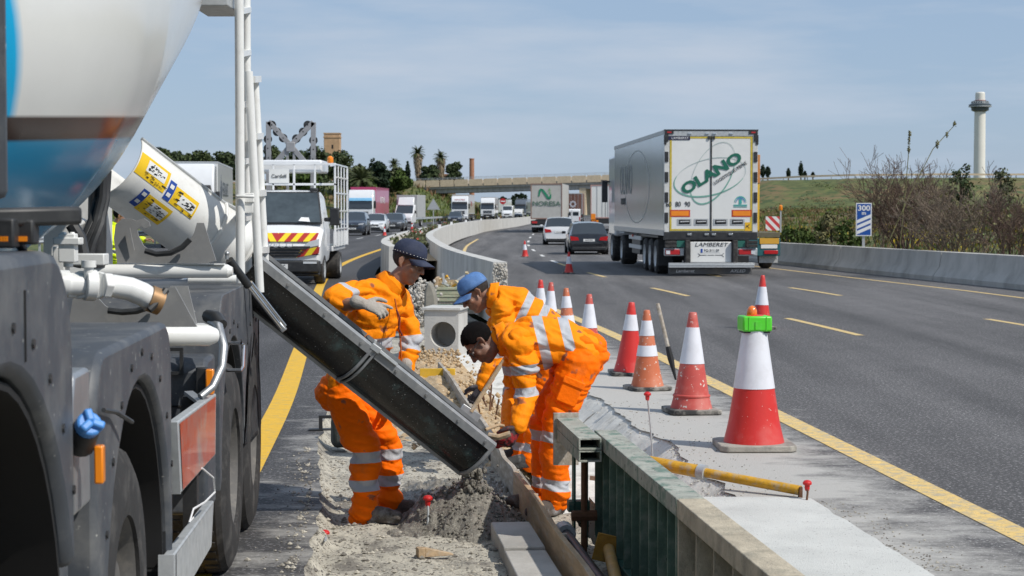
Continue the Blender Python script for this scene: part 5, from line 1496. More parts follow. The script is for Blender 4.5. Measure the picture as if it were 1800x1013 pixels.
def make_drum():
 a = V((-1.25, 5.47, 2.283)); c = V((-1.25, 10.75, 3.868)); ax = (c - a).normalized(); Ld = (c - a).length
 prof = [(0, .30), (.0, .6), (.015, .87), (.08, 1.03), (.16, 1.18), (.2416, 1.238), (.25, 1.241), (.30, 1.241), (.40, 1.241), (.545, 1.241), (.56, 1.238), (.665, 1.15), (.7756, 1.054), (.89, .885), (.985, .74), (1.0, .72), (1.0, .5)]
 prof2 = []
 for (t0, r0), (t1, r1) in zip(prof[:-1], prof[1:]):
  k = max(1, int((t1 - t0) * 40))
  for q in range(k): prof2.append((t0 + (t1 - t0) * q / k, r0 + (r1 - r0) * q / k))
 prof2.append(prof[-1])
 x = V((1, 0, 0)); y = ax.cross(x)
 b = MB(); b.M = TM.copy(); n = 96
 rg = [[a + ax * (Ld * t) + (x * math.cos(2*math.pi*q/n) + y * math.sin(2*math.pi*q/n)) * r for q in range(n)] for t, r in prof2]
 b.rings(rg)
 o = b.build('drum', M_DRUM, mixer, ang=50)
 me = o.data; Mw = WM[mixer.name]
 vals = []; ts = []
 Ti = TM.inverted()
 for v in me.vertices:
  wv = Mw @ v.co; l = Ti @ wv
  vals.append(l.z - (1.80 + .0505 * l.y)); ts.append((l - a).dot(ax) / Ld)
 at = me.attributes.new('bandz', 'FLOAT', 'POINT'); at.data.foreach_set('value', vals)
 at = me.attributes.new('bandt', 'FLOAT', 'POINT'); at.data.foreach_set('value', ts)
 b = MB(); b.M = TM.copy(); rr = []
 for t, r in ((.955, .79), (.955, .83), (.975, .83), (.975, .75)):
  rr.append([a + ax * (Ld * t) + (x * math.cos(2*math.pi*q/64) + y * math.sin(2*math.pi*q/64)) * r for q in range(64)])
 b.rings(rr, cap=False); b.build('roller_ring', MT['steel'], o)
make_drum()
tb(lambda b: (b.box((-1.75, 2.2, .75), (-1.6, 10.9, 1.05)), b.box((-.9, 2.2, .75), (-.75, 10.9, 1.05)), b.box((-1.7, 9.6, 1.05), (-.8, 10.9, 1.25)), b.box((-1.6, 8.9, .8), (-.9, 9.1, 1.0))), 'chassis', MT['black_plastic'])
for lo, hi in (((-1.55, 4.85, 1.05), (-.95, 5.3, 2.2)), ((-1.7, 9.7, 1.25), (-1.55, 10.4, 2.7)), ((-.95, 9.7, 1.25), (-.8, 10.4, 2.7))): tb(lambda b: b.box(lo, hi), 'drum_stand', M_WHITE_T, .02)
M_RIM = mat('dusty_rim', (.12, .115, .11), .7, .2, var=.2, dust=(.25, .23, .2), damt=.5)
def wheel(parent, M, r=.52, wd=.3, hub=True, seg=40):
 b = MB(); b.M = M @ Matrix.Rotation(R(90), 4, 'Y')
 h = wd / 2
 b.lathe([(r*.56, -h), (r*.62, -h*1.02), (r*.86, -h), (r*.965, -h*.86), (r, -h*.7), (r, h*.7), (r*.965, h*.86), (r*.86, h), (r*.62, h*1.02), (r*.56, h), (r*.54, h*.6), (r*.54, -h*.6)], seg, cap=False)
 t = b.build('wheel', MT['rubber'], parent, world=True, ang=30)
 b = MB(); b.M = M @ Matrix.Rotation(R(90), 4, 'Y')
 b.lathe([(r*.10, -h*.5), (r*.5, -h*.35), (r*.55, -h*.9), (r*.565, -h*.95), (r*.565, h*.95), (r*.55, h*.9), (r*.5, h*.35), (r*.30, h*.2), (r*.28, h*.75), (r*.1, h*.8)], seg)
 b.build('rim', M_RIM, t, ang=30)
 if hub:
  b = MB(); b.M = M @ Matrix.Rotation(R(90), 4, 'Y')
  for k in range(10):
   a = 2 * math.pi * k / 10; b.tube([(r*.38*math.cos(a), r*.38*math.sin(a), h*.2), (r*.38*math.cos(a), r*.38*math.sin(a), h*.45)], .016, 6)
  b.build('wheel_nuts', MT['steel'], t)
  b = MB(); b.M = M @ Matrix.Rotation(R(90), 4, 'Y')      # tread blocks
  for k in range(48):
   a = 2 * math.pi * k / 48
   for z_ in (-h*.45, 0, h*.45):
    b.M = M @ Matrix.Rotation(R(90), 4, 'Y') @ Matrix.Rotation(a + (.065 if z_ == 0 else 0), 4, 'Z'); b.box((r*.99, -.016, z_ - h*.19), (r*1.012, .016, z_ + h*.19))
  b.build('tread', MT['rubber'], t, smooth=False)
 return t
for y, x in ((3.85, -.22), (5.85, -.22), (9.05, -.22), (10.25, -.22)):
 wheel(mixer, TM @ Matrix.Translation((x + (.055 if y > 8 else 0), y, .52)), .52, .34)
 wheel(mixer, TM @ Matrix.Translation((-2.3, y, .52)), .52, .32)
def arch(yc, zc, r, a0=0, a1=180, n=22):
 return [(yc + r * math.cos(R(a0 + (a1 - a0) * k / n)), zc + r * math.sin(R(a0 + (a1 - a0) * k / n))) for k in range(n + 1)]
def rnd_top(y0, y1, z, rr, n=6):
 out = []
 for k in range(n + 1):
  a = R(180 - 90 * k / n); out.append((y0 + rr + rr * math.cos(a), z - rr + rr * math.sin(a)))
 for k in range(n + 1):
  a = R(90 - 90 * k / n); out.append((y1 - rr + rr * math.cos(a), z - rr + rr * math.sin(a)))
 return out
def fender(name, y0, y1, ztop, arcs, zl0, zl1, lat0=0, lat1=-.62, rr=.17, bev=.07):
 poly = [(y0, zl0)] + rnd_top(y0, y1, ztop, rr) + [(y1, zl1)]
 inner = []
 for yc, zc, r, a0, a1 in reversed(arcs): inner += arch(yc, zc, r, a0, a1)
 poly = poly + inner
 tb(lambda b: b.ext(poly, lat1, lat0), name, M_FEND, bev, ang=50)
 # dark liner
 for yc, zc, r, a0, a1 in arcs:
  def ln(b):
   p = arch(yc, zc, r - .012, a0, a1); q = [(y, z) for y, z in arch(yc, zc, r - .03, a0, a1)]
   b.ext(p + q[::-1], lat1, lat0 - .03)
  tb(ln, 'fender_liner', MT['black_deep'])
fender('fender', 4.98, 6.62, 1.40, [(5.86, .53, .72, -2, 208)], .18, .5, 0, -.75)
fender('fender', 8.36, 10.62, 1.40, [(9.05, .55, .62, 0, 180), (10.22, .55, .56, -2, 180)], .5, .5, .0, -.8, .2)
fender('fender', 2.6, 4.66, 1.70, [(3.82, .62, .83, 18, 200)], .4, .9, .0, -.8, .28, .1)
for y in (4.05,):
 tb(lambda b: b.box((-.003, y, 1.46), (.004, y + .008, 1.62)), 'fender_seam', MT['black_deep'])
for yc, r_, n_, a0, a1 in ((5.86, .80, 9, 25, 155), (9.05, .70, 5, 55, 125), (10.22, .66, 5, 55, 125), (3.82, .93, 7, 30, 110)):
 for q in range(n_):
  a = R(a0 + (a1 - a0) * q / (n_ - 1)); yy = yc + r_ * math.cos(a); zz = (.62 if yc < 4 else .54) + r_ * math.sin(a)
  tb(lambda b: b.tube([(-.004, yy, zz), (.006, yy, zz)], .012, 8), 'fender_bolt', MT['black_plastic'])
# rear anti-spray flaps with ribs
def flap(y, z0, z1, lat0=-.02, lat1=-.5):
 f = tb(lambda b: b.box((lat1, y - .008, z0), (lat0, y + .008, z1)), 'mudflap', MT['black_plastic'])
 b = MB(); b.M = TM.copy()
 z = z0 + .02
 while z < z1 - .03:
  b.box((lat1 + .01, y - .026, z), (lat0 - .01, y - .009, z + .028)); z += .05
 b.build('flap_ribs', MT['black_plastic'], f)
flap(6.58, .22, 1.05); flap(9.66, .35, .95); flap(10.6, .52, 1.22, .005)
# step panel with latch ahead of the rear fender
tb(lambda b: b.ext([(8.0, .45), (8.0, 1.10), (8.06, 1.14), (8.36, 1.14), (8.36, .45)], -.8, -.02), 'side_panel', M_FEND, .02)
def latch(b):
 c = TP(302, 634, -.28); Y = 7.985
 l = TM.inverted() @ P(302, 634, 8.0)
 b.box((l.x - .055, 7.975, l.z - .06), (l.x + .055, 7.999, l.z - .045)); b.box((l.x - .055, 7.975, l.z + .045), (l.x + .055, 7.999, l.z + .06)); b.box((l.x - .055, 7.975, l.z - .045), (l.x - .04, 7.999, l.z + .045)); b.box((l.x + .04, 7.975, l.z - .045), (l.x + .055, 7.999, l.z + .045))
tb(latch, 'latch', MT['black_plastic'])
tb(lambda b: b.box((-.8, 7.996, .93), (-.03, 8.0 - .001, .938)), 'panel_seam', MT['black_deep'])
# amber side markers
def amber(px0, px1, py0, py1, lat):
 a = TP(px0, py0, lat); 
 l = TM.inverted() @ a; l2 = TM.inverted() @ TP(px1, py1, lat)
 tb(lambda b: b.box((lat - .02, min(l.y, l2.y), min(l.z, l2.z)), (lat + .02, max(l.y, l2.y), max(l.z, l2.z))), 'side_marker', MT['orange_lamp'], .006)
l = TM.inverted() @ P(363, 672, 7.9)
tb(lambda b: b.box((l.x - .005, l.y, l.z - .055), (l.x + .03, l.y + .05, l.z + .055)), 'side_marker', MT['orange_lamp'], .006)
tb(lambda b: b.box((l.x - .05, l.y + .03, l.z - .07), (l.x + .0, l.y + .08, l.z + .06)), 'marker_holder', MT['black_plastic'], .004)
l3 = TM.inverted() @ P(173, 818, 4.72)
tb(lambda b: b.box((l3.x - .012, l3.y, l3.z - .05), (l3.x + .012, l3.y + .04, l3.z + .05)), 'side_marker', MT['orange_lamp'], .005)
# underrun boards with reflective film
def sideboard(c, m, name):
 pts = [TP(x, y, .02) for x, y in c]
 b = MB(); inw = TLAT * -.04
 b.add(pts + [p + inw for p in pts], [(0,1,2,3),(7,6,5,4),(0,4,5,1),(1,5,6,2),(2,6,7,3),(3,7,4,0)])
 o = b.build(name, MT['galv'], mixer, bevel=.006)
 cen = sum(pts, V((0, 0, 0))) / 4
 f = [cen + (p - cen) * .93 + TLAT * .003 for p in pts]
 b = MB(); b.add(f, [(0, 1, 2, 3)]); b.build('reflective_film', m, o, fixn=False)
 # front end cap
 e = [pts[0], pts[3], pts[3] + TLAT * -.055, pts[0] + TLAT * -.055]; fw = TM.to_3x3() @ V((0, -.012, 0))
 b = MB(); b.add(e + [p + fw for p in e], [(0,1,2,3),(7,6,5,4),(0,4,5,1),(1,5,6,2),(2,6,7,3),(3,7,4,0)]); b.build('end_cap', MT['galv'], o)
sideboard([(312, 742), (380, 692), (379, 800), (318, 868)], M_REFL, 'side_board')
sideboard([(306, 975), (376, 880), (372, 960), (306, 1075)], MT['galv'], 'side_board')
for y in (6.85, 7.75): tb(lambda b: b.box((-.1, y, .4), (-.04, y + .08, 1.0)), 'board_bracket', MT['black_plastic'])
# handle, hook tube and cord
wb(lambda b: b.tube([TP(402, 603, .0), TP(424, 603, .07), TP(428, 606, .075), TP(427, 646, .075), TP(423, 651, .07), TP(398, 651, .0)], .0095, 8), 'grab_handle', MT['chrome'])
wb(lambda b: b.tube([P(372, 566, 7.95), P(384, 574, 7.85), P(393, 610, 7.8), P(390, 645, 7.75), P(374, 680, 7.7), P(352, 698, 7.65)], [.022, .021, .02, .018, .017, .016], 10), 'hose_hook', MT['steel'])
wb(lambda b: b.tube([P(366, 556, 8.0), P(380, 560, 7.92), P(389, 572, 7.88)], [.03, .032, .028], 10), 'hook_grip', MT['black_plastic'])
wb(lambda b: b.beam(P(331, 690, 7.75), P(354, 708, 7.65), .04, .014), 'hook_plate', MT['steel'])
wb(lambda b: b.tube([TP(355, 823, .05), TP(375, 840, .06), TP(378, 865, .06), TP(360, 883, .05), TP(340, 895, .05), TP(333, 918, .05), TP(340, 910, .05)], .004, 5), 'cord', MT['white_clean'])
# AdBlue tank with blue cap between the fenders
tb(lambda b: b.ext([(4.70, 1.0), (4.70, 1.30), (4.74, 1.37), (4.96, 1.37), (4.96, 1.0)], -.55, -.012), 'tank', MT['steel'], .012)
cp = P(152, 752, 4.68)
wb(lambda b: b.tube([cp + V((-.03, .05, -.05)), cp + V((0.0, 0, 0))], [.04, .036], 14), 'filler_neck', MT['black_plastic'])
M_BLUE = mat('cap_blue', (.07, .25, .62), .5, var=.1, scale=20)
def bluecap(b):
 d = V((.5, -.7, .5)).normalized(); x = d.orthogonal().normalized(); y = d.cross(x)
 b.tube([cp, cp + d * .03], .034, 16)
 for k in range(3):
  a = k * 2.094; q = x * math.cos(a) + y * math.sin(a); b.beam(cp + d * .03, cp + d * .03 + q * .036, .022, .03, d)
wb(bluecap, 'filler_cap', M_BLUE, .006)
wb(lambda b: b.ext([(4.66, .2), (4.66, 1.0), (4.73, 1.06), (4.78, 1.02), (4.78, .2)], -1.35, -1.17), 'splash_guard', M_FEND, .02)
wb(lambda b: b.tube([P(182, 721, 5.0), P(205, 725, 5.2), P(232, 742, 5.35)], .007, 6), 'cable', MT['black_plastic'])
tb(lambda b: b.box((-2.45, 2.0, 1.75), (-.085, 3.86, 3.4)), 'cab', M_FEND, .06)
tb(lambda b: b.box((-.10, 3.865, 1.82), (.0, 3.92, 3.3)), 'cab_rear_pillar', M_FEND, .02)
def bar(b):
 b.beam(P(-30, 383, 4.3), P(132, 379, 4.45), .09, .045)
wb(bar, 'step_bar', MT['black_plastic'], .01)
wb(lambda b: (b.cbox(P(8, 410, 4.3), (.06, .06, .07)), b.cbox(P(42, 408, 4.35), (.06, .06, .06)), b.beam(P(20, 412, 4.3), P(42, 440, 4.4), .02, .02)), 'bar_clamp', MT['black_plastic'], .006)
wb(lambda b: (b.cbox(P(8, 420, 4.28), (.022, .02, .012)), b.cbox(P(40, 420, 4.32), (.022, .02, .012))), 'clamp_seal', MT['orange_lamp'])
# fill between cab fender and bar: rounded tank behind the cab
tb(lambda b: b.box((-.6, 4.3, 1.4), (-.12, 4.7, 1.68)), 'air_box', M_FEND, .05)
wb(lambda b: b.tube([P(150, 477, 8.9), P(400, 477, 9.0)], .034, 18), 'cross_pipe', M_WHITE_T)
wb(lambda b: b.tube([P(400, 477, 9.0), P(409, 477, 9.0)], [.034, .02], 18), 'pipe_end', M_WHITE_T)
wb(lambda b: b.box(P(205, 466, 8.95), P(396, 463, 8.99)), 'pipe_plate', M_WHITE_T)
wb(lambda b: b.tube([P(330, 491, 9.15), P(415, 491, 9.2)], .022, 14), 'cross_pipe', M_WHITE_T)
wb(lambda b: b.tube([P(70, 592, 7.35), P(368, 590, 7.55), P(379, 590, 7.57)], [.043, .043, .03], 18), 'cross_pipe', M_WHITE_T)
wb(lambda b: b.beam(P(110, 574, 7.4), P(362, 572, 7.6), .12, .012), 'pipe_plate', M_WHITE_T)
wb(lambda b: b.beam(P(130, 577, 7.3), P(260, 577, 7.4), .02, .014), 'pipe_plate', M_BRK)
def plate(pts, Y, name='bracket_plate', m=M_BRK, th=.012):
 f = [P(x, y, Y) for x, y in pts]; n = len(f)
 b = MB(); b.add(f + [p + V((0, th, 0)) for p in f], [tuple(range(n)), tuple(reversed(range(n, 2*n)))] + [(k, n + k, n + (k+1) % n, (k+1) % n) for k in range(n)])
 return b.build(name, m, mixer, ang=30)
plate([(206,463),(200,420),(203,395),(215,384),(231,385),(238,388),(252,384),(262,390),(264,398),(256,402),(248,398),(241,404),(243,414),(252,432),(268,444),(290,447),(310,442),(328,430),(341,410),(346,392),(358,392),(380,459),(362,463)], 8.93)
plate([(228, 401), (236, 440), (222, 410)], 8.90, 'bracket_plate')
plate([(120,575),(128,525),(150,520),(172,524),(185,538),(205,548),(235,550),(262,538),(275,508),(308,505),(346,575)], 7.35)
plate([(268,555),(300,503),(330,503),(347,574),(290,574)], 7.6)
wb(lambda b: b.tube([P(255, 441, 8.88), P(275, 447, 8.88), P(300, 445, 8.88), P(320, 435, 8.88), P(334, 421, 8.88)], .014, 8), 'hose', MT['black_plastic'])
wb(lambda b: b.tube([P(190, 546, 7.3), P(215, 549, 7.3), P(240, 547, 7.3), P(262, 540, 7.3), P(285, 520, 7.3)], .013, 8), 'hose', MT['black_plastic'])
wb(lambda b: b.tube([P(96, 498, 6.6), P(120, 499, 6.62)], .05, 18), 'pipe_elbow', M_WHITE_T)
wb(lambda b: b.tube([P(118, 500, 6.62), P(160, 502, 6.65), P(200, 503, 6.7), P(228, 508, 6.72), P(250, 517, 6.74), P(268, 528, 6.75)], [.042, .042, .043, .044, .044, .042], 18), 'pipe_elbow', M_WHITE_T)
for x0, x1, r_ in ((116, 134, .052), (140, 146, .052), (148, 168, .058), (170, 176, .05), (178, 192, .05)):
 wb(lambda b: b.tube([P(x0, 501, 6.63), P(x1, 502, 6.65)], r_, 6 if x0 in (116, 178) else 18), 'pipe_collar', M_WHITE_T, .004)
wb(lambda b: (b.tube([P(156, 490, 6.62), P(156, 462, 6.62)], .018, 12), b.tube([P(156, 470, 6.62), P(156, 458, 6.62)], .027, 10)), 'valve_stem', M_WHITE_T)
wb(lambda b: (b.tube([P(262, 524, 6.74), P(283, 532, 6.76)], .05, 14)), 'hose_clamp', mat('brass', (.33, .2, .1), .5, .5, var=.3, scale=20))
wb(lambda b: b.tube([P(262, 545, 6.7), P(278, 530, 6.72), P(292, 510, 6.75)], .014, 8), 'hose_lever', MT['black_plastic'])
wb(lambda b: (b.cbox(P(120, 436, 7.6), (.07, .06, .12)), b.cbox(P(120, 424, 7.6), (.11, .08, .03)), b.tube([P(112, 420, 7.6), P(112, 408, 7.6)], .012, 8), b.tube([P(127, 420, 7.6), P(127, 408, 7.6)], .012, 8), b.tube([P(120, 448, 7.6), P(120, 470, 7.6)], .02, 10)), 'valve_block', M_WHITE_T, .006)
wb(lambda b: (b.cbox(P(155, 456, 7.9), (.16, .1, .05)), b.cbox(P(108, 466, 7.9), (.05, .1, .16))), 'pipe_bracket', M_WHITE_T, .005)
def cowl(b):
 f = [P(x, y, 8.7) for x, y in ((75, 455), (76, 405), (118, 388), (136, 396), (104, 452))]
 n = len(f); b.add(f + [p + V((0, .25, .02)) for p in f], [tuple(range(n)), tuple(reversed(range(n, 2*n)))] + [(k, n + k, n + (k+1) % n, (k+1) % n) for k in range(n)])
wb(cowl, 'cowl', M_WHITE_T, .01)
hb = random.Random(2)
for k, (x0, x1, x2) in enumerate(((176, 172, 150), (182, 180, 160), (170, 164, 142))):
 wb(lambda b: b.tube([P(x0 + 6, 300, 8.4 + k * .05), P(x0 + 3, 350, 8.4 + k * .05), P(x1 - 4, 395, 8.35), P(x2 + 2, 430, 8.3), P(x2 - 8, 470, 8.3)], .022, 9), 'hydraulic_hose', MT['black_plastic'])
wb(lambda b: b.tube([P(126, 395, 8.1), P(140, 418, 8.1), P(146, 450, 8.1)], .03, 9), 'hydraulic_hose', MT['black_plastic'])
wb(lambda b: b.tube([P(172, 300, 8.9), P(170, 470, 8.9)], .045, 10), 'post', MT['black_plastic'])
ta = P(200, 286, 9.75); tcv = P(397, 434, 10.35)
tax = (tcv - ta).normalized(); tn = (V((.593, 0, .805)) - tax * V((.593, 0, .805)).dot(tax)).normalized(); tw = tn.cross(tax)
if tw.y > 0: tw = -tw
tr_ = .205; tL = (tcv - ta).length
def tpt(t, ph, dr=0.0): return ta + tax * (tL * t) + (tn * math.sin(ph) + tw * math.cos(ph)) * (tr_ + dr)
def trough(b):
 n = 26; k = 14
 vs = []; fs = []
 for i in range(k + 1):
  for j in range(n + 1):
   ph = R(72) - R(72 + 165) * j / n
   t = i / k
   vs.append(tpt(t, ph, .02 * max(0, t - .72) * 4))
 for i in range(k):
  for j in range(n): fs.append((i*(n+1)+j, i*(n+1)+j+1, (i+1)*(n+1)+j+1, (i+1)*(n+1)+j))
 b.add(vs, fs)
o = wb(trough, 'discharge_trough', M_WHITE_T, ang=180); sd = o.modifiers.new('solid', 'SOLIDIFY'); sd.thickness = .008; sd.offset = -1
trough_o = o
wb(lambda b: b.tube([tpt(0, R(72)), tpt(.6, R(72)), tpt(.72, R(72)), tpt(.82, R(72), .015), tpt(1.0, R(72), .022)], .011, 8), 'trough_rim', MT['galv'], parent=o)
wb(lambda b: b.tube([tpt(1.0, R(72) - R(237) * j / 20, .024) for j in range(21)], .012, 8), 'trough_rim', M_WHITE_T, parent=o)
wb(lambda b: b.tube([tpt(.74, R(70) - R(200) * j / 20, .006) for j in range(21)], .011, 8), 'trough_rim', M_WHITE_T, parent=o)
M_SY = mat('sticker_yellow', (.80, .52, .015), .45, var=.06); M_SB = mat('sticker_blue', (.02, .07, .33), .45, var=.06); M_SW = mat('sticker_white', (.72, .73, .72), .45, var=.05)
def sticker(t0, t1, s0, s1, m, dr, name='sticker'):
 def f(b):
  n = 8; vs = []; fs = []
  for i in range(2):
   for j in range(n + 1):
    vs.append(tpt(t0 + (t1 - t0) * i, math.asin(s0 + (s1 - s0) * j / n), dr))
  for j in range(n): fs.append((j, j + 1, n + 2 + j, n + 1 + j))
  b.add(vs, fs)
 return wb(f, name, m, parent=trough_o)
sq = random.Random(8)
def scrib(t0, t1, s0, s1, k, dr=.0055):
 def f(b):
  for q in range(k):
   t = sq.uniform(t0, t1); s_ = sq.uniform(s0, s1); w_ = sq.uniform(.006, .03); h_ = sq.uniform(.01, .035)
   p = [tpt(t, math.asin(s_), dr), tpt(t + w_, math.asin(s_), dr), tpt(t + w_ * 1.1, math.asin(min(.99, s_ + h_)), dr), tpt(t + .004, math.asin(min(.99, s_ + h_ * .7)), dr)]
   b.add(p, [(0, 1, 2, 3)])
 wb(f, 'sticker_print', MT['ink'], parent=trough_o)
sticker(.005, .25, .20, .72, M_SY, .002); sticker(.07, .225, .40, .66, M_SW, .0035); scrib(.08, .21, .42, .62, 26); scrib(.05, .23, .24, .36, 16)
sticker(.262, .315, .10, .60, M_SB, .002); sticker(.317, .515, .10, .56, M_SY, .002); sticker(.37, .50, .2, .46, M_SW, .0035); scrib(.38, .48, .22, .42, 22); scrib(.325, .36, .14, .5, 10); scrib(.37, .5, .12, .17, 6)
sticker(.13, .18, -.52, .02, M_SB, .002); sticker(.182, .385, -.56, -.02, M_SY, .002); sticker(.24, .365, -.42, -.12, M_SW, .0035); scrib(.25, .35, -.4, -.16, 22); scrib(.19, .23, -.5, -.1, 10); scrib(.24, .37, -.53, -.46, 6)
for t, s0 in ((.272, .2), (.272, .42), (.14, -.4), (.14, -.15)): sticker(t, t + .03, s0, s0 + .1, M_SW, .004, 'sticker_print')
# work lamp above the trough, on the truck
wb(lambda b: (b.ball(P(325, 323, 10.0), (.045, .045, .03), 14, 8), b.tube([P(325, 326, 10.0), P(333, 345, 10.1)], .01, 6)), 'work_lamp', MT['black_plastic'])
def pole(a, c, r): wb(lambda b: b.tube([a, c], r, 14), 'ladder_rail', M_WHITE_T, parent=ladder)
ladder = tb(lambda b: b.box((-.14, 9.92, 1.36), (-.06, 9.96, 1.5)), 'ladder', M_WHITE_T, .004)
pole(P(420, -70, 9.9), P(423, 506, 9.9), .025); pole(P(433, -70, 10.28), P(436, 484, 10.28), .023)
pole(P(437, 126, 9.95), P(457, 514, 9.95), .0235); pole(P(448, 138, 10.3), P(469, 510, 10.3), .022)
for y in (20, 95, 185, 285, 385): wb(lambda b: b.beam(P(421, y, 9.9), P(434, y - 3, 10.28), .05, .03), 'rung', M_WHITE_T, parent=ladder)
for y, x in ((140, 440), (240, 444), (340, 449), (440, 454)): wb(lambda b: b.beam(P(x, y, 9.95), P(x + 11, y - 1, 10.3), .055, .035), 'rung', M_WHITE_T, parent=ladder)
wb(lambda b: (b.cbox(P(432, 348, 9.93), (.09, .03, .05)), b.cbox(P(436, 362, 9.94), (.06, .03, .08)), b.tube([P(415, 345, 9.86), P(447, 346, 9.86)], .009, 8)), 'hinge', M_WHITE_T, .004, parent=ladder)
wb(lambda b: b.beam(P(350, 8, 10.0), P(414, 8, 10.0), .55, .075), 'platform', MT['galv'], .006)
wb(lambda b: b.tube([P(357, -20, 10.2), P(402, -25, 10.2)], .02, 8), 'platform_rail', M_WHITE_T)
wb(lambda b: b.tube([P(403, 457, 9.55), P(437, 503, 9.65)], .022, 12), 'strut', MT['black_plastic'])
wb(lambda b: (b.tube([P(432, 497, 9.63), P(494, 576, 9.85)], .013, 10), b.tube([P(440, 497, 9.66), P(500, 573, 9.9)], .013, 10)), 'strut_rod', MT['chrome'])
wb(lambda b: b.cbox(P(495, 575, 9.88), (.055, .05, .03), Matrix.Rotation(.9, 3, 'Y')), 'strut_end', MT['steel'], .004)
wb(lambda b: (b.tube([P(399, 456, 9.53), P(399, 447, 9.53)], .01, 8), b.ball(P(399, 446, 9.53), .014, 8, 6)), 'strut_eye', MT['steel'])
# ================================================================== BLACK POURING CHUTE (hung on the truck, swings by itself)
ca = P(428, 466, 10.22); ce = P(838, 792, 10.84)
cax = (ce - ca).normalized(); cn = V((.6, 0, .8)); cn = (cn - cax * cn.dot(cax)).normalized(); cw = cn.cross(cax)
if cw.y > 0: cw = -cw
cL = (ce - ca).length
chute = empty('pouring_chute', (ca.x, ca.y, ca.z), 0, 'long black half pipe chute with grey steel rims pouring concrete between the workers', 'chute')
def usec(r, up, n=16):
 """U section: (toward viewer, up)"""
 pts = [(r, up)]
 for k in range(n + 1):
  a = math.pi * k / n; pts.append((r * math.cos(a), -r * math.sin(a)))
 pts.append((-r, up)); return pts
def csec(t, pts): return [ca + cax * (cL * t) + cw * a + cn * b_ for a, b_ in pts]
def sect(t0, t1, r, up, name, m, th=.008, k=6):
 pts = usec(r, up); inner = [(a * (1 - th / r), b_ + (th if i not in (0, len(pts) - 1) else 0)) for i, (a, b_) in enumerate(pts)]
 ring = pts + inner[::-1]
 b = MB(); b.rings([csec(t0 + (t1 - t0) * q / k, ring) for q in range(k + 1)])
 return b.build(name, m, chute, ang=40)
R1 = .165
sect(0, .485, R1 + .006, .095, 'upper_section', M_CHUTE); sect(.455, 1.0, R1, .095, 'lower_section', M_CHUTE)
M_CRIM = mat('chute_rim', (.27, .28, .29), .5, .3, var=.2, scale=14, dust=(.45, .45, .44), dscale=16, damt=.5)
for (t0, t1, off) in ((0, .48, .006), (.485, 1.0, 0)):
 b = MB(); r_ = R1 + off
 b.rings([csec(t, [(r_ + .001, .065), (r_ + .011, .062), (r_ + .011, .108), (r_ - .012, .122), (r_ - .014, .10), (r_ + .001, .10)]) for t in (t0, t1)]); b.build('rim', M_CRIM, chute)
 b = MB(); b.rings([csec(t, [(-r_ - .011, .065), (-r_ - .001, .065), (-r_ - .001, .10), (-r_ + .014, .10), (-r_ + .012, .122), (-r_ - .011, .11)]) for t in (t0, t1)]); b.build('rim', M_CRIM, chute)
 b = MB(); b.rings([csec(t, [(.052, -r_ - .012), (-.03, -r_ - .012), (-.03, -r_ + .003), (.052, -r_ * .93 - .004)]) for t in (t0, t1)]); b.build('bounce_wear_strip', M_CRIM, chute)  # grey strip added for bounced light and wear along the chute's lower edge
for t in (.12, .27, .42, .57, .70, .84, .96):
 p = csec(t, [(R1 + .012, .088)])[0]
 b = MB(); b.tube([p, p + cw * .012], .009, 8); b.build('bolt', MT['steel'], chute)
for t, rr, w_ in ((.462, R1 + .013, .010), (.478, R1 + .016, .008), (.995, R1 + .006, .013)):
 b = MB(); b.tube(csec(t, [(a, c_) for a, c_ in usec(rr, .10, 20)]), w_, 8); b.build('joint_ring' if t < .9 else 'end_lip', M_CRIM, chute)
pp = csec(.47, [(R1 + .01, .115)])[0]
b = MB(); b.cbox(pp, (.06, .04, .035), Matrix.Rotation(.64, 3, 'Y')); b.tube([pp + V((-.02, 0, .0)), pp + V((.0, 0, .05))], .011, 8); b.beam(pp, pp + cax * .16, .03, .02); b.build('hinge_pin', MT['galv'], chute, bevel=.003)
p0 = csec(.985, [(.05, .12)])[0]
b = MB(); b.tube([p0, p0 + V((.06, -.02, -.01)), p0 + V((.13, -.02, .012))], .018, 8); b.tube([p0 + V((-.02, .02, .03)), p0 + V((.06, .1, .05)), p0 + V((.09, .12, .04))], .01, 8); b.build('handle', MT['wood'], chute)
# concrete hanging off the lip and falling
b = MB(); q = random.Random(4)
s0 = P(826, 818, 10.84)
for k in range(44):
 t = q.random(); p = s0 + V((q.gauss(.0, .032) + .04 * t, q.gauss(0, .03), .01 - .17 * t)); s_ = q.uniform(.010, .027) * (1.15 - .5 * t)
 b.ball(p, (s_, s_ * .9, s_ * 1.2), 7, 5)
for k in range(60):
 t = q.random(); p = s0 + V((q.gauss(.02, .06), q.gauss(0, .04), .0 - .22 * t)); s_ = q.uniform(.003, .009); b.ball(p, s_, 5, 3)
tag(b.build('falling_concrete', M_WET, smooth=True), 'clotted wet concrete dropping from the lip of the black chute', kind='stuff')
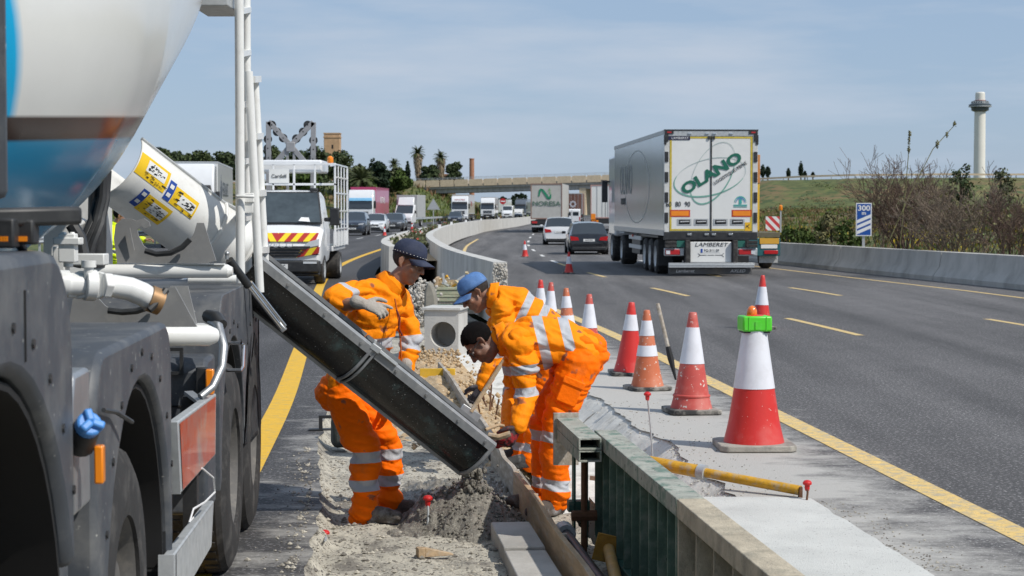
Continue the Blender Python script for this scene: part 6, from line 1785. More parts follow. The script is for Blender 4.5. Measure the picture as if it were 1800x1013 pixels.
# ================================================================== TRAFFIC
I4 = Matrix()
def lwheel(parent, x, y, r=.5, w_=.3, seg=20, steer=0):
 b = MB(); b.M = Matrix.Translation((x, y, r)) @ Matrix.Rotation(R(90), 4, 'Y'); h = w_ / 2
 b.lathe([(r*.6, -h*.7), (r*.64, -h), (r*.9, -h), (r, -h*.7), (r, h*.7), (r*.9, h), (r*.64, h), (r*.6, h*.7)], seg, cap=True)
 t = b.build('wheel', MT['rubber'], parent, world=False, ang=30)
 b = MB(); b.M = Matrix.Translation((x, y, r)) @ Matrix.Rotation(R(90), 4, 'Y')
 b.lathe([(r*.2, -h*.9), (r*.25, -h*.8), (r*.45, -h*.75), (r*.6, -h*1.0), (r*.6, h*1.0), (r*.45, h*.75), (r*.25, h*.8), (r*.2, h*.9)], seg)
 b.build('rim', MT['galv'], t, world=False, ang=30)
def lb(root, name, m, lo, hi, bevel=0.0, parent=None):
 b = MB(); b.box(lo, hi); return b.build(name, m, parent or root, world=False, bevel=bevel)
def lf(root, name, m, fn, bevel=0.0, ang=38):
 b = MB(); fn(b); return b.build(name, m, root, world=False, bevel=bevel, ang=ang)
def paint(name, c, rough=.25, dusty=.25):
 return mat(name, c, rough, var=.05, scale=2, coat=.7, dust=tuple(min(1, k * .6 + .15) for k in c), dscale=2.5, damt=dusty)
def rear_M(x, y, z): return Matrix.Translation((x, y, z)) @ Matrix.Rotation(R(90), 4, 'X')         # text read from behind (facing -y)
def front_M(x, y, z): return Matrix.Translation((x, y, z)) @ Matrix.Rotation(R(180), 4, 'Z') @ Matrix.Rotation(R(90), 4, 'X')
def side_M(x, y, z, s): return Matrix.Translation((x, y, z)) @ Matrix.Rotation(R(90 * s), 4, 'Z') @ Matrix.Rotation(R(90), 4, 'X')
def ltext(root, body, size, M, m, sx=1.0, **k): return text(body, size, M, m, root, world=False, sx=sx, ext=.003, **k)
def car(label, cat, loc, rz, pm, L_=4.4, W_=1.8, H_=1.5, estate=False, suv=False, plate=None, tail='wide', zb=.2, group=None, name='car'):
 root = empty(name, loc, rz, label, cat, group)
 hw = W_ / 2; f = L_ / 2; belt = H_ * (.63 if not suv else .645)
 rr0 = -f + (.22 if estate or suv else .55); rr1 = -f + (.62 if estate else .55 if suv else 1.25)
 st = [  # y, belt z, roof z, roof half width, half width
  (-f, belt * .80, None, hw * .90), (-f + .05, belt * .97, None, hw * .955), (rr0, belt, None, hw * .98),
  (rr1, belt + .01, H_ - .05, hw), (-.25, belt, H_, hw), (.32, belt - .01, H_ - .03, hw), (1.12, belt - .03, None, hw * .99),
  (f - .5, belt - .13, None, hw * .965), (f - .12, belt * .78, None, hw * .89), (f, belt * .62, None, hw * .80)]
 rw = hw * .74
 rows = []
 for y, bz, rz_, w_ in st:
  if rz_ is None: top = [(w_ * .90, bz + .012), (w_ * .55, bz + .035), (0, bz + .045)]
  else: top = [(rw * 1.02, rz_ - .03), (rw * .6, rz_ + .018), (0, rz_ + .03)]
  zz = zb if -f + .06 < y < f - .06 else zb + .12
  half = [(w_ * .86, zz), (w_ * .985, zz + .14), (w_ * 1.0, belt * .62 if bz > belt * .7 else bz * .7), (w_ * .965, bz - .02)] + top
  rows.append([V((a, y, z)) for a, z in half] + [V((-a, y, z)) for a, z in reversed(half[:-1])])
 n = len(rows[0]); gl = {'windscreen': [], 'rear_window': [], 'side_window': []}; bf = []; vs = [p for r_ in rows for p in r_]
 for i in range(len(rows) - 1):
  cab0, cab1 = st[i][2] is not None, st[i+1][2] is not None
  for j in range(n - 1):
   q = (i*n + j, i*n + j + 1, (i+1)*n + j + 1, (i+1)*n + j)
   side = j in (3, n - 2 - 3)
   top = 4 <= j <= n - 2 - 4
   if side and (cab0 and cab1): gl['side_window'].append(q)
   elif top and (not cab0) and cab1 and i < 4: gl['rear_window'].append(q)
   elif top and cab0 and not cab1: gl['windscreen'].append(q)
   else: bf.append(q)
 bf.append(tuple(range(n))); bf.append(tuple(reversed(range((len(rows)-1)*n, len(rows)*n))))
 b = MB(); b.add(vs, bf); b.build('body', pm, root, world=False, bevel=0, ang=42)
 gl2 = [('windscreen', gl['windscreen']), ('rear_window', gl['rear_window'])] + [('side_window', [q for q in gl['side_window'] if vs[q[0]].x * sg > 0]) for sg in (1, -1)]
 for k, fs in gl2:
  b = MB()
  for q in fs:
   c = sum((vs[i] for i in q), V((0, 0, 0))) / 4
   b.add([vs[i] for i in q], [(0, 1, 2, 3)])
  b.build(k, MT['glass_dark'], root, world=False, ang=25)
 lb(root, 'underbody', MT['black_deep'], (-hw * .84, -f + .1, zb - .04), (hw * .84, f - .12, zb + .03))
 for sx in (-1, 1):
  for y in (-f + .82, f - .86):
   lf(root, 'wheel_arch', MT['black_deep'], lambda b: b.tube([(sx * hw * 1.004, y, .33), (sx * hw * .7, y, .33)], .37, 20))
   lwheel(root, sx * (hw - .09), y, .32 if not suv else .35, .205)
  lf(root, 'mirror', pm, lambda b: b.cbox((sx * (hw + .09), .78, belt + .06), (.18, .1, .13)), .03)
  # front lamps
  lf(root, 'headlight', MT['light_lens'], lambda b: b.exty([(sx * hw * .46, belt * .70), (sx * hw * .84, belt * .71), (sx * hw * .90, belt * .83), (sx * hw * .50, belt * .78)], f - .34, f - .03))
  lf(root, 'tail_lamp', MT['red_lamp'], lambda b: b.exty([(sx * hw * .50, belt * .72), (sx * hw * .905, belt * .70), (sx * hw * .955, belt * .92), (sx * hw * .56, belt * .87)], -f - .02, -f + .16))
 lf(root, 'grille', MT['black_plastic'], lambda b: (b.box((-hw * .48, f - .06, belt * .56), (hw * .48, f + .012, belt * .70)), b.box((-hw * .62, f - .06, zb + .1), (hw * .62, f + .004, zb + .24))), .02)
 lf(root, 'badge', MT['chrome'], lambda b: (b.ball((0, f + .0, belt * .72), (.05, .015, .04), 10, 6),))
 lf(root, 'front_bumper', MT['black_plastic'], lambda b: b.box((-hw * .76, f - .08, zb - .02), (hw * .76, f + .01, zb + .07)), .02)
 lf(root, 'rear_bumper', MT['black_plastic'], lambda b: b.box((-hw * .84, -f - .015, zb + .03), (hw * .84, -f + .10, zb + .17)), .02)
 for y, M_ in ((f + .016, front_M), (-f - .012, rear_M)):
  z = zb + .28 if y > 0 else belt * .72
  b = MB(); b.box((-.26, y - .008, z - .055), (.26, y + .003, z + .055)); p = b.build('number_plate', MT['plate_white'], root, world=False)
  if plate: ltext(p, plate, .085, M_(0, y + (.006 if y > 0 else -.012), z), MT['ink'])
 return root
def at(px, Y, zf=None): return V(((px - 900) / 3200 * Y, Y, zf(Y) if zf else 0))
def heading(fn, Y): return -math.atan2(fn(Y + 4) - fn(Y - 4), 8)
PB = paint('paint_black', (.012, .013, .016), .15, .12); PW = paint('paint_white', (.72, .73, .74), .25, .15); PBL = paint('paint_darkblue', (.018, .026, .042), .18, .2); PGR = paint('paint_graphite', (.045, .047, .05), .2, .2)
car('black estate car with wide red tail lamps driving away beside the white trailer', 'car', at(1030, 85, zr), heading(Rin, 85), PB, 4.7, 1.82, 1.48, estate=True, plate='6319 FTR')
car('white hatchback seen from behind with a dark rear window, ahead of the black estate', 'car', at(982, 108, zr), heading(Rin, 108), PW, 4.4, 1.84, 1.6, suv=True, plate='0714 LKB')
car('dark blue people carrier coming towards us in front of the white and magenta lorry', 'car', at(625, 126), math.pi + heading(LeftX, 126) , PBL, 4.3, 1.76, 1.62, suv=True, plate='2405 GHS')
car('white saloon coming towards us between two dark cars', 'car', at(661, 141), math.pi + heading(LeftX, 141), PW, 4.5, 1.8, 1.45, plate='8512 JVN')
car('graphite car coming towards us just ahead of the small box van', 'car', at(694, 150), math.pi + heading(LeftX, 150), PGR, 4.4, 1.8, 1.47, estate=True, plate='4471 HMC')
car('dark blue car under the front of the white cab lorry near the bridge', 'car', at(801, 226), math.pi + heading(LeftX, 226), PBL, 4.3, 1.78, 1.5, estate=True)
def van(label, loc, rz, pm, L_=5.2, W_=1.95, H_=2.3, box=None, name='van', rear=True, plate=None, front_only=False):
 root = empty(name, loc, rz, label, 'van')
 hw = W_ / 2; f = L_ / 2
 nose = [(-f, .35), (-f, H_ - .12), (-f + .15, H_), (f - 1.75, H_), (f - 1.45, H_ - .08), (f - .78, H_ * .56), (f - .12, H_ * .46), (f, H_ * .36), (f, .32), (f - .1, .28)]
 lf(root, 'body', pm, lambda b: b.ext(nose, -hw, hw), .07)
 # windscreen
 a = V((0, f - 1.42, H_ - .14)); c = V((0, f - .82, H_ * .575))
 d = (c - a).normalized(); nn = V((0, -d.z, d.y)); nn = nn if nn.y > 0 else -nn
 lf(root, 'windscreen', MT['glass_dark'], lambda b: b.add([a + nn * .012 + V((-hw * .82, 0, 0)), a + nn * .012 + V((hw * .82, 0, 0)), c + nn * .012 + V((hw * .9, 0, 0)), c + nn * .012 + V((-hw * .9, 0, 0))], [(0, 1, 2, 3)]))
 for sx in (-1, 1):
  lf(root, 'side_window', MT['glass_dark'], lambda b: b.add([(sx * (hw + .006), f - 2.1, H_ - .25), (sx * (hw + .006), f - 1.52, H_ - .25), (sx * (hw + .006), f - .98, H_ * .6), (sx * (hw + .006), f - 2.1, H_ * .6)], [(0, 1, 2, 3)]))
  for y in (-f + 1.0, f - .85): lwheel(root, sx * (hw - .1), y, .34, .22)
  lf(root, 'headlight', MT['light_lens'], lambda b: b.cbox((sx * hw * .74, f - .06, H_ * .38), (.36, .16, .2)), .03)
  lf(root, 'mirror', MT['black_plastic'], lambda b: b.cbox((sx * (hw + .14), f - 1.15, H_ * .6), (.16, .1, .3)), .03)
  lf(root, 'tail_lamp', MT['red_lamp'], lambda b: b.cbox((sx * hw * .93, -f - .004, H_ * .42), (.11, .03, .42)), .01)
  lf(root, 'rear_window', MT['glass_dark'], lambda b: b.box((sx * hw * .46 - hw * .34, -f - .012, H_ * .6), (sx * hw * .46 + hw * .34, -f - .004, H_ * .82)))
 lf(root, 'grille', MT['black_plastic'], lambda b: b.box((-hw * .5, f - .05, H_ * .28), (hw * .5, f + .012, H_ * .37)), .01)
 lf(root, 'bumper', MT['black_plastic'], lambda b: (b.box((-hw * .96, f - .2, .26), (hw * .96, f + .05, .52)), b.box((-hw * .96, -f - .05, .3), (hw * .96, -f + .1, .5))), .03)
 lf(root, 'door_seam', MT['black_plastic'], lambda b: b.box((-.008, -f - .006, .5), (.008, -f + .01, H_ - .1)))
 for y, M_ in ((f + .06, front_M), (-f - .06, rear_M)):
  b = MB(); b.box((-.26, y - .006, .34), (.26, y + .006, .46)); b.build('number_plate', MT['plate_white'], root, world=False)
 return root
van('small white delivery van driving away beside the green logo trailer', at(1006, 204, zr), heading(Rin, 204), PW, 4.4, 1.85, 1.85)
van('larger white van coming towards us just past the bridge', at(893, 350), math.pi + heading(LeftX, 350), PW, 5.5, 2.05, 2.5)
van('smaller white van coming towards us right of the larger white van', at(911, 372), math.pi + heading(LeftX, 372), PW, 4.6, 1.9, 1.85)
def cab(root, pm, y0, W_=2.5, H_=3.75, band=None, visor=None, letters=None, lm=None, dark=False, grille_dark=True):
 """front of the cab at y0 (+y is forward)"""
 hw = W_ / 2; D = 2.2
 prof = [(y0 - D, .55), (y0 - D, H_), (y0 - .75, H_ + .02), (y0 - .32, H_ - .45), (y0 - .10, 2.62), (y0, 1.75), (y0, .45), (y0 - .15, .35)]
 lf(root, 'cab', pm, lambda b: b.ext(prof, -hw, hw), .09)
 def ws(b):
  b.add([(-hw * .93, y0 + .012, 1.80), (hw * .93, y0 + .012, 1.80), (hw * .90, y0 - .088, 2.66), (-hw * .90, y0 - .088, 2.66)], [(0, 1, 2, 3)])
 lf(root, 'windscreen', MT['glass_dark'], ws)
 lf(root, 'wiper', MT['black_plastic'], lambda b: (b.beam((-.9, y0 + .03, 1.84), (-.1, y0 + .0, 2.0), .03, .02), b.beam((.0, y0 + .03, 1.84), (.85, y0 + .0, 2.0), .03, .02)))
 lf(root, 'sun_visor', visor or MT['black_plastic'], lambda b: b.add([(-hw * .92, y0 - .06, 2.64), (hw * .92, y0 - .06, 2.64), (hw * .88, y0 - .10, 2.92), (-hw * .88, y0 - .10, 2.92), (-hw * .92, y0 + .12, 2.62), (hw * .92, y0 + .12, 2.62), (hw * .88, y0 + .02, 2.90), (-hw * .88, y0 + .02, 2.90)], [(0,1,2,3),(7,6,5,4),(0,4,5,1),(1,5,6,2),(2,6,7,3),(3,7,4,0)]), .02)
 gm = MT['black_plastic'] if grille_dark else pm
 for z0, z1 in ((1.08, 1.22), (1.28, 1.40), (1.45, 1.56)):
  lf(root, 'grille_bar', MT['black_plastic'], lambda b: b.box((-hw * .62, y0 - .02, z0), (hw * .62, y0 + .03, z1)), .012)
 lf(root, 'bumper', gm if dark else pm, lambda b: b.box((-hw, y0 - .3, .34), (hw, y0 + .07, .92)), .06)
 lf(root, 'lower_grille', MT['black_plastic'], lambda b: b.box((-hw * .5, y0, .44), (hw * .5, y0 + .085, .78)), .02)
 for sx in (-1, 1):
  lf(root, 'headlight', MT['light_lens'], lambda b: b.cbox((sx * hw * .78, y0 + .05, .72), (.42, .08, .22)), .03)
  lf(root, 'mirror', MT['black_plastic'], lambda b: (b.cbox((sx * (hw + .16), y0 - .22, 2.25), (.2, .18, .75)), b.beam((sx * hw, y0 - .3, 2.55), (sx * (hw + .14), y0 - .25, 2.55), .05, .05)), .03)
  lf(root, 'side_window', MT['glass_dark'], lambda b: b.add([(sx * (hw + .006), y0 - 1.4, 2.55), (sx * (hw + .006), y0 - .28, 2.55), (sx * (hw + .006), y0 - .2, 1.85), (sx * (hw + .006), y0 - 1.4, 1.85)], [(0, 1, 2, 3)]))
  lwheel(root, sx * (hw - .17), y0 - 1.25, .5, .3)
  lf(root, 'wheel_arch', MT['black_plastic'], lambda b: b.tube([(sx * (hw + .004), y0 - 1.25, .5), (sx * (hw - .4), y0 - 1.25, .5)], .6, 20))
 b = MB(); b.box((-.26, y0 + .086, .46), (.26, y0 + .096, .57)); b.build('number_plate', MT['plate_white'], root, world=False)
def boxbody(root, m, y0, y1, W_=2.55, z0=1.15, z1=4.0, edge=None, bev=.02):
 hw = W_ / 2
 o = lf(root, 'cargo_box', m, lambda b: b.box((-hw, y0, z0), (hw, y1, z1)), bev)
 lf(root, 'box_edge', edge or MT['galv'], lambda b: (b.box((-hw - .012, y0 - .01, z0 - .08), (hw + .012, y1 + .01, z0 + .05)), b.box((-hw - .012, y0 - .012, z1 - .06), (hw + .012, y1 + .012, z1 + .015))))
 for y in (y0 + 1.2, y0 + 2.5, y0 + 3.8):
  if y < y1 - 2:
   for sx in (-1, 1): lwheel(root, sx * (hw - .18), y, .5, .32)
 lf(root, 'chassis', MT['black_plastic'], lambda b: b.box((-hw * .45, y0 + .1, .7), (hw * .45, y1 - .2, z0)))
 for sx in (-1, 1): lf(root, 'side_guard', MT['black_plastic'], lambda b: b.box((sx * hw * .97 - .02, y0 + 4.8, .55), (sx * hw * .97 + .02, y1 - 1.2, .95)))
 return o
PMAG = paint('trailer_magenta', (.46, .035, .13), .45, .15); PLB = mat('visor_blue', (.2, .48, .72), .4, var=.1)
PWT = paint('trailer_white', (.66, .67, .66), .4, .2); PDIRT = paint('trailer_cream', (.48, .43, .38), .6, .6)
def lorry(label, loc, rz, cabm, boxm, Hc=3.75, Hb=4.0, Lb=13.3, visor=None, name='lorry', edge=None, dark=False):
 root = empty(name, loc, rz, label, 'lorry')
 cab(root, cabm, 0, 2.5, Hc, visor=visor, dark=dark)
 if boxm: boxbody(root, boxm, -2.5 - Lb, -2.5, 2.55, 1.15, Hb, edge)
 return root
r = lorry('white lorry with a magenta trailer behind its cab coming towards us', at(634, 180), math.pi + heading(LeftX, 180) + .05, PW, PMAG, 3.7, 4.0, visor=PLB, edge=PMAG)
for s_ in (-1, 1):
 ltext(r, 'IRUTRANS', .95, side_M(s_ * 1.29, -9, 2.7, s_), MT['white_clean'], 1.1)
b = MB(); b.box((-.55, .03, 1.30), (.55, .04, 1.42)); 
r = lorry('white lorry with a dusty cream curtain trailer nearest the bridge abutment', at(808, 272), math.pi + heading(LeftX, 272) + .02, PW, PDIRT, 3.75, 4.0)
ltext(r, 'NOSTRE', .42, front_M(0, -.25, 3.15), MT['red_lamp'])
for s_ in (-1, 1): ltext(r, 'TRANS', 1.1, side_M(s_ * 1.29, -7.5, 2.6, s_), MT['red_lamp'], 1.0)
lorry('white cab lorry with a black lower grille right of the dusty cream trailer', at(857, 322), math.pi + heading(LeftX, 322) + .04, PW, PDIRT, 3.8, 3.95, dark=True)
PGL = paint('paint_slate', (.10, .12, .15), .4, .3)
lorry('slate grey lorry beyond the bridge right of the two white vans', at(915, 405), math.pi + heading(LeftX, 405), PGL, PGL, 3.8, 4.1, dark=True)
r = empty('lorry', at(888, 455), heading(Rin, 455), 'pale square box lorry farthest away beyond the bridge', 'lorry')
boxbody(r, PWT, -4, 4, 2.5, 1.1, 4.2); lf(r, 'door_seam', MT['black_plastic'], lambda b: b.box((-.03, -4.03, 1.2), (.03, -3.99, 4.1)))
# white lorry beside the mixer
r = lorry('long white lorry with grey side logo, between the mixer trough and the ladder', V((-15.0, 84, 0)), math.pi + .10, PW, PWT, 3.9, 4.05, 13.6)
ltext(r, 'VERDLIOC', 1.0, side_M(1.30, -9.5, 2.9, 1), PGL, 1.0); ltext(r, 'transport', .5, side_M(1.30, -9.2, 2.0, 1), PGL, 1.0)
for s_ in (-1,): ltext(r, 'VERDLIOC', 1.0, side_M(-1.30, -8.5, 2.75, -1), PGL, 1.15); ltext(r, 'transportes', .45, side_M(-1.30, -9.6, 1.9, -1), PGL)
lf(r, 'logo', PGL, lambda b: [b.box((-1.292, -4.6 - k * .28, 2.1 + (k % 3) * .12), (-1.279, -4.5 - k * .28, 3.5 - abs(k - 2) * .3)) for k in range(5)])
# small box van
r = empty('box_van', at(707, 188), math.pi + heading(LeftX, 188) - .12, 'small white box van with a grey load body coming towards us behind the graphite car', 'van')
hw = 1.0
lf(r, 'cab', PW, lambda b: b.ext([(-2.0, .4), (-2.0, 2.25), (-1.5, 2.25), (-.75, 1.3), (-.1, 1.08), (0, .85), (0, .35)], -hw, hw), .06)
lf(r, 'roof_fairing', PW, lambda b: b.ext([(-2.0, 2.2), (-2.0, 3.05), (-1.85, 3.05), (-1.35, 2.2)], -.85, .85), .08)
lf(r, 'windscreen', MT['glass_dark'], lambda b: b.add([(-.85, -1.42, 2.16), (.85, -1.42, 2.16), (.92, -.79, 1.36), (-.92, -.79, 1.36)], [(0, 1, 2, 3)]))
lf(r, 'load_body', mat('load_body_grey', (.36, .37, .37), .6, var=.1), lambda b: b.box((-1.12, -5.6, .95), (1.12, -2.05, 3.28)), .03)
lf(r, 'bumper', MT['black_plastic'], lambda b: b.box((-.98, -.2, .3), (.98, .05, .55)), .03)
lf(r, 'grille', MT['black_plastic'], lambda b: b.box((-.45, -.05, .66), (.45, .02, .84)), .02)
for sx in (-1, 1):
 lwheel(r, sx * .88, -.85, .34, .22); lwheel(r, sx * .88, -4.4, .34, .24)
 lf(r, 'headlight', MT['light_lens'], lambda b: b.cbox((sx * .75, -.06, .82), (.34, .14, .18)), .03)
 lf(r, 'mirror', MT['black_plastic'], lambda b: b.cbox((sx * 1.16, -1.05, 1.5), (.16, .1, .3)), .03)
def reefer():
 Y = 50.5; px = (1166 + 1332) / 2
 loc = at(px, Y, zr)
 root = empty('trailer_lorry', loc, R(2.7), 'big white refrigerated trailer with green lettering on its rear doors, driving away', 'lorry')
 W_ = 2.6; hw = W_ / 2; Z0, Z1 = 1.22, 4.02; Ls = 13.3
 M_SIDE = mat('trailer_side', (.50, .53, .57), .16, .5, var=.12, scale=.6, stretch=(1, 3, .5), dust=(.28, .29, .3), dscale=1.2, damt=.5)
 PWR = paint('reefer_white', (.74, .74, .72), .35, .2)
 lf(root, 'cargo_box', M_SIDE, lambda b: b.box((-hw, .04, Z0), (hw, Ls, Z1)), .01)
 lf(root, 'roof_edge', MT['steel'], lambda b: (b.box((-hw - .015, .0, Z1 - .09), (-hw + .06, Ls + .02, Z1 + .02)), b.box((hw - .06, .0, Z1 - .09), (hw + .015, Ls + .02, Z1 + .02)), b.box((-hw - .015, .0, Z0 - .1), (-hw + .06, Ls, Z0 + .05)), b.box((hw - .06, 0, Z0 - .1), (hw + .015, Ls, Z0 + .05))))
 M_YF = mat('door_frame_yellow', (.55, .42, .05), .5, var=.2, scale=9)
 PF = mat('frame_white', (.6, .6, .58), .45, var=.15, scale=7)
 # rear frame
 for sx in (-1, 1):
  lf(root, 'rear_post', PF, lambda b: b.box((sx * hw - (.14 if sx > 0 else 0) , -.03, Z0), (sx * hw + (.14 if sx < 0 else 0), .04, Z1)), .006)
  for k in range(5):
   z = Z0 + .12 + k * .56
   lf(root, 'hinge', MT['black_plastic'], lambda b: b.box((sx * (hw - .06) - .05, -.055, z + .14), (sx * (hw - .06) + .05, -.028, z + .42)), .006)
  lf(root, 'hinge_cap', MT['black_plastic'], lambda b: b.box((sx * (hw - .02) - .035, -.05, Z1 - .38), (sx * (hw - .02) + .035, -.02, Z1 - .12)))
 lf(root, 'top_rail', MT['galv'], lambda b: b.box((-hw, -.04, Z1 - .15), (hw, .04, Z1)), .006)
 lf(root, 'top_cap', MT['black_plastic'], lambda b: b.box((-hw - .01, -.05, Z1 + .001), (hw + .01, .06, Z1 + .035)))
 for sx in (-1, 1):
  lf(root, 'marker_lamp', MT['black_plastic'], lambda b: b.box((sx * (hw - .13) - .12, -.06, Z1 - .09), (sx * (hw - .13) + .12, -.035, Z1 + .0)))
  lf(root, 'marker_lens', MT['red_lamp'], lambda b: b.box((sx * (hw - .13) - .06, -.066, Z1 - .065), (sx * (hw - .13) + .06, -.058, Z1 - .025)))
  d = lf(root, 'rear_door', PWR, lambda b: b.box((min(sx * .012, sx * 1.15), -.03, Z0 + .03), (max(sx * .012, sx * 1.15), .035, Z1 - .16)), .004)
  xo0, xo1 = sx * .02, sx * 1.15
  lf(d, 'door_trim', M_YF, lambda b: (b.box((min(xo1 - sx * .055, xo1), -.036, Z0 + .03), (max(xo1 - sx * .055, xo1), -.031, Z1 - .16)), b.box((min(xo0, xo1), -.0355, Z1 - .215), (max(xo0, xo1), -.0305, Z1 - .165)), b.box((min(xo0, xo1), -.0355, Z0 + .035), (max(xo0, xo1), -.0305, Z0 + .085))))
  lf(root, 'orange_panel', MT['orange_lamp'], lambda b: b.box((sx * .86 - .245, -.042, Z0 + .45), (sx * .86 + .245, -.037, Z0 + .585)))
  lf(root, 'panel_border', mat_cache('panel_red', (.5, .05, .02), .4), lambda b: b.box((sx * .86 - .28, -.037, Z0 + .42), (sx * .86 + .28, -.033, Z0 + .615)))
  for q in (.27, .74):
   x = sx * q
   lf(root, 'lock_recess', MT['galv'], lambda b: b.box((x - .2, -.041, Z0 + .19), (x + .2, -.036, Z0 + .37)), .004)
   lf(root, 'lock_handle', MT['black_plastic'], lambda b: (b.box((x - .155, -.0435, Z0 + .22), (x + .155, -.041, Z0 + .34)),))
   lf(root, 'lock_bar', MT['steel'], lambda b: b.tube([(x - .12, -.055, Z0 + .28), (x + .13, -.055, Z0 + .29)], .022, 8))
 lf(root, 'door_gap', MT['black_plastic'], lambda b: (b.box((-.022, -.045, Z0 + .03), (.022, -.0305, Z1 - .16)), b.cbox((-.07, -.05, Z1 - .2), (.06, .03, .08)), b.cbox((.07, -.05, Z1 - .2), (.06, .03, .08))))
 for x in (-.6, -.12, .08, .55): lf(root, 'door_cam', MT['chrome'], lambda b: b.cbox((x, -.05, Z1 - .08), (.1, .03, .04)), .006); lf(root, 'door_cam', MT['chrome'], lambda b: b.cbox((x, -.06, Z0 - .06), (.12, .04, .06)), .006)
 # lettering and rings
 G1 = mat('letter_green', (.012, .13, .085), .45, var=.05); G2 = mat('ring_green', (.17, .38, .31), .5, var=.1); G3 = mat('ring_pale', (.42, .50, .48), .5, var=.1)
 px2 = lambda px, py: ((px - 1249) / 63.4, (411 - py) / 63.4 + Z0 - .18 + .14)
 xx, zz = px2(1250, 306)
 ang = math.atan2(340 - 271, 1305 - 1192) * .98
 M_ = rear_M(xx, -.046, zz) @ Matrix.Rotation(R(31), 4, 'Z')
 ltext(root, 'OLANO', .40, M_, G1, 1.32, bold=.018)
 xx, zz = px2(1283, 305)
 ltext(root, 'LOGISTIQUE PEINE', .128, rear_M(xx, -.046, zz) @ Matrix.Rotation(R(33), 4, 'Z'), MT['ink'], 1.0)
 def ring(cx, cz, a, b_, rot, w_, m, t0, t1, name='logo_ring'):
  def f(b):
   n = 60; vs = []; fs = []
   for k in range(n + 1):
    t = R(t0 + (t1 - t0) * k / n); wv = w_ * (.35 + .65 * abs(math.sin((t - R(t0)) / (R(t1 - t0)) * math.pi)))
    for q in (-.5, .5):
     x = (a + q * wv) * math.cos(t); z = (b_ + q * wv) * math.sin(t)
     vs.append((cx + x * math.cos(rot) - z * math.sin(rot), -.0415, cz + x * math.sin(rot) + z * math.cos(rot)))
   for k in range(n): fs.append((2*k, 2*k+1, 2*k+3, 2*k+2))
   b.add(vs, fs)
  lf(root, name, m, f)
 cx, cz = px2(1247, 312)
 ring(cx, cz, 1.02, .50, R(14), .045, G2, 150, 330); ring(cx, cz, 1.02, .50, R(14), .02, G3, -30, 150)
 cx, cz = px2(1252, 305)
 ring(cx, cz, .93, .50, R(62), .045, G2, 140, 300); ring(cx, cz, .93, .50, R(62), .018, G3, -60, 140)
 xx, zz = px2(1192, 244)
 lf(root, 'maker_plate', mat_cache('maker_navy', (.02, .02, .06), .4), lambda b: b.box((xx - .31, -.043, zz - .05), (xx + .31, -.038, zz + .05)))
 ltext(root, 'LAMBERET', .085, rear_M(xx + .03, -.046, zz), MT['white_clean'], 1.2)
 for q, t_ in zip((-.26, 0, .26), ('60', '80', '90')):
  xx, zz = px2(1191, 360); ltext(root, t_, .2, rear_M(xx + q, -.04, zz), MT['ink'], .8)
 xx, zz = px2(1301, 352)
 ring(xx, zz - .08, .16, .17, 0, .03, mat_cache('badge_teal', (.05, .38, .34), .5), 0, 180, 'badge_arc'); ring(xx, zz - .08, .12, .13, 0, .03, mat_cache('badge_blue', (.06, .22, .5), .5), 0, 180, 'badge_arc')
 lf(root, 'badge_base', mat_cache('badge_teal', (.05, .38, .34), .5), lambda b: (b.box((xx - .19, -.042, zz - .16), (xx + .19, -.038, zz - .13)), b.box((xx - .19, -.042, zz - .2), (xx + .19, -.038, zz - .185)), b.box((xx - .04, -.042, zz - .11), (xx + .04, -.038, zz + .02))))
 xx, zz = px2(1314, 399)
 lf(root, 'warning_sticker', mat_cache('sticker_amber', (.78, .45, .02), .5), lambda b: b.box((xx - .075, -.042, zz - .12), (xx + .075, -.037, zz + .12)))
 lf(root, 'sticker_print', MT['ink'], lambda b: (b.beam((xx - .05, -.044, zz - .02), (xx + .05, -.044, zz + .06), .004, .02), b.beam((xx - .04, -.044, zz + .04), (xx + .05, -.044, zz - .05), .004, .015)))
 # under the doors
 lf(root, 'rear_sill', MT['black_plastic'], lambda b: b.box((-hw, -.05, Z0 - .22), (hw, .1, Z0 - .001)), .01)
 for sx in (-1, 1):
  lf(root, 'buffer', MT['rubber'], lambda b: (b.box((sx * 1.13 - .16, -.15, Z0 - .33), (sx * 1.13 + .16, -.05, Z0 - .24)), b.box((sx * 1.13 - .16, -.15, Z0 - .43), (sx * 1.13 + .16, -.05, Z0 - .34))), .015)
  lf(root, 'green_step', mat_cache('step_green', (.02, .13, .10), .5), lambda b: b.box((sx * .83 - .12, -.08, Z0 - .42), (sx * .83 + .12, .0, Z0 - .24)))
  lf(root, 'lamp_housing', MT['galv'], lambda b: b.box((sx * 1.02 - .28, -.06, Z0 - .66), (sx * 1.02 + .28, .05, Z0 - .44)), .02)
  lf(root, 'tail_lamp', MT['red_lamp'], lambda b: b.box((sx * 1.02 - .25, -.09, Z0 - .63), (sx * 1.02 + .16, -.055, Z0 - .48)), .03)
  lf(root, 'reverse_lamp', MT['light_lens'], lambda b: b.box((sx * 1.02 + (.1 if sx > 0 else -.23), -.096, Z0 - .61), (sx * 1.02 + (.22 if sx > 0 else -.12), -.088, Z0 - .5)))
  lf(root, 'dock_post', MT['rubber'], lambda b: b.cbox((sx * .66, -.12, Z0 - .56), (.14, .16, .68)), .02)
 lf(root, 'rear_panel', PWR, lambda b: b.box((-.58, -.06, Z0 - .85), (.58, .0, Z0 - .27)), .02)
 ltext(root, 'LAMBERET', .155, rear_M(0, -.066, Z0 - .35), MT['ink'], 1.25, shear=.25)
 b = MB(); b.box((-.28, -.068, Z0 - .57), (.26, -.061, Z0 - .46)); p = b.build('number_plate', MT['plate_white'], root, world=False)
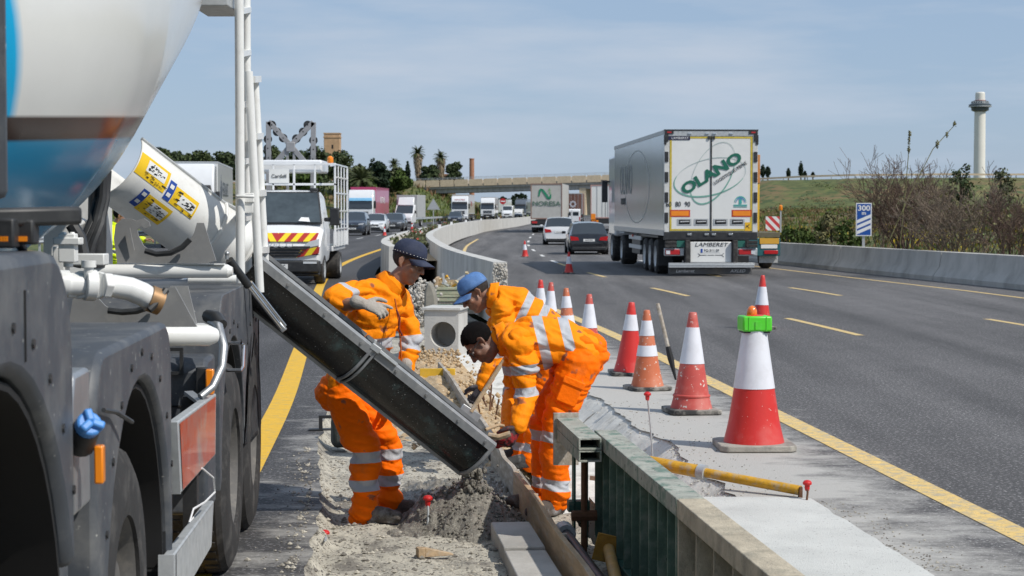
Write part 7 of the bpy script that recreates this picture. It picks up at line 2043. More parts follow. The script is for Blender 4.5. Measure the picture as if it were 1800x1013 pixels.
 lf(p, 'plate_band', mat_cache('eu_blue', (.01, .06, .35), .5), lambda b: b.box((-.28, -.071, Z0 - .57), (-.23, -.0685, Z0 - .46)))
 ltext(p, 'FG-311-SF', .1, rear_M(.02, -.071, Z0 - .515), MT['ink'])
 def arrows(b):
  for sx in (-1, 1):
   b.beam((sx * .12, -.064, Z0 - .64), (sx * .30, -.064, Z0 - .64), .004, .014); b.beam((sx * .30, -.064, Z0 - .64), (sx * .36, -.064, Z0 - .59), .004, .014); b.beam((sx * .30, -.064, Z0 - .64), (sx * .36, -.064, Z0 - .69), .004, .014)
  b.beam((-.09, -.064, Z0 - .64), (.09, -.064, Z0 - .64), .004, .014)
 lf(root, 'arrow_print', MT['ink'], arrows)
 lf(root, 'bumper_bar', MT['galv'], lambda b: (b.box((-1.19, -.22, Z0 - .98), (1.19, -.10, Z0 - .85)), b.box((-1.19, -.23, Z0 - .925), (1.19, -.219, Z0 - .90))), .012)
 lf(root, 'splash_apron', mat('apron_grey', (.10, .10, .10), .7, var=.2), lambda b: b.box((-1.18, -.05, Z0 - 1.17), (1.15, -.02, Z0 - 1.0)), .01)
 ltext(root, 'Lamberet', .12, rear_M(-.72, -.055, Z0 - 1.08), MT['white_clean'], 1.1, shear=.2); ltext(root, 'AXLED', .12, rear_M(.75, -.055, Z0 - 1.08), MT['white_clean'], 1.1, shear=.3)
 # side lettering
 ltext(root, 'OLANO', 1.35, side_M(-hw - .004, 9.6, 2.75, -1), mat('side_letter', (.09, .11, .12), .4, var=.1), .75); ltext(root, 'LOGISTIQUE', .32, side_M(-hw - .004, 10.4, 2.1, -1), MT['black_plastic'], .85)
 lf(root, 'side_logo', mat_cache('side_logo', (.24, .27, .28), .35), lambda b: [b.add([(-hw - .003, 6.6 + 3.2 * math.cos(R(t)) , 2.55 + 1.1 * math.sin(R(t))), (-hw - .003, 6.6 + 3.2 * math.cos(R(t + 9)), 2.55 + 1.1 * math.sin(R(t + 9))), (-hw - .003, 6.6 + 3.3 * math.cos(R(t + 9)), 2.55 + 1.14 * math.sin(R(t + 9))), (-hw - .003, 6.6 + 3.3 * math.cos(R(t)), 2.55 + 1.14 * math.sin(R(t)))], [(0, 1, 2, 3)]) for t in range(0, 360, 9)])
 # running gear
 for y in (2.0, 3.31, 4.62):
  for sx in (-1, 1): lwheel(root, sx * (hw - .20), y, .50, .38, 26)
 for sx in (-1, 1):
  lf(root, 'mudflap', MT['black_plastic'], lambda b: b.box((sx * (hw - .2) - .2, 1.28, .25), (sx * (hw - .2) + .2, 1.31, 1.0)))
  lf(root, 'side_guard', MT['galv'], lambda b: (b.box((sx * (hw - .04) - .02, 5.6, .62), (sx * (hw - .04) + .02, 8.9, .74)), b.box((sx * (hw - .04) - .02, 5.6, .9), (sx * (hw - .04) + .02, 8.9, 1.02))))
  lf(root, 'fender', MT['black_plastic'], lambda b: b.box((sx * (hw - .2) - .2, 1.3, 1.04), (sx * (hw - .2) + .2, 5.3, 1.1)))
  lf(root, 'pallet_box', MT['black_plastic'], lambda b: b.box((sx * (hw - .3) - .26, 6.0, .45), (sx * (hw - .3) + .26, 8.2, .95)), .02)
  lwheel(root, sx * (hw - .24), 10.9, .5, .5, 24); lwheel(root, sx * (hw - .2), 14.6, .5, .32, 24)
  lf(root, 'tractor_fender', MT['galv'], lambda b: b.box((sx * (hw - .24) - .25, 10.2, 1.05), (sx * (hw - .24) + .25, 11.6, 1.1)), .02)
  lf(root, 'marker_lens', MT['red_lamp'], lambda b: b.box((sx * (hw + .005) - .02, 7.6, .98), (sx * (hw + .005) + .02, 7.75, 1.06)))
 lf(root, 'chassis', MT['black_plastic'], lambda b: (b.box((-.55, .2, .8), (.55, 13, 1.12)), b.box((-.9, 1.9, .4), (.9, 4.7, .62))))
 lf(root, 'tractor_cab', PW, lambda b: b.box((-1.24, 13.75, .9), (1.24, 15.9, 3.75)), .1)
 lf(root, 'mirror', MT['black_plastic'], lambda b: (b.cbox((-1.42, 15.6, 2.5), (.2, .15, .8)), b.beam((-1.2, 15.5, 2.85), (-1.45, 15.5, 2.85), .06, .06)), .03)
 return root
reefer()
def rear_trailer(label, loc, rz, m, W_=2.55, Z0=1.1, Z1=4.0, Ls=13.4, edge=None, doors=True):
 root = empty('trailer_lorry', loc, rz, label, 'lorry'); hw = W_ / 2
 lf(root, 'cargo_box', m, lambda b: b.box((-hw, 0, Z0), (hw, Ls, Z1)), .02)
 em = edge or MT['galv']
 lf(root, 'rear_frame', em, lambda b: (b.box((-hw - .01, -.03, Z0), (-hw + .07, .0, Z1)), b.box((hw - .07, -.03, Z0), (hw + .01, .0, Z1)), b.box((-hw + .07, -.03, Z1 - .1), (hw - .07, .0, Z1)), b.box((-hw + .07, -.03, Z0), (hw - .07, 0, Z0 + .1))))
 if doors:
  lf(root, 'door_seam', MT['black_plastic'], lambda b: b.box((-.015, -.02, Z0 + .1), (.015, .0, Z1 - .1)))
  for x in (-.7, -.25, .25, .7): lf(root, 'lock_rod', MT['galv'], lambda b: b.tube([(x, -.035, Z0 + .05), (x, -.035, Z1 - .1)], .018, 6))
 for y in (1.6, 2.9, 4.2):
  for sx in (-1, 1): lwheel(root, sx * (hw - .2), y, .5, .36)
 for sx in (-1, 1):
  lf(root, 'mudflap', MT['black_plastic'], lambda b: b.box((sx * (hw - .22) - .2, .8, .22), (sx * (hw - .22) + .2, .83, 1.0)))
  lf(root, 'tail_lamp', MT['red_lamp'], lambda b: b.box((sx * (hw - .3) - .22, -.06, Z0 - .35), (sx * (hw - .3) + .22, -.02, Z0 - .18)), .02)
 lf(root, 'bumper_bar', MT['galv'], lambda b: b.box((-hw * .95, -.08, .45), (hw * .95, .02, .6)), .01)
 lf(root, 'chassis', MT['black_plastic'], lambda b: (b.box((-.9, .0, .65), (.9, Ls, Z0 - .02)), b.box((-hw, -.02, Z0 - .4), (hw, .05, Z0 - .12))))
 lf(root, 'tractor', MT['black_plastic'], lambda b: b.box((-1.2, Ls + .5, .8), (1.2, Ls + 2.5, 3.6)), .1)
 for sx in (-1, 1): lwheel(root, sx * (hw - .2), Ls - 2, .5, .4); lwheel(root, sx * (hw - .2), Ls + 1.8, .5, .3)
 return root
PSIL = mat('curtain_grey', (.46, .45, .42), .55, var=.08, scale=2, dust=(.35, .33, .3), dscale=2.5, damt=.4)
r = rear_trailer('grey trailer with a green wavy logo on its back, ahead of the white hatchback', at(960.5, 148, zr), heading(Rin, 148) - .03, PSIL, edge=mat('edge_brown', (.25, .16, .13), .6, var=.15), doors=False)
GN = mat('logo_green', (.02, .23, .12), .45, var=.05)
ltext(r, 'NORESA', .52, rear_M(0, -.04, 2.35), mat('logo_grey_green', (.10, .17, .13), .5), 1.15, bold=.01)
def swoosh(b):
 pts = []
 for k in range(41):
  t = k / 40
  x = float(np.interp(t, [0, .12, .25, .6, .78, .9, 1], [-.62, -.52, -.36, .02, .16, .30, .36])); z = float(np.interp(t, [0, .12, .25, .6, .78, .9, 1], [2.95, 3.45, 3.55, 3.0, 2.72, 2.82, 3.12]))
  pts.append((x, z))
 n = len(pts); vs = []
 for i, (x, z) in enumerate(pts):
  t = i / (n - 1); w_ = .05 + .10 * math.sin(math.pi * t)
  vs += [(x - w_, -.036, z + w_ * .3), (x + w_, -.036, z - w_ * .3)]
 b.add(vs, [(2*i, 2*i+1, 2*i+3, 2*i+2) for i in range(n - 1)])
lf(r, 'logo', GN, swoosh)
lf(r, 'logo_leaf', mat_cache('leaf_green', (.16, .42, .16), .5), lambda b: (b.add([(.10, -.036, 3.35), (.26, -.036, 3.62), (.36, -.036, 3.36), (.25, -.036, 3.45)], [(0, 1, 2, 3)]), b.add([(.14, -.036, 3.15), (.28, -.036, 3.36), (.38, -.036, 3.15), (.26, -.036, 3.22)], [(0, 1, 2, 3)])))
lf(r, 'orange_panel', MT['orange_lamp'], lambda b: b.box((.35, -.09, .78), (1.1, -.085, 1.0)))
r = rear_trailer('white trailer with double doors half hidden by the side of the big white trailer', at(1064, 158, zr), heading(Rin, 158), PWT, edge=mat('edge_pink', (.42, .26, .24), .6, var=.1))
lf(r, 'orange_panel', MT['orange_lamp'], lambda b: (b.box((-1.24, -.05, 1.0), (-.85, -.04, 1.5)), b.box((-1.2, -.06, .75), (-.6, -.05, .95))))
ltext(r, 'HSF', .3, rear_M(.75, -.04, 3.1), mat_cache('letter_blue', (.05, .1, .4), .5))
r = rear_trailer('dark brown box trailer under the bridge above the small white van', at(1007, 250, zr), heading(Rin, 250), mat('brown_box', (.16, .075, .055), .6, var=.15))
lf(r, 'logo', mat_cache('logo_pale', (.5, .5, .55), .5), lambda b: [b.cbox((math.cos(k * .785) * .35, -.04, 2.5 + math.sin(k * .785) * .35), (.22, .01, .22)) for k in range(8)])
def low_lorry():
 Y = 57.0; loc = at(1302, Y, zr)
 root = empty('flatbed_lorry', loc, heading(WallX, Y), 'teal low lorry with yellow mast and striped board, right of the big trailer', 'lorry')
 teal = mat('teal_paint', (.02, .11, .125), .45, var=.15); hw = 1.25
 lf(root, 'bed', mat('bed_olive', (.12, .11, .07), .7, var=.2), lambda b: b.box((-hw, 0, 1.0), (hw, 7.5, 1.16)), .01)
 lf(root, 'rear_beam', teal, lambda b: b.box((-hw, -.05, .42), (hw, .15, .98)), .02)
 lf(root, 'orange_panel', mat_cache('panel_ochre', (.62, .34, .04), .45), lambda b: b.box((hw - .66, -.07, .92), (hw - .05, -.055, 1.06 - .08 + .0)))
 lf(root, 'orange_plate', mat_cache('panel_ochre', (.62, .34, .04), .45), lambda b: b.box((hw - .66, -.075, .80), (hw - .05, -.058, .975)))
 b = MB(); b.box((hw - .62, -.07, .66), (hw - .1, -.056, .78)); b.build('number_plate', MT['plate_white'], root, world=False)
 for sx in (-1, 1):
  lf(root, 'tail_lamp', MT['red_lamp'], lambda b: b.box((sx * .95 - .22, -.08, .48), (sx * .95 + .22, -.055, .60)), .01)
  for y in (1.2, 5.6, 9.2): lwheel(root, sx * (hw - .2), y, .44, .34)
  lf(root, 'mudflap', MT['galv'], lambda b: b.box((sx * .93 - .3, .2, .2), (sx * .93 + .3, .23, .47)))
 ltext(root, 'KOGIMAR', .13, rear_M(.93, .19, .36), MT['white_clean'], 1.0)
 lf(root, 'striped_board', stripes('board_stripes', (.55, .05, .05), (.7, .7, .68), (1, 0, 1), 3.6), lambda b: b.box((hw - .46, .0, 1.22), (hw - .02, .02, 1.66)))
 lf(root, 'board_post', MT['galv'], lambda b: b.box((hw + .0, .0, 1.16), (hw + .04, .04, 1.85)))
 bc = lf(root, 'beacon', MT['orange_lamp'], lambda b: b.lathe([(.05, 1.85), (.06, 1.9), (.055, 1.99), (.02, 2.02)], 12, Matrix.Translation((hw + .02, .02, 0))))
 lf(root, 'mast', mat('mast_yellow', (.70, .42, .03), .5, var=.15), lambda b: b.box((.56, .5, 1.16), (.70, .75, 2.69)), .01)
 lf(root, 'mast_top', mat('mast_orange', (.55, .22, .06), .5, var=.15), lambda b: b.box((.55, .48, 2.7), (.71, .78, 3.6)), .01)
 lf(root, 'machine', teal, lambda b: b.box((-1.1, 2.5, 1.16), (-.1, 6.5, 2.3)), .05)
 lf(root, 'cab', teal, lambda b: b.box((-1.2, 8.2, .8), (1.0, 10.2, 2.5)), .1)
low_lorry()
def works_van():
 Y = 43.6; loc = at(494, Y)
 root = empty('works_van', loc, math.pi, 'white works van with red and yellow chevrons facing us behind the ladder', 'van')
 hw = 1.02
 P_ = paint('van_white', (.76, .77, .78), .3, .15)
 # body in front-facing coordinates: +y is towards the viewer
 def loft(b):
  st = [(-1.9, .55, 2.12, .96), (-1.0, .5, 2.24, .97), (-.72, .5, 2.2, .97), (-.05, .5, 1.40, 1.0), (.40, .5, 1.20, 1.0), (.66, .52, 1.02, .985), (.74, .55, .82, .93)]
  rows = []
  for y, z0, z1, w_ in st:
   ww = hw * w_; top = ww * (.86 if z1 > 1.6 else .9)
   h = [(ww * .97, z0), (ww, z0 + .2), (ww, min(z1 - .1, 1.3)), (top, z1 - .03), (top * .6, z1 + .02), (0, z1 + .03)]
   rows.append([V((a, y, z)) for a, z in h] + [V((-a, y, z)) for a, z in reversed(h[:-1])])
  n = len(rows[0]); vs = [p for r_ in rows for p in r_]
  fs = [(i*n+j, i*n+j+1, (i+1)*n+j+1, (i+1)*n+j) for i in range(len(rows)-1) for j in range(n-1)] + [tuple(range(n)), tuple(reversed(range((len(rows)-1)*n, len(rows)*n)))]
  b.add(vs, fs)
 lf(root, 'body', P_, loft, 0, 40)
 def ws(b):
  b.add([(-.80, -.705, 2.17), (.80, -.705, 2.17), (.945, -.085, 1.455), (-.945, -.085, 1.455)], [(0, 1, 2, 3)])
  b.v = [p + V((0, .03, .035)) for p in b.v]
 lf(root, 'windscreen', mat('van_glass', (.055, .07, .078), .08, var=.5, scale=2.2, coat=.5), ws)  # lighter, blotchy glass colour stands in for reflections on the windscreen
 lf(root, 'windscreen_frame', MT['black_plastic'], lambda b: (b.beam((-.97, -.05, 1.46), (.97, -.05, 1.46), .05, .03), b.beam((-.96, -.06, 1.46), (-.82, -.70, 2.20), .04, .05), b.beam((.96, -.06, 1.46), (.82, -.70, 2.20), .04, .05), b.beam((-.82, -.69, 2.205), (.82, -.69, 2.205), .05, .03)))
 # things on the dash
 lf(root, 'orange_vest', mat_cache('vest_orange', (.85, .18, .01), .6), lambda b: (b.ball((.66, .035, 1.56), (.17, .03, .07), 12, 6), b.ball((.56, .02, 1.60), (.10, .03, .06), 12, 6)))
 lf(root, 'paper', MT['white_clean'], lambda b: b.add([(-.42, .018, 1.52), (-.70, .018, 1.50), (-.66, -.06, 1.60), (-.48, -.06, 1.61)], [(0, 1, 2, 3)]))
 ch = stripes('chevrons', (.42, .03, .02), (.78, .60, .02), (1, 0, -.75), 3.4, mirror=True, off=.1)
 lf(root, 'chevron_band', ch, lambda b: (b.add([(-.96, .42, 1.20), (.96, .42, 1.20), (.90, .69, 1.0), (-.90, .69, 1.0)], [(0, 1, 2, 3)]), ), 0)
 for o_ in list(root.children):
  if o_.name.startswith('chevron_band'):
   for v in o_.data.vertices: v.co += V((0, .02, .04))
 for sx in (-1, 1):
  lf(root, 'chevron_panel', ch, lambda b: b.exty([(sx * .44, .66), (sx * .98, .76), (sx * 1.0, .92), (sx * .56, .84)], .55, .79))
  lf(root, 'headlight', MT['light_lens'], lambda b: b.exty([(sx * .52, .86), (sx * .99, .95), (sx * .985, 1.10), (sx * .76, 1.04)], .42, .775))
  lf(root, 'mirror', MT['black_plastic'], lambda b: (b.cbox((sx * 1.26, -.30, 1.62), (.23, .12, .42)), b.beam((sx * 1.0, -.3, 1.55), (sx * 1.2, -.3, 1.55), .06, .1)), .04)
  lwheel(root, sx * (hw - .12), -.28, .36, .24); lwheel(root, sx * (hw - .14), -3.7, .36, .4)
  lf(root, 'fog_lamp', MT['light_lens'], lambda b: b.box((sx * .78 - .16, .80, .52), (sx * .78 + .16, .812, .57)))
  lf(root, 'side_board', P_, lambda b: b.box((sx * 1.08 - .02, -5.2, .85), (sx * 1.08 + .02, -1.95, 1.25)), .01)
  lf(root, 'roof_lamp', MT['black_plastic'], lambda b: b.cbox((sx * .70, -.86, 2.27), (.2, .12, .09)), .03)
 lf(root, 'grille', MT['black_plastic'], lambda b: b.add([(-.80, .775, .93), (.80, .775, .93), (.44, .80, .66), (-.44, .80, .66), (-.80, .70, .93), (.80, .70, .93), (.44, .70, .66), (-.44, .70, .66)], [(0,1,2,3),(7,6,5,4),(0,4,5,1),(1,5,6,2),(2,6,7,3),(3,7,4,0)]))
 for z in (.73, .80, .87): lf(root, 'grille_bar', MT['rubber'], lambda b: b.box((-.5 - (z - .66) , .79, z - .012), (.5 + (z - .66), .815, z + .012)))
 lf(root, 'bumper', MT['black_plastic'], lambda b: (b.box((-1.0, .45, .30), (1.0, .80, .60)), b.box((-.98, .4, .22), (.98, .72, .31))), .05)
 ltext(root, 'IVECO', .16, front_M(-.05, .785, .955) @ Matrix.Rotation(R(-10), 4, 'X'), MT['galv'], 1.5)
 b = MB(); b.box((-.26, .805, .40), (.26, .815, .51)); p = b.build('number_plate', MT['plate_white'], root, world=False); ltext(p, '4157 LZC', .10, front_M(0, .82, .455), MT['ink'])
 # load bed and rack frame
 lf(root, 'load_bed', P_, lambda b: b.box((-1.06, -5.2, .75), (1.06, -1.95, .88)), .01)
 lf(root, 'chassis', MT['black_plastic'], lambda b: b.box((-.5, -5.1, .4), (.5, -.3, .75)))
 def rack(b):
  for x in (-1.12, -.62, -.1, .42, 1.12): b.beam((x, -1.85, .9 if abs(x) > 1 else 2.28), (x, -1.85, 2.92), .05, .05)
  for z in (2.42, 2.92): b.beam((-1.145, -1.85, z), (1.145, -1.85, z), .05, .055)
  for x in (-1.12, 1.12):
   b.beam((x, -5.2, .85), (x, -5.2, 2.92), .05, .05)
   for z in (1.3, 1.75, 2.2, 2.6, 2.92): b.beam((x, -1.88, z), (x, -5.17, z), .04, .04)
   for y in (-2.7, -3.5, -4.3): b.beam((x, y, .85), (x, y, 2.9), .03, .03)
   b.beam((x * 1.01, -.6, 1.95 + .9), (x * 1.01, -1.83, 2.9), .03, .04)
 lf(root, 'rack_frame', P_, rack, .006)
 lf(root, 'roof_box', P_, lambda b: b.box((-.78, -3.6, 2.72), (1.1, -1.95, 3.03)), .04)
 lf(root, 'rack_plate', MT['plate_white'], lambda b: b.box((.02, -1.82, 2.45), (.52, -1.81, 2.80)))
 ltext(root, 'Cardell', .13, front_M(.27, -1.80, 2.62), MT['ink'])
 lf(root, 'beacon', MT['orange_lamp'], lambda b: b.lathe([(.07, 2.96), (.08, 3.0), (.075, 3.10), (.03, 3.14)], 14, Matrix.Translation((-.95, -2.4, 0))), .0)
 # arrow board on the bed
 ab = empty('arrow_board', WM[root.name] @ V((0, -4.4, .88)), math.pi, 'grey folding arrow board frame with round black lamps standing above the works van', 'arrow board')
 G_ = mat('board_grey', (.30, .30, .31), .55, .2, var=.12)
 def PX(px, py): 
  Yb = Y + 4.4; q = P(px, py, Yb); return WM[ab.name].inverted() @ q
 corners = {k: PX(*v) for k, v in dict(tl=(472, 214), tr=(551, 215), bl=(472, 300), br=(549, 300), c=(511, 256), c1=(505, 262), c2=(517, 262), cb1=(506, 303), cb2=(516, 303)).items()}
 def bar_(a, c, w_=.13, d=.08): lf(ab, 'frame_bar', G_, lambda b: b.beam(a, c, d, w_, (1, 0, 0)) if False else b.beam(a, c, w_, d, (0, 1, 0)), .005)
 low = lambda p: V((p.x, p.y, .05))
 bar_(corners['tl'], low(corners['bl'])); bar_(corners['tr'], low(corners['br']))
 bar_(corners['tl'], corners['c']); bar_(corners['tr'], corners['c']); bar_(corners['c'], corners['bl']); bar_(corners['c'], corners['br'])
 bar_(corners['c1'], low(corners['cb1']), .07, .05); bar_(corners['c2'], low(corners['cb2']), .07, .05)
 bar_(PX(492, 275), PX(505, 300), .05, .04); bar_(PX(530, 275), PX(517, 300), .05, .04)
 lf(ab, 'hub_plate', G_, lambda b: b.cbox(corners['c'] + V((0, .05, -.04)), (.24, .06, .26)), .02)
 for px, py in ((478, 220), (487, 232), (498, 243), (541, 220), (533, 232), (521, 244), (471, 245), (471, 261), (551, 247), (551, 263), (472, 278), (550, 280)):
  lf(ab, 'lamp', MT['black_plastic'], lambda b: (b.tube([PX(px, py) + V((0, -.10, 0)), PX(px, py) + V((0, .02, 0))], [.10, .115], 16), b.tube([PX(px, py) + V((0, .02, 0)), PX(px, py) + V((0, .04, 0))], .02, 8)))
works_van()
# ================================================================== SIGNS, TOWERS, PLANTS
def zt(x, Y): return terr(x, Y)
def sign300():
 Y = 55.5; x = (1518 - 900) / 3200 * Y; z0 = terr(x, Y)
 r = empty('distance_sign', (x, Y, z0), -.12, 'blue and white 300 m countdown sign on a grey post behind the low wall', 'road sign')
 Mi = WM[r.name]; s_ = Y / 3200
 zc = lambda py: 1.8 - (py - 368) * s_ - z0
 hw = 13.6 * s_; za, zb_ = zc(357), zc(415)
 blue = mat('sign_blue', (.012, .085, .36), .35, var=.05)
 lb(r, 'back', MT['galv'], (-hw, .01, zb_), (hw, .03, za)); lb(r, 'border', MT['white_clean'], (-hw, .0, zb_), (hw, .0095, za), .0)
 lb(r, 'panel', blue, (-hw + .03, -.004, zb_ + .03), (hw - .03, -.0005, za - .03))
 text('300', .19 * Y / 46.5, rear_M(0, -.008, zc(366.5)), MT['white_clean'], r, world=False, sx=1.1, bold=.006); text('m', .13 * Y / 46.5, rear_M(0, -.008, zc(375)), MT['white_clean'], r, world=False, sx=1.1, bold=.004)
 for py in (384, 393.5, 403):
  b = MB(); w_ = hw - .03; t = zc(py) - zc(py + 6.0); zz = zc(py + 4)
  b.add([(-w_, -.006, zz - .09), (w_, -.006, zz + .09), (w_, -.006, zz + .09 + t), (-w_, -.006, zz - .09 + t)], [(0, 1, 2, 3)]); b.build('stripe', MT['white_clean'], r, world=False)
 lb(r, 'post', MT['galv'], (-.04, .031, -.4), (.04, .09, za - .1))
sign300()
# triangular sign seen from the back by the bridge
Y = 205; x = (762 - 900) / 3200 * Y
r = empty('warning_sign', (x, Y, 0), 0, 'triangular sign seen from its grey back on a post left of the bridge', 'road sign')
b = MB(); b.add([(-.75, 0, 1.75), (.75, 0, 1.75), (0, 0, 3.0), (-.75, .03, 1.75), (.75, .03, 1.75), (0, .03, 3.0)], [(0, 1, 2), (5, 4, 3), (0, 3, 4, 1), (1, 4, 5, 2), (2, 5, 3, 0)]); b.build('plate', MT['galv'], r, world=False)
lb(r, 'post', MT['galv'], (-.05, .04, -.4), (.05, .12, 2.8))
Y = 330; x = (903 - 900) / 3200 * Y
# red stop-like disc beyond
Y = 300; x = (884 - 900) / 3200 * Y
r = empty('no_entry_sign', (x, Y, 0), 0, 'red round no entry sign beside the vans near the bridge', 'road sign')
b = MB(); b.tube([(0, 0, 3.1), (0, .04, 3.1)], .5, 20); b.build('disc', MT['red_lamp'], r, world=False); lb(r, 'bar', MT['white_clean'], (-.36, -.02, 3.02), (.36, -.005, 3.18)); lb(r, 'post', MT['galv'], (-.04, .05, -.2), (.04, .1, 3.4))
def tower():
 Y = 800; x = (1720 - 900) / 3200 * Y; k = Y / 3200
 r = empty('control_tower', (x, Y, 0), 0, 'tall white cylindrical tower with a dark glazed ring near its top', 'tower')
 z = lambda py: 1.8 + (368 - py) * k
 Wt = mat('tower_white', (.72, .70, .64), .7, var=.06, scale=.15)
 def lt(nm, pr, m, n=36): b = MB(); b.lathe(pr, n); b.build(nm, m, r, world=False, ang=30)
 lt('shaft', [(10.3 * k, -1), (10.0 * k, z(300)), (9.6 * k, z(197))], Wt)
 lt('gallery', [(9.7 * k, z(197.5)), (15 * k, z(195)), (15.5 * k, z(190)), (19.5 * k, z(188.5)), (19.5 * k, z(185)), (15.5 * k, z(183)), (14 * k, z(179)), (10 * k, z(178))], mat('tower_dark', (.06, .075, .085), .3, var=.2, scale=.4))
 for q in range(24):
  a = 2 * math.pi * q / 24; b = MB(); b.beam((15.7 * k * math.cos(a), 15.7 * k * math.sin(a), z(190)), (14.6 * k * math.cos(a), 14.6 * k * math.sin(a), z(179.5)), .25, .25); b.build('mullion', MT['galv'], r, world=False)
 lt('gallery_rim', [(19.8 * k, z(189)), (19.8 * k, z(187.6))], MT['galv'])
 lt('cap', [(8.5 * k, z(178)), (8.3 * k, z(165)), (7 * k, z(163.2)), (2 * k, z(163))], Wt)
 lt('red_band', [(9.8 * k, z(178.6)), (9.8 * k, z(177.4))], mat('band_red', (.35, .1, .07), .6))
tower()
def masonry(name, label, cat, px0, px1, pyt, pyb, Y, depth, m, ext_=None):
 k = Y / 3200; x0 = (px0 - 900) * k; x1 = (px1 - 900) * k; zt_ = 1.8 + (368 - pyt) * k; zb_ = 1.8 + (368 - pyb) * k - 3
 r = empty(name, ((x0 + x1) / 2, Y, zb_), 0, label, cat); w_ = (x1 - x0) / 2; h = zt_ - zb_
 b = MB(); b.box((-w_, 0, -4), (w_, depth, h)); b.build('wall', m, r, world=False, bevel=.1)
 return r, w_, h, k
M_OCH = mat('ochre_stone', (.46, .30, .175), .9, var=.2, scale=.8, bump=.5, bscale=2.5, dust=(.33, .2, .12), dscale=.6, damt=.5)
r, w_, h, k = masonry('stone_tower', 'square ochre stone tower rising above the dark trees on the left', 'tower', 570, 598, 236, 300, 420, 3.4, M_OCH)
lb(r, 'cornice', M_OCH, (-w_ - .12, -.12, h - .9), (w_ + .12, 3.52, h - .6)); lb(r, 'cornice', M_OCH, (-w_ - .1, -.1, h), (w_ + .1, 3.5, h + .25))
lb(r, 'window', MT['black_deep'], (-.05, -.03, h - 3.4), (.35, .02, h - 2.5)); lb(r, 'window', MT['black_deep'], (-.3, -.03, h - 7.2), (.1, .02, h - 6.4))
k = 430 / 3200
r = empty('brick_chimney', ((829.5 - 900) * k, 430, 1.8 + 53 * k - 4), 0, 'round brick chimney standing behind the left end of the bridge', 'chimney')
M_BR = mat('brick', (.36, .17, .10), .9, var=.25, scale=1.5, stretch=(1, 1, 6), bump=.4, bscale=6)
b = MB(); b.lathe([(4.6 * k, -6), (4.3 * k, 4 + 28 * k), (4.0 * k, 4 + 35 * k)], 20); b.build('stack', M_BR, r, world=False)
b = MB(); b.lathe([(4.2 * k, 4 + 34 * k), (4.6 * k, 4 + 34.5 * k), (4.6 * k, 4 + 36 * k), (3.2 * k, 4 + 36 * k)], 20); b.build('rim', M_BR, r, world=False)
for px0, px1, pyt, pyb, lab, Yd in ((738, 800, 309, 322, 'low brown stone ruin on the bank beside the palms', 415), (398, 412, 296, 310, 'small terracotta walled house among the trees left of the ladder', 390)):
 r, w_, h, k = masonry('stone_house', lab, 'house', px0, px1, pyt, pyb, Yd, 5, mat('ruin_stone', (.26, .17, .11), .95, var=.3, scale=.7, bump=.6, bscale=2))
 lb(r, 'roof', mat('tile_roof', (.30, .15, .09), .9, var=.25, scale=2), (-w_ - .3, -.3, h), (w_ + .3, 5.3, h + .35)); lb(r, 'window', MT['black_deep'], (-w_ * .3, -.03, h - 1.6), (-w_ * .1, .02, h - .6)); lb(r, 'window', MT['black_deep'], (w_ * .3, -.03, h - 1.6), (w_ * .5, .02, h - .6))
# long white wall and sheds at the horizon on the right
k = 560 / 3200
r = empty('white_shed', ((1760 - 900) * k, 560, 4), 0, 'long white shed on the skyline behind the bare shrubs at the right edge', 'shed')
lb(r, 'wall', MT['white_clean'], (-9, 0, 0), (60, 8, 1.8 + 48 * k - 4)); lb(r, 'roof', MT['galv'], (-9.5, -.3, 1.8 + 48 * k - 4), (60.5, 8.3, 1.8 + 51 * k - 4))
def leafm(name, c, v=.45, sc=.8):
 m = mat(name, c, .75, var=v, scale=sc, spec=.25, dust=tuple(k * 1.9 for k in c), dscale=sc * 3.2, damt=.55, dthr=(.5, .62))
 b = m.node_tree.nodes['Principled BSDF']
 return m
L_DARK = leafm('leaf_dark', (.042, .060, .023)); L_PINE = leafm('leaf_pine', (.058, .078, .028)); L_OLIVE = leafm('leaf_olive', (.075, .085, .04)); L_CYP = leafm('leaf_cypress', (.016, .03, .014)); L_PALM = leafm('leaf_palm', (.07, .085, .035)); L_GRASS = leafm('leaf_grass', (.085, .115, .025), sc=.4); L_BUSH = leafm('leaf_bush', (.055, .085, .018)); L_DRY = leafm('leaf_dry', (.15, .095, .05)); L_REED = leafm('leaf_reed', (.17, .16, .075))
M_BARK = mat('bark', (.10, .075, .055), .95, var=.3, scale=6, bump=.5, bscale=20)
M_TWIG = mat('twig', (.13, .085, .065), .9, var=.35, scale=3)
M_TWIG2 = mat('twig_grey', (.20, .155, .115), .9, var=.3, scale=3)
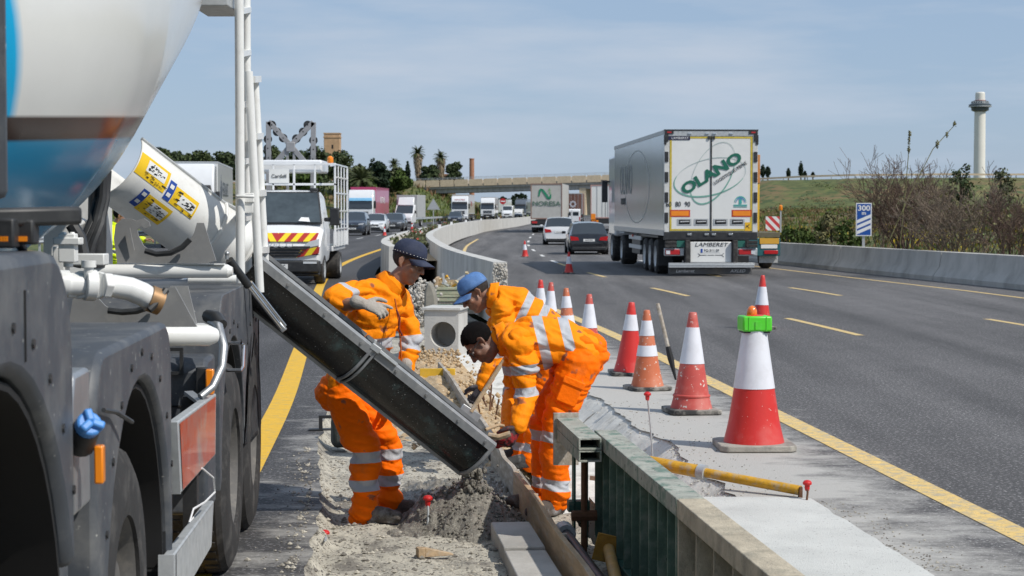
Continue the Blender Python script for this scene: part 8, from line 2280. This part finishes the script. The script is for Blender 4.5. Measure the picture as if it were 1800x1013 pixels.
def leaf_cloud(name, blobs, n, size, m, parent, seed, world=False, up=.35, gap=.35):
 q = random.Random(seed); vs = []; fs = []
 wts = [rx * ry * rz_ for (_, (rx, ry, rz_)) in blobs]
 for k in range(n):
  c, (rx, ry, rz_) = q.choices(blobs, wts)[0]
  for _ in range(6):
   u = V((q.gauss(0, 1), q.gauss(0, 1), q.gauss(0, 1))).normalized(); rr = q.random() ** .38
   p = V((c[0] + u.x * rx * rr, c[1] + u.y * ry * rr, c[2] + u.z * rz_ * rr))
   if noise.noise((p.x * 1.1 / max(.4, rx * .55) + seed, p.y * 1.1 / max(.4, rx * .55), p.z * 1.4 / max(.4, rz_ * .6))) > -gap * .55: break
  nrm = (u + V((q.gauss(0, .6), q.gauss(0, .6), q.gauss(0, .6) + up))).normalized()
  a = nrm.orthogonal().normalized(); a = Quaternion(nrm, q.random() * 6.28) @ a; bb = nrm.cross(a)
  s_ = size * q.uniform(.55, 1.3)
  o = len(vs); vs += [p - a * s_, p - bb * s_ * .5, p + a * s_, p + bb * s_ * .55 + nrm * s_ * .25]
  fs.append((o, o + 1, o + 2, o + 3))
 b = MB(); b.add(vs, fs)
 return b.build(name, m, parent, world=world, fixn=False, smooth=False)
def tree(label, x, y, z, H, Wd, m, seed, n=1600, size=.32, cat='tree', trunk=.25, group=None, name='tree', lobes=9):
 q = random.Random(seed); r = empty(name, (x, y, z), q.random() * 6, label, cat, group)
 b = MB(); b.tube([(0, 0, -.6), (.1, 0, H * trunk), (.05, .1, H * .7)], [.06 * H * .5, .045 * H * .5, .012 * H], 8)
 for k in range(6):
  a = q.random() * 6.28; h = H * q.uniform(trunk, .6); b.tube([(.05, .05, h), (math.cos(a) * Wd * .2, math.sin(a) * Wd * .2, h + H * .12), (math.cos(a) * Wd * .36, math.sin(a) * Wd * .36, h + H * .2)], [.018 * H * .6, .012 * H * .5, .004 * H], 6)
 b.build('trunk', M_BARK, r, world=False)
 bl = []
 for k in range(lobes + 7):
  a = q.random() * 6.28; hz = H * (.12 + .72 * (k + .5) / (lobes + 7)); sp = Wd * .36 * math.sin(math.pi * min(.97, max(.3, hz / H * .85 + .12))) * q.uniform(.3, 1.1)
  rr = Wd * q.uniform(.15, .25); bl.append(((math.cos(a) * sp, math.sin(a) * sp, hz - rr * .2), (rr, rr, rr * .8)))
 leaf_cloud('crown', bl, n, size, m, r, seed)
 return r
def skyline(px, pyt, Y): return 1.8 + (368 - pyt) * Y / 3200
kinds = [('dark', L_DARK), ('pine', L_PINE), ('olive', L_OLIVE)]
# (px, top py, width px, base py, Y, material, words)
TR = [
 (282, 262, 36, 300, 330, L_PINE, 'leafy tree with a ragged top farthest left above the white lorry'), (318, 268, 40, 300, 340, L_DARK, 'dark round tree second from the left above the white lorry'), (352, 268, 42, 302, 335, L_PINE, 'round green tree above the back half of the white lorry'), (392, 270, 44, 302, 345, L_DARK, 'dark tree immediately left of the ladder'), (428, 276, 36, 304, 340, L_DARK, 'dark tree directly behind the ladder'),
 (484, 252, 34, 318, 335, L_PINE, 'green tree seen through the left half of the arrow board'), (520, 262, 46, 320, 345, L_DARK, 'dark tree seen through the right half of the arrow board'), (560, 256, 52, 322, 330, L_DARK, 'tall dark tree just right of the arrow board'), (594, 262, 50, 322, 350, L_DARK, 'broad dark tree at the foot of the square stone tower'), (626, 292, 36, 326, 330, L_OLIVE, 'low olive tree right of the stone tower'), (668, 284, 26, 324, 345, L_CYP, 'dense dark tree between the palms and the tall cypress'), (690, 296, 34, 324, 355, L_OLIVE, 'small light green tree just left of the tall palms'), (757, 292, 26, 318, 385, L_DARK, 'dark tree between the two tall palms'), (796, 288, 30, 318, 400, L_DARK, 'dark tree right of the tall palms before the chimney'), (706, 302, 30, 322, 350, L_BUSH, 'low green bushy tree at the left end of the bridge'), (640, 312, 40, 326, 320, L_BUSH, 'green bush at the crest behind the magenta trailer'), (540, 300, 50, 324, 320, L_BUSH, 'low green bush behind the rack of the works van')]
for i, (px, pt, wp, pb, Y, m, words) in enumerate(TR):
 k = Y / 3200; x = (px - 900) * k; zb_ = 1.8 + (368 - pb) * k; H = (pb - pt + 5) * k + 1.0
 tree(words, x, Y, zb_ - 1.0, H, wp * k * 1.35, m, 100 + i, 2000, .42, trunk=.18, group='trees on the left skyline')
def cypress(label, px, pt, pb, wp, Y, seed):
 k = Y / 3200; x = (px - 900) * k; z0 = 1.8 + (368 - pb) * k; H = (pt - pb) * -k; w_ = wp * k / 2
 r = empty('cypress_tree', (x, Y, z0), 0, label, 'tree', 'cypress trees on the skyline'); b = MB(); b.tube([(0, 0, -1), (0, 0, H * .6)], [.2, .08], 6); b.build('trunk', M_BARK, r, world=False)
 bl = [((0, 0, H * t), (w_ * s_, w_ * s_, H * .2)) for t, s_ in ((.2, .8), (.36, 1.0), (.52, .95), (.68, .72), (.82, .48))]
 leaf_cloud('crown', bl, 700, .3, L_CYP, r, seed, up=.8)
for i, a in enumerate((('tall dark cypress between the low trees and the first palm', 717, 284, 322, 10, 372), ('cypress leaning beside the dense dark tree left of the palms', 655, 278, 322, 18, 352), ('slim cypress directly behind the rack mirror of the works van', 632, 300, 324, 9, 356),
 ('first of the cypresses just right of the big trailer roof', 1340, 290, 312, 9, 420), ('second, broader cypress right of the big trailer', 1349, 292, 312, 10, 424), ('small lone cypress midway along the right skyline', 1385, 296, 312, 7, 430), ('tallest lone cypress on the right skyline', 1407, 284, 312, 9, 430), ('stubby cypress right of the tallest one', 1414, 301, 312, 6, 435), ('tiny cypress farthest right before the shrubs', 1428, 303, 312, 6, 440))): cypress(*a, 300 + i)
# far trees seen under the bridge
for i, (px, pt) in enumerate(((875, 346), (882, 342), (888, 344), (901, 340), (906, 336), (912, 337), (918, 335), (924, 338), (868, 352), (893, 347))):
 Y = 640 + 8 * i; k = Y / 3200
 tree(('tree in the row seen through the bridge opening'), (px - 900) * k, Y, 2, (368 - pt) * k - .4, 9 * k, L_CYP, 400 + i, 500, .6, trunk=.1, group='far trees through the bridge opening')
# bushes under the left span
for i, (px, pt, w_) in enumerate(((758, 352, 20), (772, 350, 22), (784, 356, 18))):
 Y = 398; k = Y / 3200
 tree(['leftmost', 'middle', 'rightmost'][i] + ' dark bush in the shade under the left end of the bridge', (px - 900) * k, Y, -.5, (376 - pt) * k + 1, w_ * k * 1.3, L_PINE, 430 + i, 500, .4, trunk=.05, name='bush', cat='bush', group='bushes under the bridge')
# palms
def palm(label, px, pt, pb, Y, skirt, spread, seed):
 k = Y / 3200; x = (px - 900) * k; z0 = 1.8 + (368 - pb) * k; H = (pb - pt) * k; q = random.Random(seed)
 r = empty('palm_tree', (x, Y, z0 - .8), 0, label, 'palm tree', 'palms on the left bank')
 Ht = max(.5, H - spread * k * .35 + .8)
 b = MB(); b.tube([(0, 0, -.5), (0.05, 0, Ht)], [.42, .34], 10); b.build('trunk', M_BARK, r, world=False)
 if skirt:
  vs = []; fs = []
  for j in range(420):
   a = q.random() * 6.28; h = Ht * q.uniform(.25, .98); rr = .4 + .75 * (h / Ht) * q.uniform(.3, 1); p = V((math.cos(a) * rr, math.sin(a) * rr, h)); d = V((math.cos(a) * .25, math.sin(a) * .25, -1)).normalized() * q.uniform(.5, 1.1); s_ = V((-math.sin(a), math.cos(a), 0)) * .12
   o = len(vs); vs += [p - s_, p + s_, p + d]; fs.append((o, o + 1, o + 2))
  b = MB(); b.add(vs, fs); b.build('dead_fronds', mat_cache('frond_dry', (.25, .19, .12), .9), r, world=False, fixn=False, smooth=False)
 n = 76; sp = spread * 1.02 * k
 vs = []; fs = []
 for j in range(n):
  a = q.random() * 6.28; el = q.uniform(-.5, 1.35); ln = sp * q.uniform(.7, 1.05)
  d = V((math.cos(a) * math.cos(el), math.sin(a) * math.cos(el), math.sin(el))); p = V((0, 0, Ht)); pts = []
  for t in range(7): pts.append(p.copy()); p = p + d * ln / 6; d = (d + V((0, 0, -.17))).normalized()
  for t in range(1, 7):
   base = pts[t]; ax_ = (pts[t] - pts[t-1]).normalized(); sd = ax_.cross(V((0, 0, 1)))
   sd = sd.normalized() if sd.length > .01 else V((1, 0, 0))
   for sg in (-1, 1):
    for u in (0, .5):
     bp_ = pts[t-1].lerp(pts[t], u); tip = bp_ + sd * sg * ln * .24 * (1.15 - t * .1) + ax_ * ln * .13 + V((0, 0, -.05 * ln)); o = len(vs); vs += [bp_, bp_ + ax_ * ln * .085, tip]; fs.append((o, o + 1, o + 2))
 b = MB(); b.add(vs, fs); b.build('fronds', L_PALM, r, world=False, fixn=False, smooth=False)
palm('tallest shaggy palm with a thick skirt of dry fronds left of the chimney', 735, 264, 312, 388, True, 16, 1)
palm('second shaggy palm right of the tallest palm', 775, 272, 314, 392, True, 15, 2)
palm('spreading low palm in front of the dark trees right of the stone tower', 636, 306, 330, 318, False, 30, 3)
palm('upright palm between the stone tower and the spreading palm', 607, 284, 322, 340, False, 18, 4)
palm('small wispy palm left of the tall cypress', 693, 285, 320, 368, False, 13, 5)
# bare shrubs behind the parapet wall
def bare_shrub(label, px, pt, pb, wp, Y, seed, m, dens=1.0, leafy=0):
 k = Y / 3200; x = (px - 900) * k; z0 = terr(x, Y); H = 1.8 + (368 - pt) * k - z0; w_ = wp * k / 2
 r = empty('bare_shrub', (x, Y, z0), 0, label, 'shrub', 'bare shrubs behind the wall'); q = random.Random(seed); b = MB()
 segs = []
 def grow(p, d, ln, rad, lev):
  n = 3; pts = [p]; dd = d.copy()
  for t in range(n):
   dd = (dd + V((q.gauss(0, .14), q.gauss(0, .14), q.gauss(0.06, .1)))).normalized(); pts.append(pts[-1] + dd * ln / n)
  b.tube(pts, [max(.0062, rad * (1 - .16 * t)) for t in range(n + 1)], 3, cap=False)
  if lev <= 0: return
  for c in range(q.choice((2, 3, 3)) if lev > 1 else q.choice((2, 3, 4))):
   t = q.uniform(.3, 1); i = min(n - 1, int(t * n)); bp_ = pts[i].lerp(pts[i + 1], t * n - i)
   nd = (dd + V((q.gauss(0, .55), q.gauss(0, .55), q.gauss(.05, .35)))).normalized(); grow(bp_, nd, ln * q.uniform(.55, .8), rad * .58, lev - 1)
 ns = int(17 * dens)
 for s_ in range(ns):
  a = q.random() * 6.28; sp = q.uniform(0, .55) * w_; d = V((math.cos(a) * .55 * w_ / H * 2, math.sin(a) * .55 * w_ / H * 2, 1)).normalized()
  grow(V((math.cos(a) * sp * .5, math.sin(a) * sp * .5, -.1)), d, H * q.uniform(.36, .5), .030 * H / 3.4, 4)
 b.build('branches', m, r, world=False, fixn=False, ang=180)
 if leafy:
  leaf_cloud('leaves', [((0, 0, H * .55), (w_ * .8, w_ * .6, H * .4))], leafy, .055, L_REED, r, seed, gap=.1)
bare_shrub('large bare reddish shrub directly right of the blue countdown sign', 1592, 256, 445, 140, 60, 11, M_TWIG, 1.3)
bare_shrub('bare shrub in front of the white tower shaft', 1700, 288, 452, 150, 49, 12, M_TWIG2, 1.2, 260)
bare_shrub('bare shrub at the right edge of the frame', 1778, 300, 455, 110, 47.5, 13, M_TWIG, .9, 120)
bare_shrub('low bare shrub just behind the blue countdown sign', 1552, 330, 440, 70, 63, 14, M_TWIG2, .7, 200)
bare_shrub('tangled bare shrub between the two largest shrubs', 1645, 310, 448, 110, 58, 15, M_TWIG, .9, 150)
for i, (px, pt, wp, Y) in enumerate(((1686, 262, 44, 120), (1756, 272, 48, 118))):
 k = Y / 3200; tree(['darker tree left of the white tower behind the bare shrubs', 'dark bushy tree right of the white tower behind the bare shrubs'][i], (px - 900) * k, Y, .3, (368 - pt) * k + 1.2, wp * k * 1.2, L_OLIVE if i else L_DARK, 500 + i, 1100, .13, trunk=.2)
# tall reeds with plumes
def reed(label, pts, Y):
 r = empty('giant_reed', P(*pts[0], Y), 0, label, 'reed'); b = MB(); pp = [P(x, y, Y) for x, y in pts]; b.tube(pp, [.016 - .002 * i for i in range(len(pp))], 5); b.build('stem', L_REED, r)
 leaf_cloud('plume', [(tuple(pp[-1].lerp(pp[-2], t)), (.045, .045, .12)) for t in (0, .35, .8)], 260, .026, L_REED, r, 7, world=True)
reed('tall leaning reed with a plume above the bare shrubs', [(1560, 430), (1600, 340), (1640, 262), (1678, 220)], 50)
reed('shorter upright reed with a plume left of the leaning one', [(1582, 430), (1592, 330), (1597, 270), (1599, 236)], 51)
# green bushes along the wall
q = random.Random(21)
for i, (px, w_, h) in enumerate(((1378, 40, .9), (1400, 34, 1.0), (1422, 38, .9), (1440, 30, 1.2), (1460, 34, 1.5), (1482, 40, 1.2), (1512, 30, .8))):
 Y = 45
 while (px - 900) / 3200 * Y < WallX(Y) + .95: Y += .5
 k = Y / 3200; x = (px - 900) * k
 tree(['bright green bush by the striped board, first along the wall', 'second green bush along the wall from the lorry', 'third green bush along the wall from the lorry', 'fourth, taller green bush along the wall from the lorry', 'reedy tall bush left of the countdown sign', 'green bush just left of the countdown sign post', 'low bush directly behind the countdown sign post'][i], x, Y, terr(x, Y) - .1, h + .6, w_ * k * 1.5, L_BUSH if i != 4 else L_REED, 600 + i, 700, .075, name='bush', cat='bush', trunk=.05, group='green bushes along the wall', lobes=6)
# grass and weeds over the banks
def tufts(name, n, rng, m, size, seed, label, test):
 q = random.Random(seed); vs = []; fs = []
 cnt = 0
 while cnt < n:
  x, y = rng(q)
  if not test(x, y): continue
  cnt += 1; z = terr(x, y) - .02
  for j in range(3):
   a = q.random() * 6.28; h = size * q.uniform(.5, 1.4) * (1 + y / 160); w_ = h * .16; ln = V((math.cos(a), math.sin(a), 0)); le = V((q.gauss(0, .3), q.gauss(0, .3), 1)) * h
   p = V((x + q.gauss(0, .1), y + q.gauss(0, .1), z)); o = len(vs); vs += [p - ln * w_, p + ln * w_, p + le]; fs.append((o, o + 1, o + 2))
 b = MB(); b.add(vs, fs); o = b.build(name, m, fixn=False, smooth=False); o['kind'] = 'stuff'; o['label'] = label
okR = lambda x, y: x > WallX(y) + .6
tufts('grass', 14000, lambda q: ((lambda y: (q.uniform(WallX(y) + .7, WallX(y) + 6 + y * .3), y))(q.uniform(30, 290))), L_GRASS, .15, 31, 'long green grass on the right bank behind the wall', okR)
tufts('dry_grass', 15000, lambda q: ((lambda y: (q.uniform(WallX(y) + .7, WallX(y) + 10 + y * .3), y))(q.uniform(30, 300))), mat('dry_grass', (.19, .115, .055), .9, var=.4, scale=.5), .15, 32, 'dry reddish grass on the right bank', lambda x, y: okR(x, y) and noise.noise((x * .12, y * .05, 3)) > -.15)
tufts('wildflowers', 1500, lambda q: ((lambda y: (q.uniform(WallX(y) + 1, WallX(y) + 12), y))(q.uniform(55, 110))), mat('flower_yellow', (.58, .42, .02), .8, var=.25), .10, 33, 'patches of small yellow flowers on the right bank', lambda x, y: okR(x, y) and noise.noise((x * .3, y * .12, 8)) > .1)
tufts('grass', 6000, lambda q: ((lambda y: (RailX(y) - q.uniform(1.2, 45), y))(q.uniform(110, 390))), L_GRASS, .25, 34, 'green grass on the left bank beyond the guard rail', lambda x, y: True)
tufts('dry_grass', 3500, lambda q: ((lambda y: (RailX(y) - q.uniform(1.2, 45), y))(q.uniform(110, 390))), bpy.data.materials['dry_grass'], .25, 35, 'dry patches of grass on the left bank', lambda x, y: noise.noise((x * .1, y * .06, 4)) > 0)
q = random.Random(55)
for nm, lab, rng, cnt, m, sd in (('scrub', 'low scrub and weeds over the right bank', lambda: (lambda y: (q.uniform(WallX(y) + 2, WallX(y) + 12 + y * .4), y))(q.uniform(70, 325)), 420, L_OLIVE, 91), ('scrub', 'brown dead scrub over the right bank', lambda: (lambda y: (q.uniform(WallX(y) + 2, WallX(y) + 12 + y * .4), y))(q.uniform(60, 325)), 420, L_DRY, 92), ('scrub', 'scrub over the left bank below the trees', lambda: (lambda y: (RailX(y) - q.uniform(2, 60), y))(q.uniform(150, 370)), 300, L_OLIVE, 93), ('scrub', 'pale green scrub over both banks', lambda: (lambda y: (q.uniform(WallX(y) + 1.5, WallX(y) + 8 + y * .4), y))(q.uniform(60, 325)), 420, L_GRASS, 94)):
 bl = []
 for k in range(cnt):
  x, y = rng(); s_ = q.uniform(.5, 1.3) * (.5 + y / 300); bl.append(((x, y, terr(x, y) + s_ * .12), (s_, s_ * 1.4, s_ * .42)))
 o = leaf_cloud(nm, bl, 9000, .16, m, None, sd, gap=.1); o['kind'] = 'stuff'; o['label'] = lab
# planting between the two median walls
q = random.Random(77); bl = []
for k in range(60):
 Y = q.uniform(52, 125); a = BarL(min(Y, 108)) + .25; c = BarR(Y) - .25
 if c - a < .1: a = c - .5
 bl.append(((q.uniform(a, c), Y, .55 + q.uniform(0, .35)), (.25, .5, .25)))
o = leaf_cloud('ground_cover', bl, 2600, .07, L_OLIVE, None, 78); o['kind'] = 'stuff'; o['label'] = 'low green planting between the two median walls'
o = leaf_cloud('flowers', bl[:26], 420, .05, mat('flower_red', (.40, .05, .04), .8, var=.3), None, 79); o['kind'] = 'stuff'; o['label'] = 'red and white flowers among the planting between the median walls'
b = MB(); vs = []; fs = []
for i, Y in enumerate(np.arange(46, 131, 2.0)):
 a = BarL(min(Y, 108)) + .1; c = BarR(Y) - .1
 vs += [(min(a, c - .3), Y, .5), (c, Y, .5)]
fs = [(2*i, 2*i+1, 2*i+3, 2*i+2) for i in range(len(vs)//2 - 1)]
b.add(vs, fs); o = b.build('median_soil', M_SOIL, fixn=False); o['kind'] = 'structure'
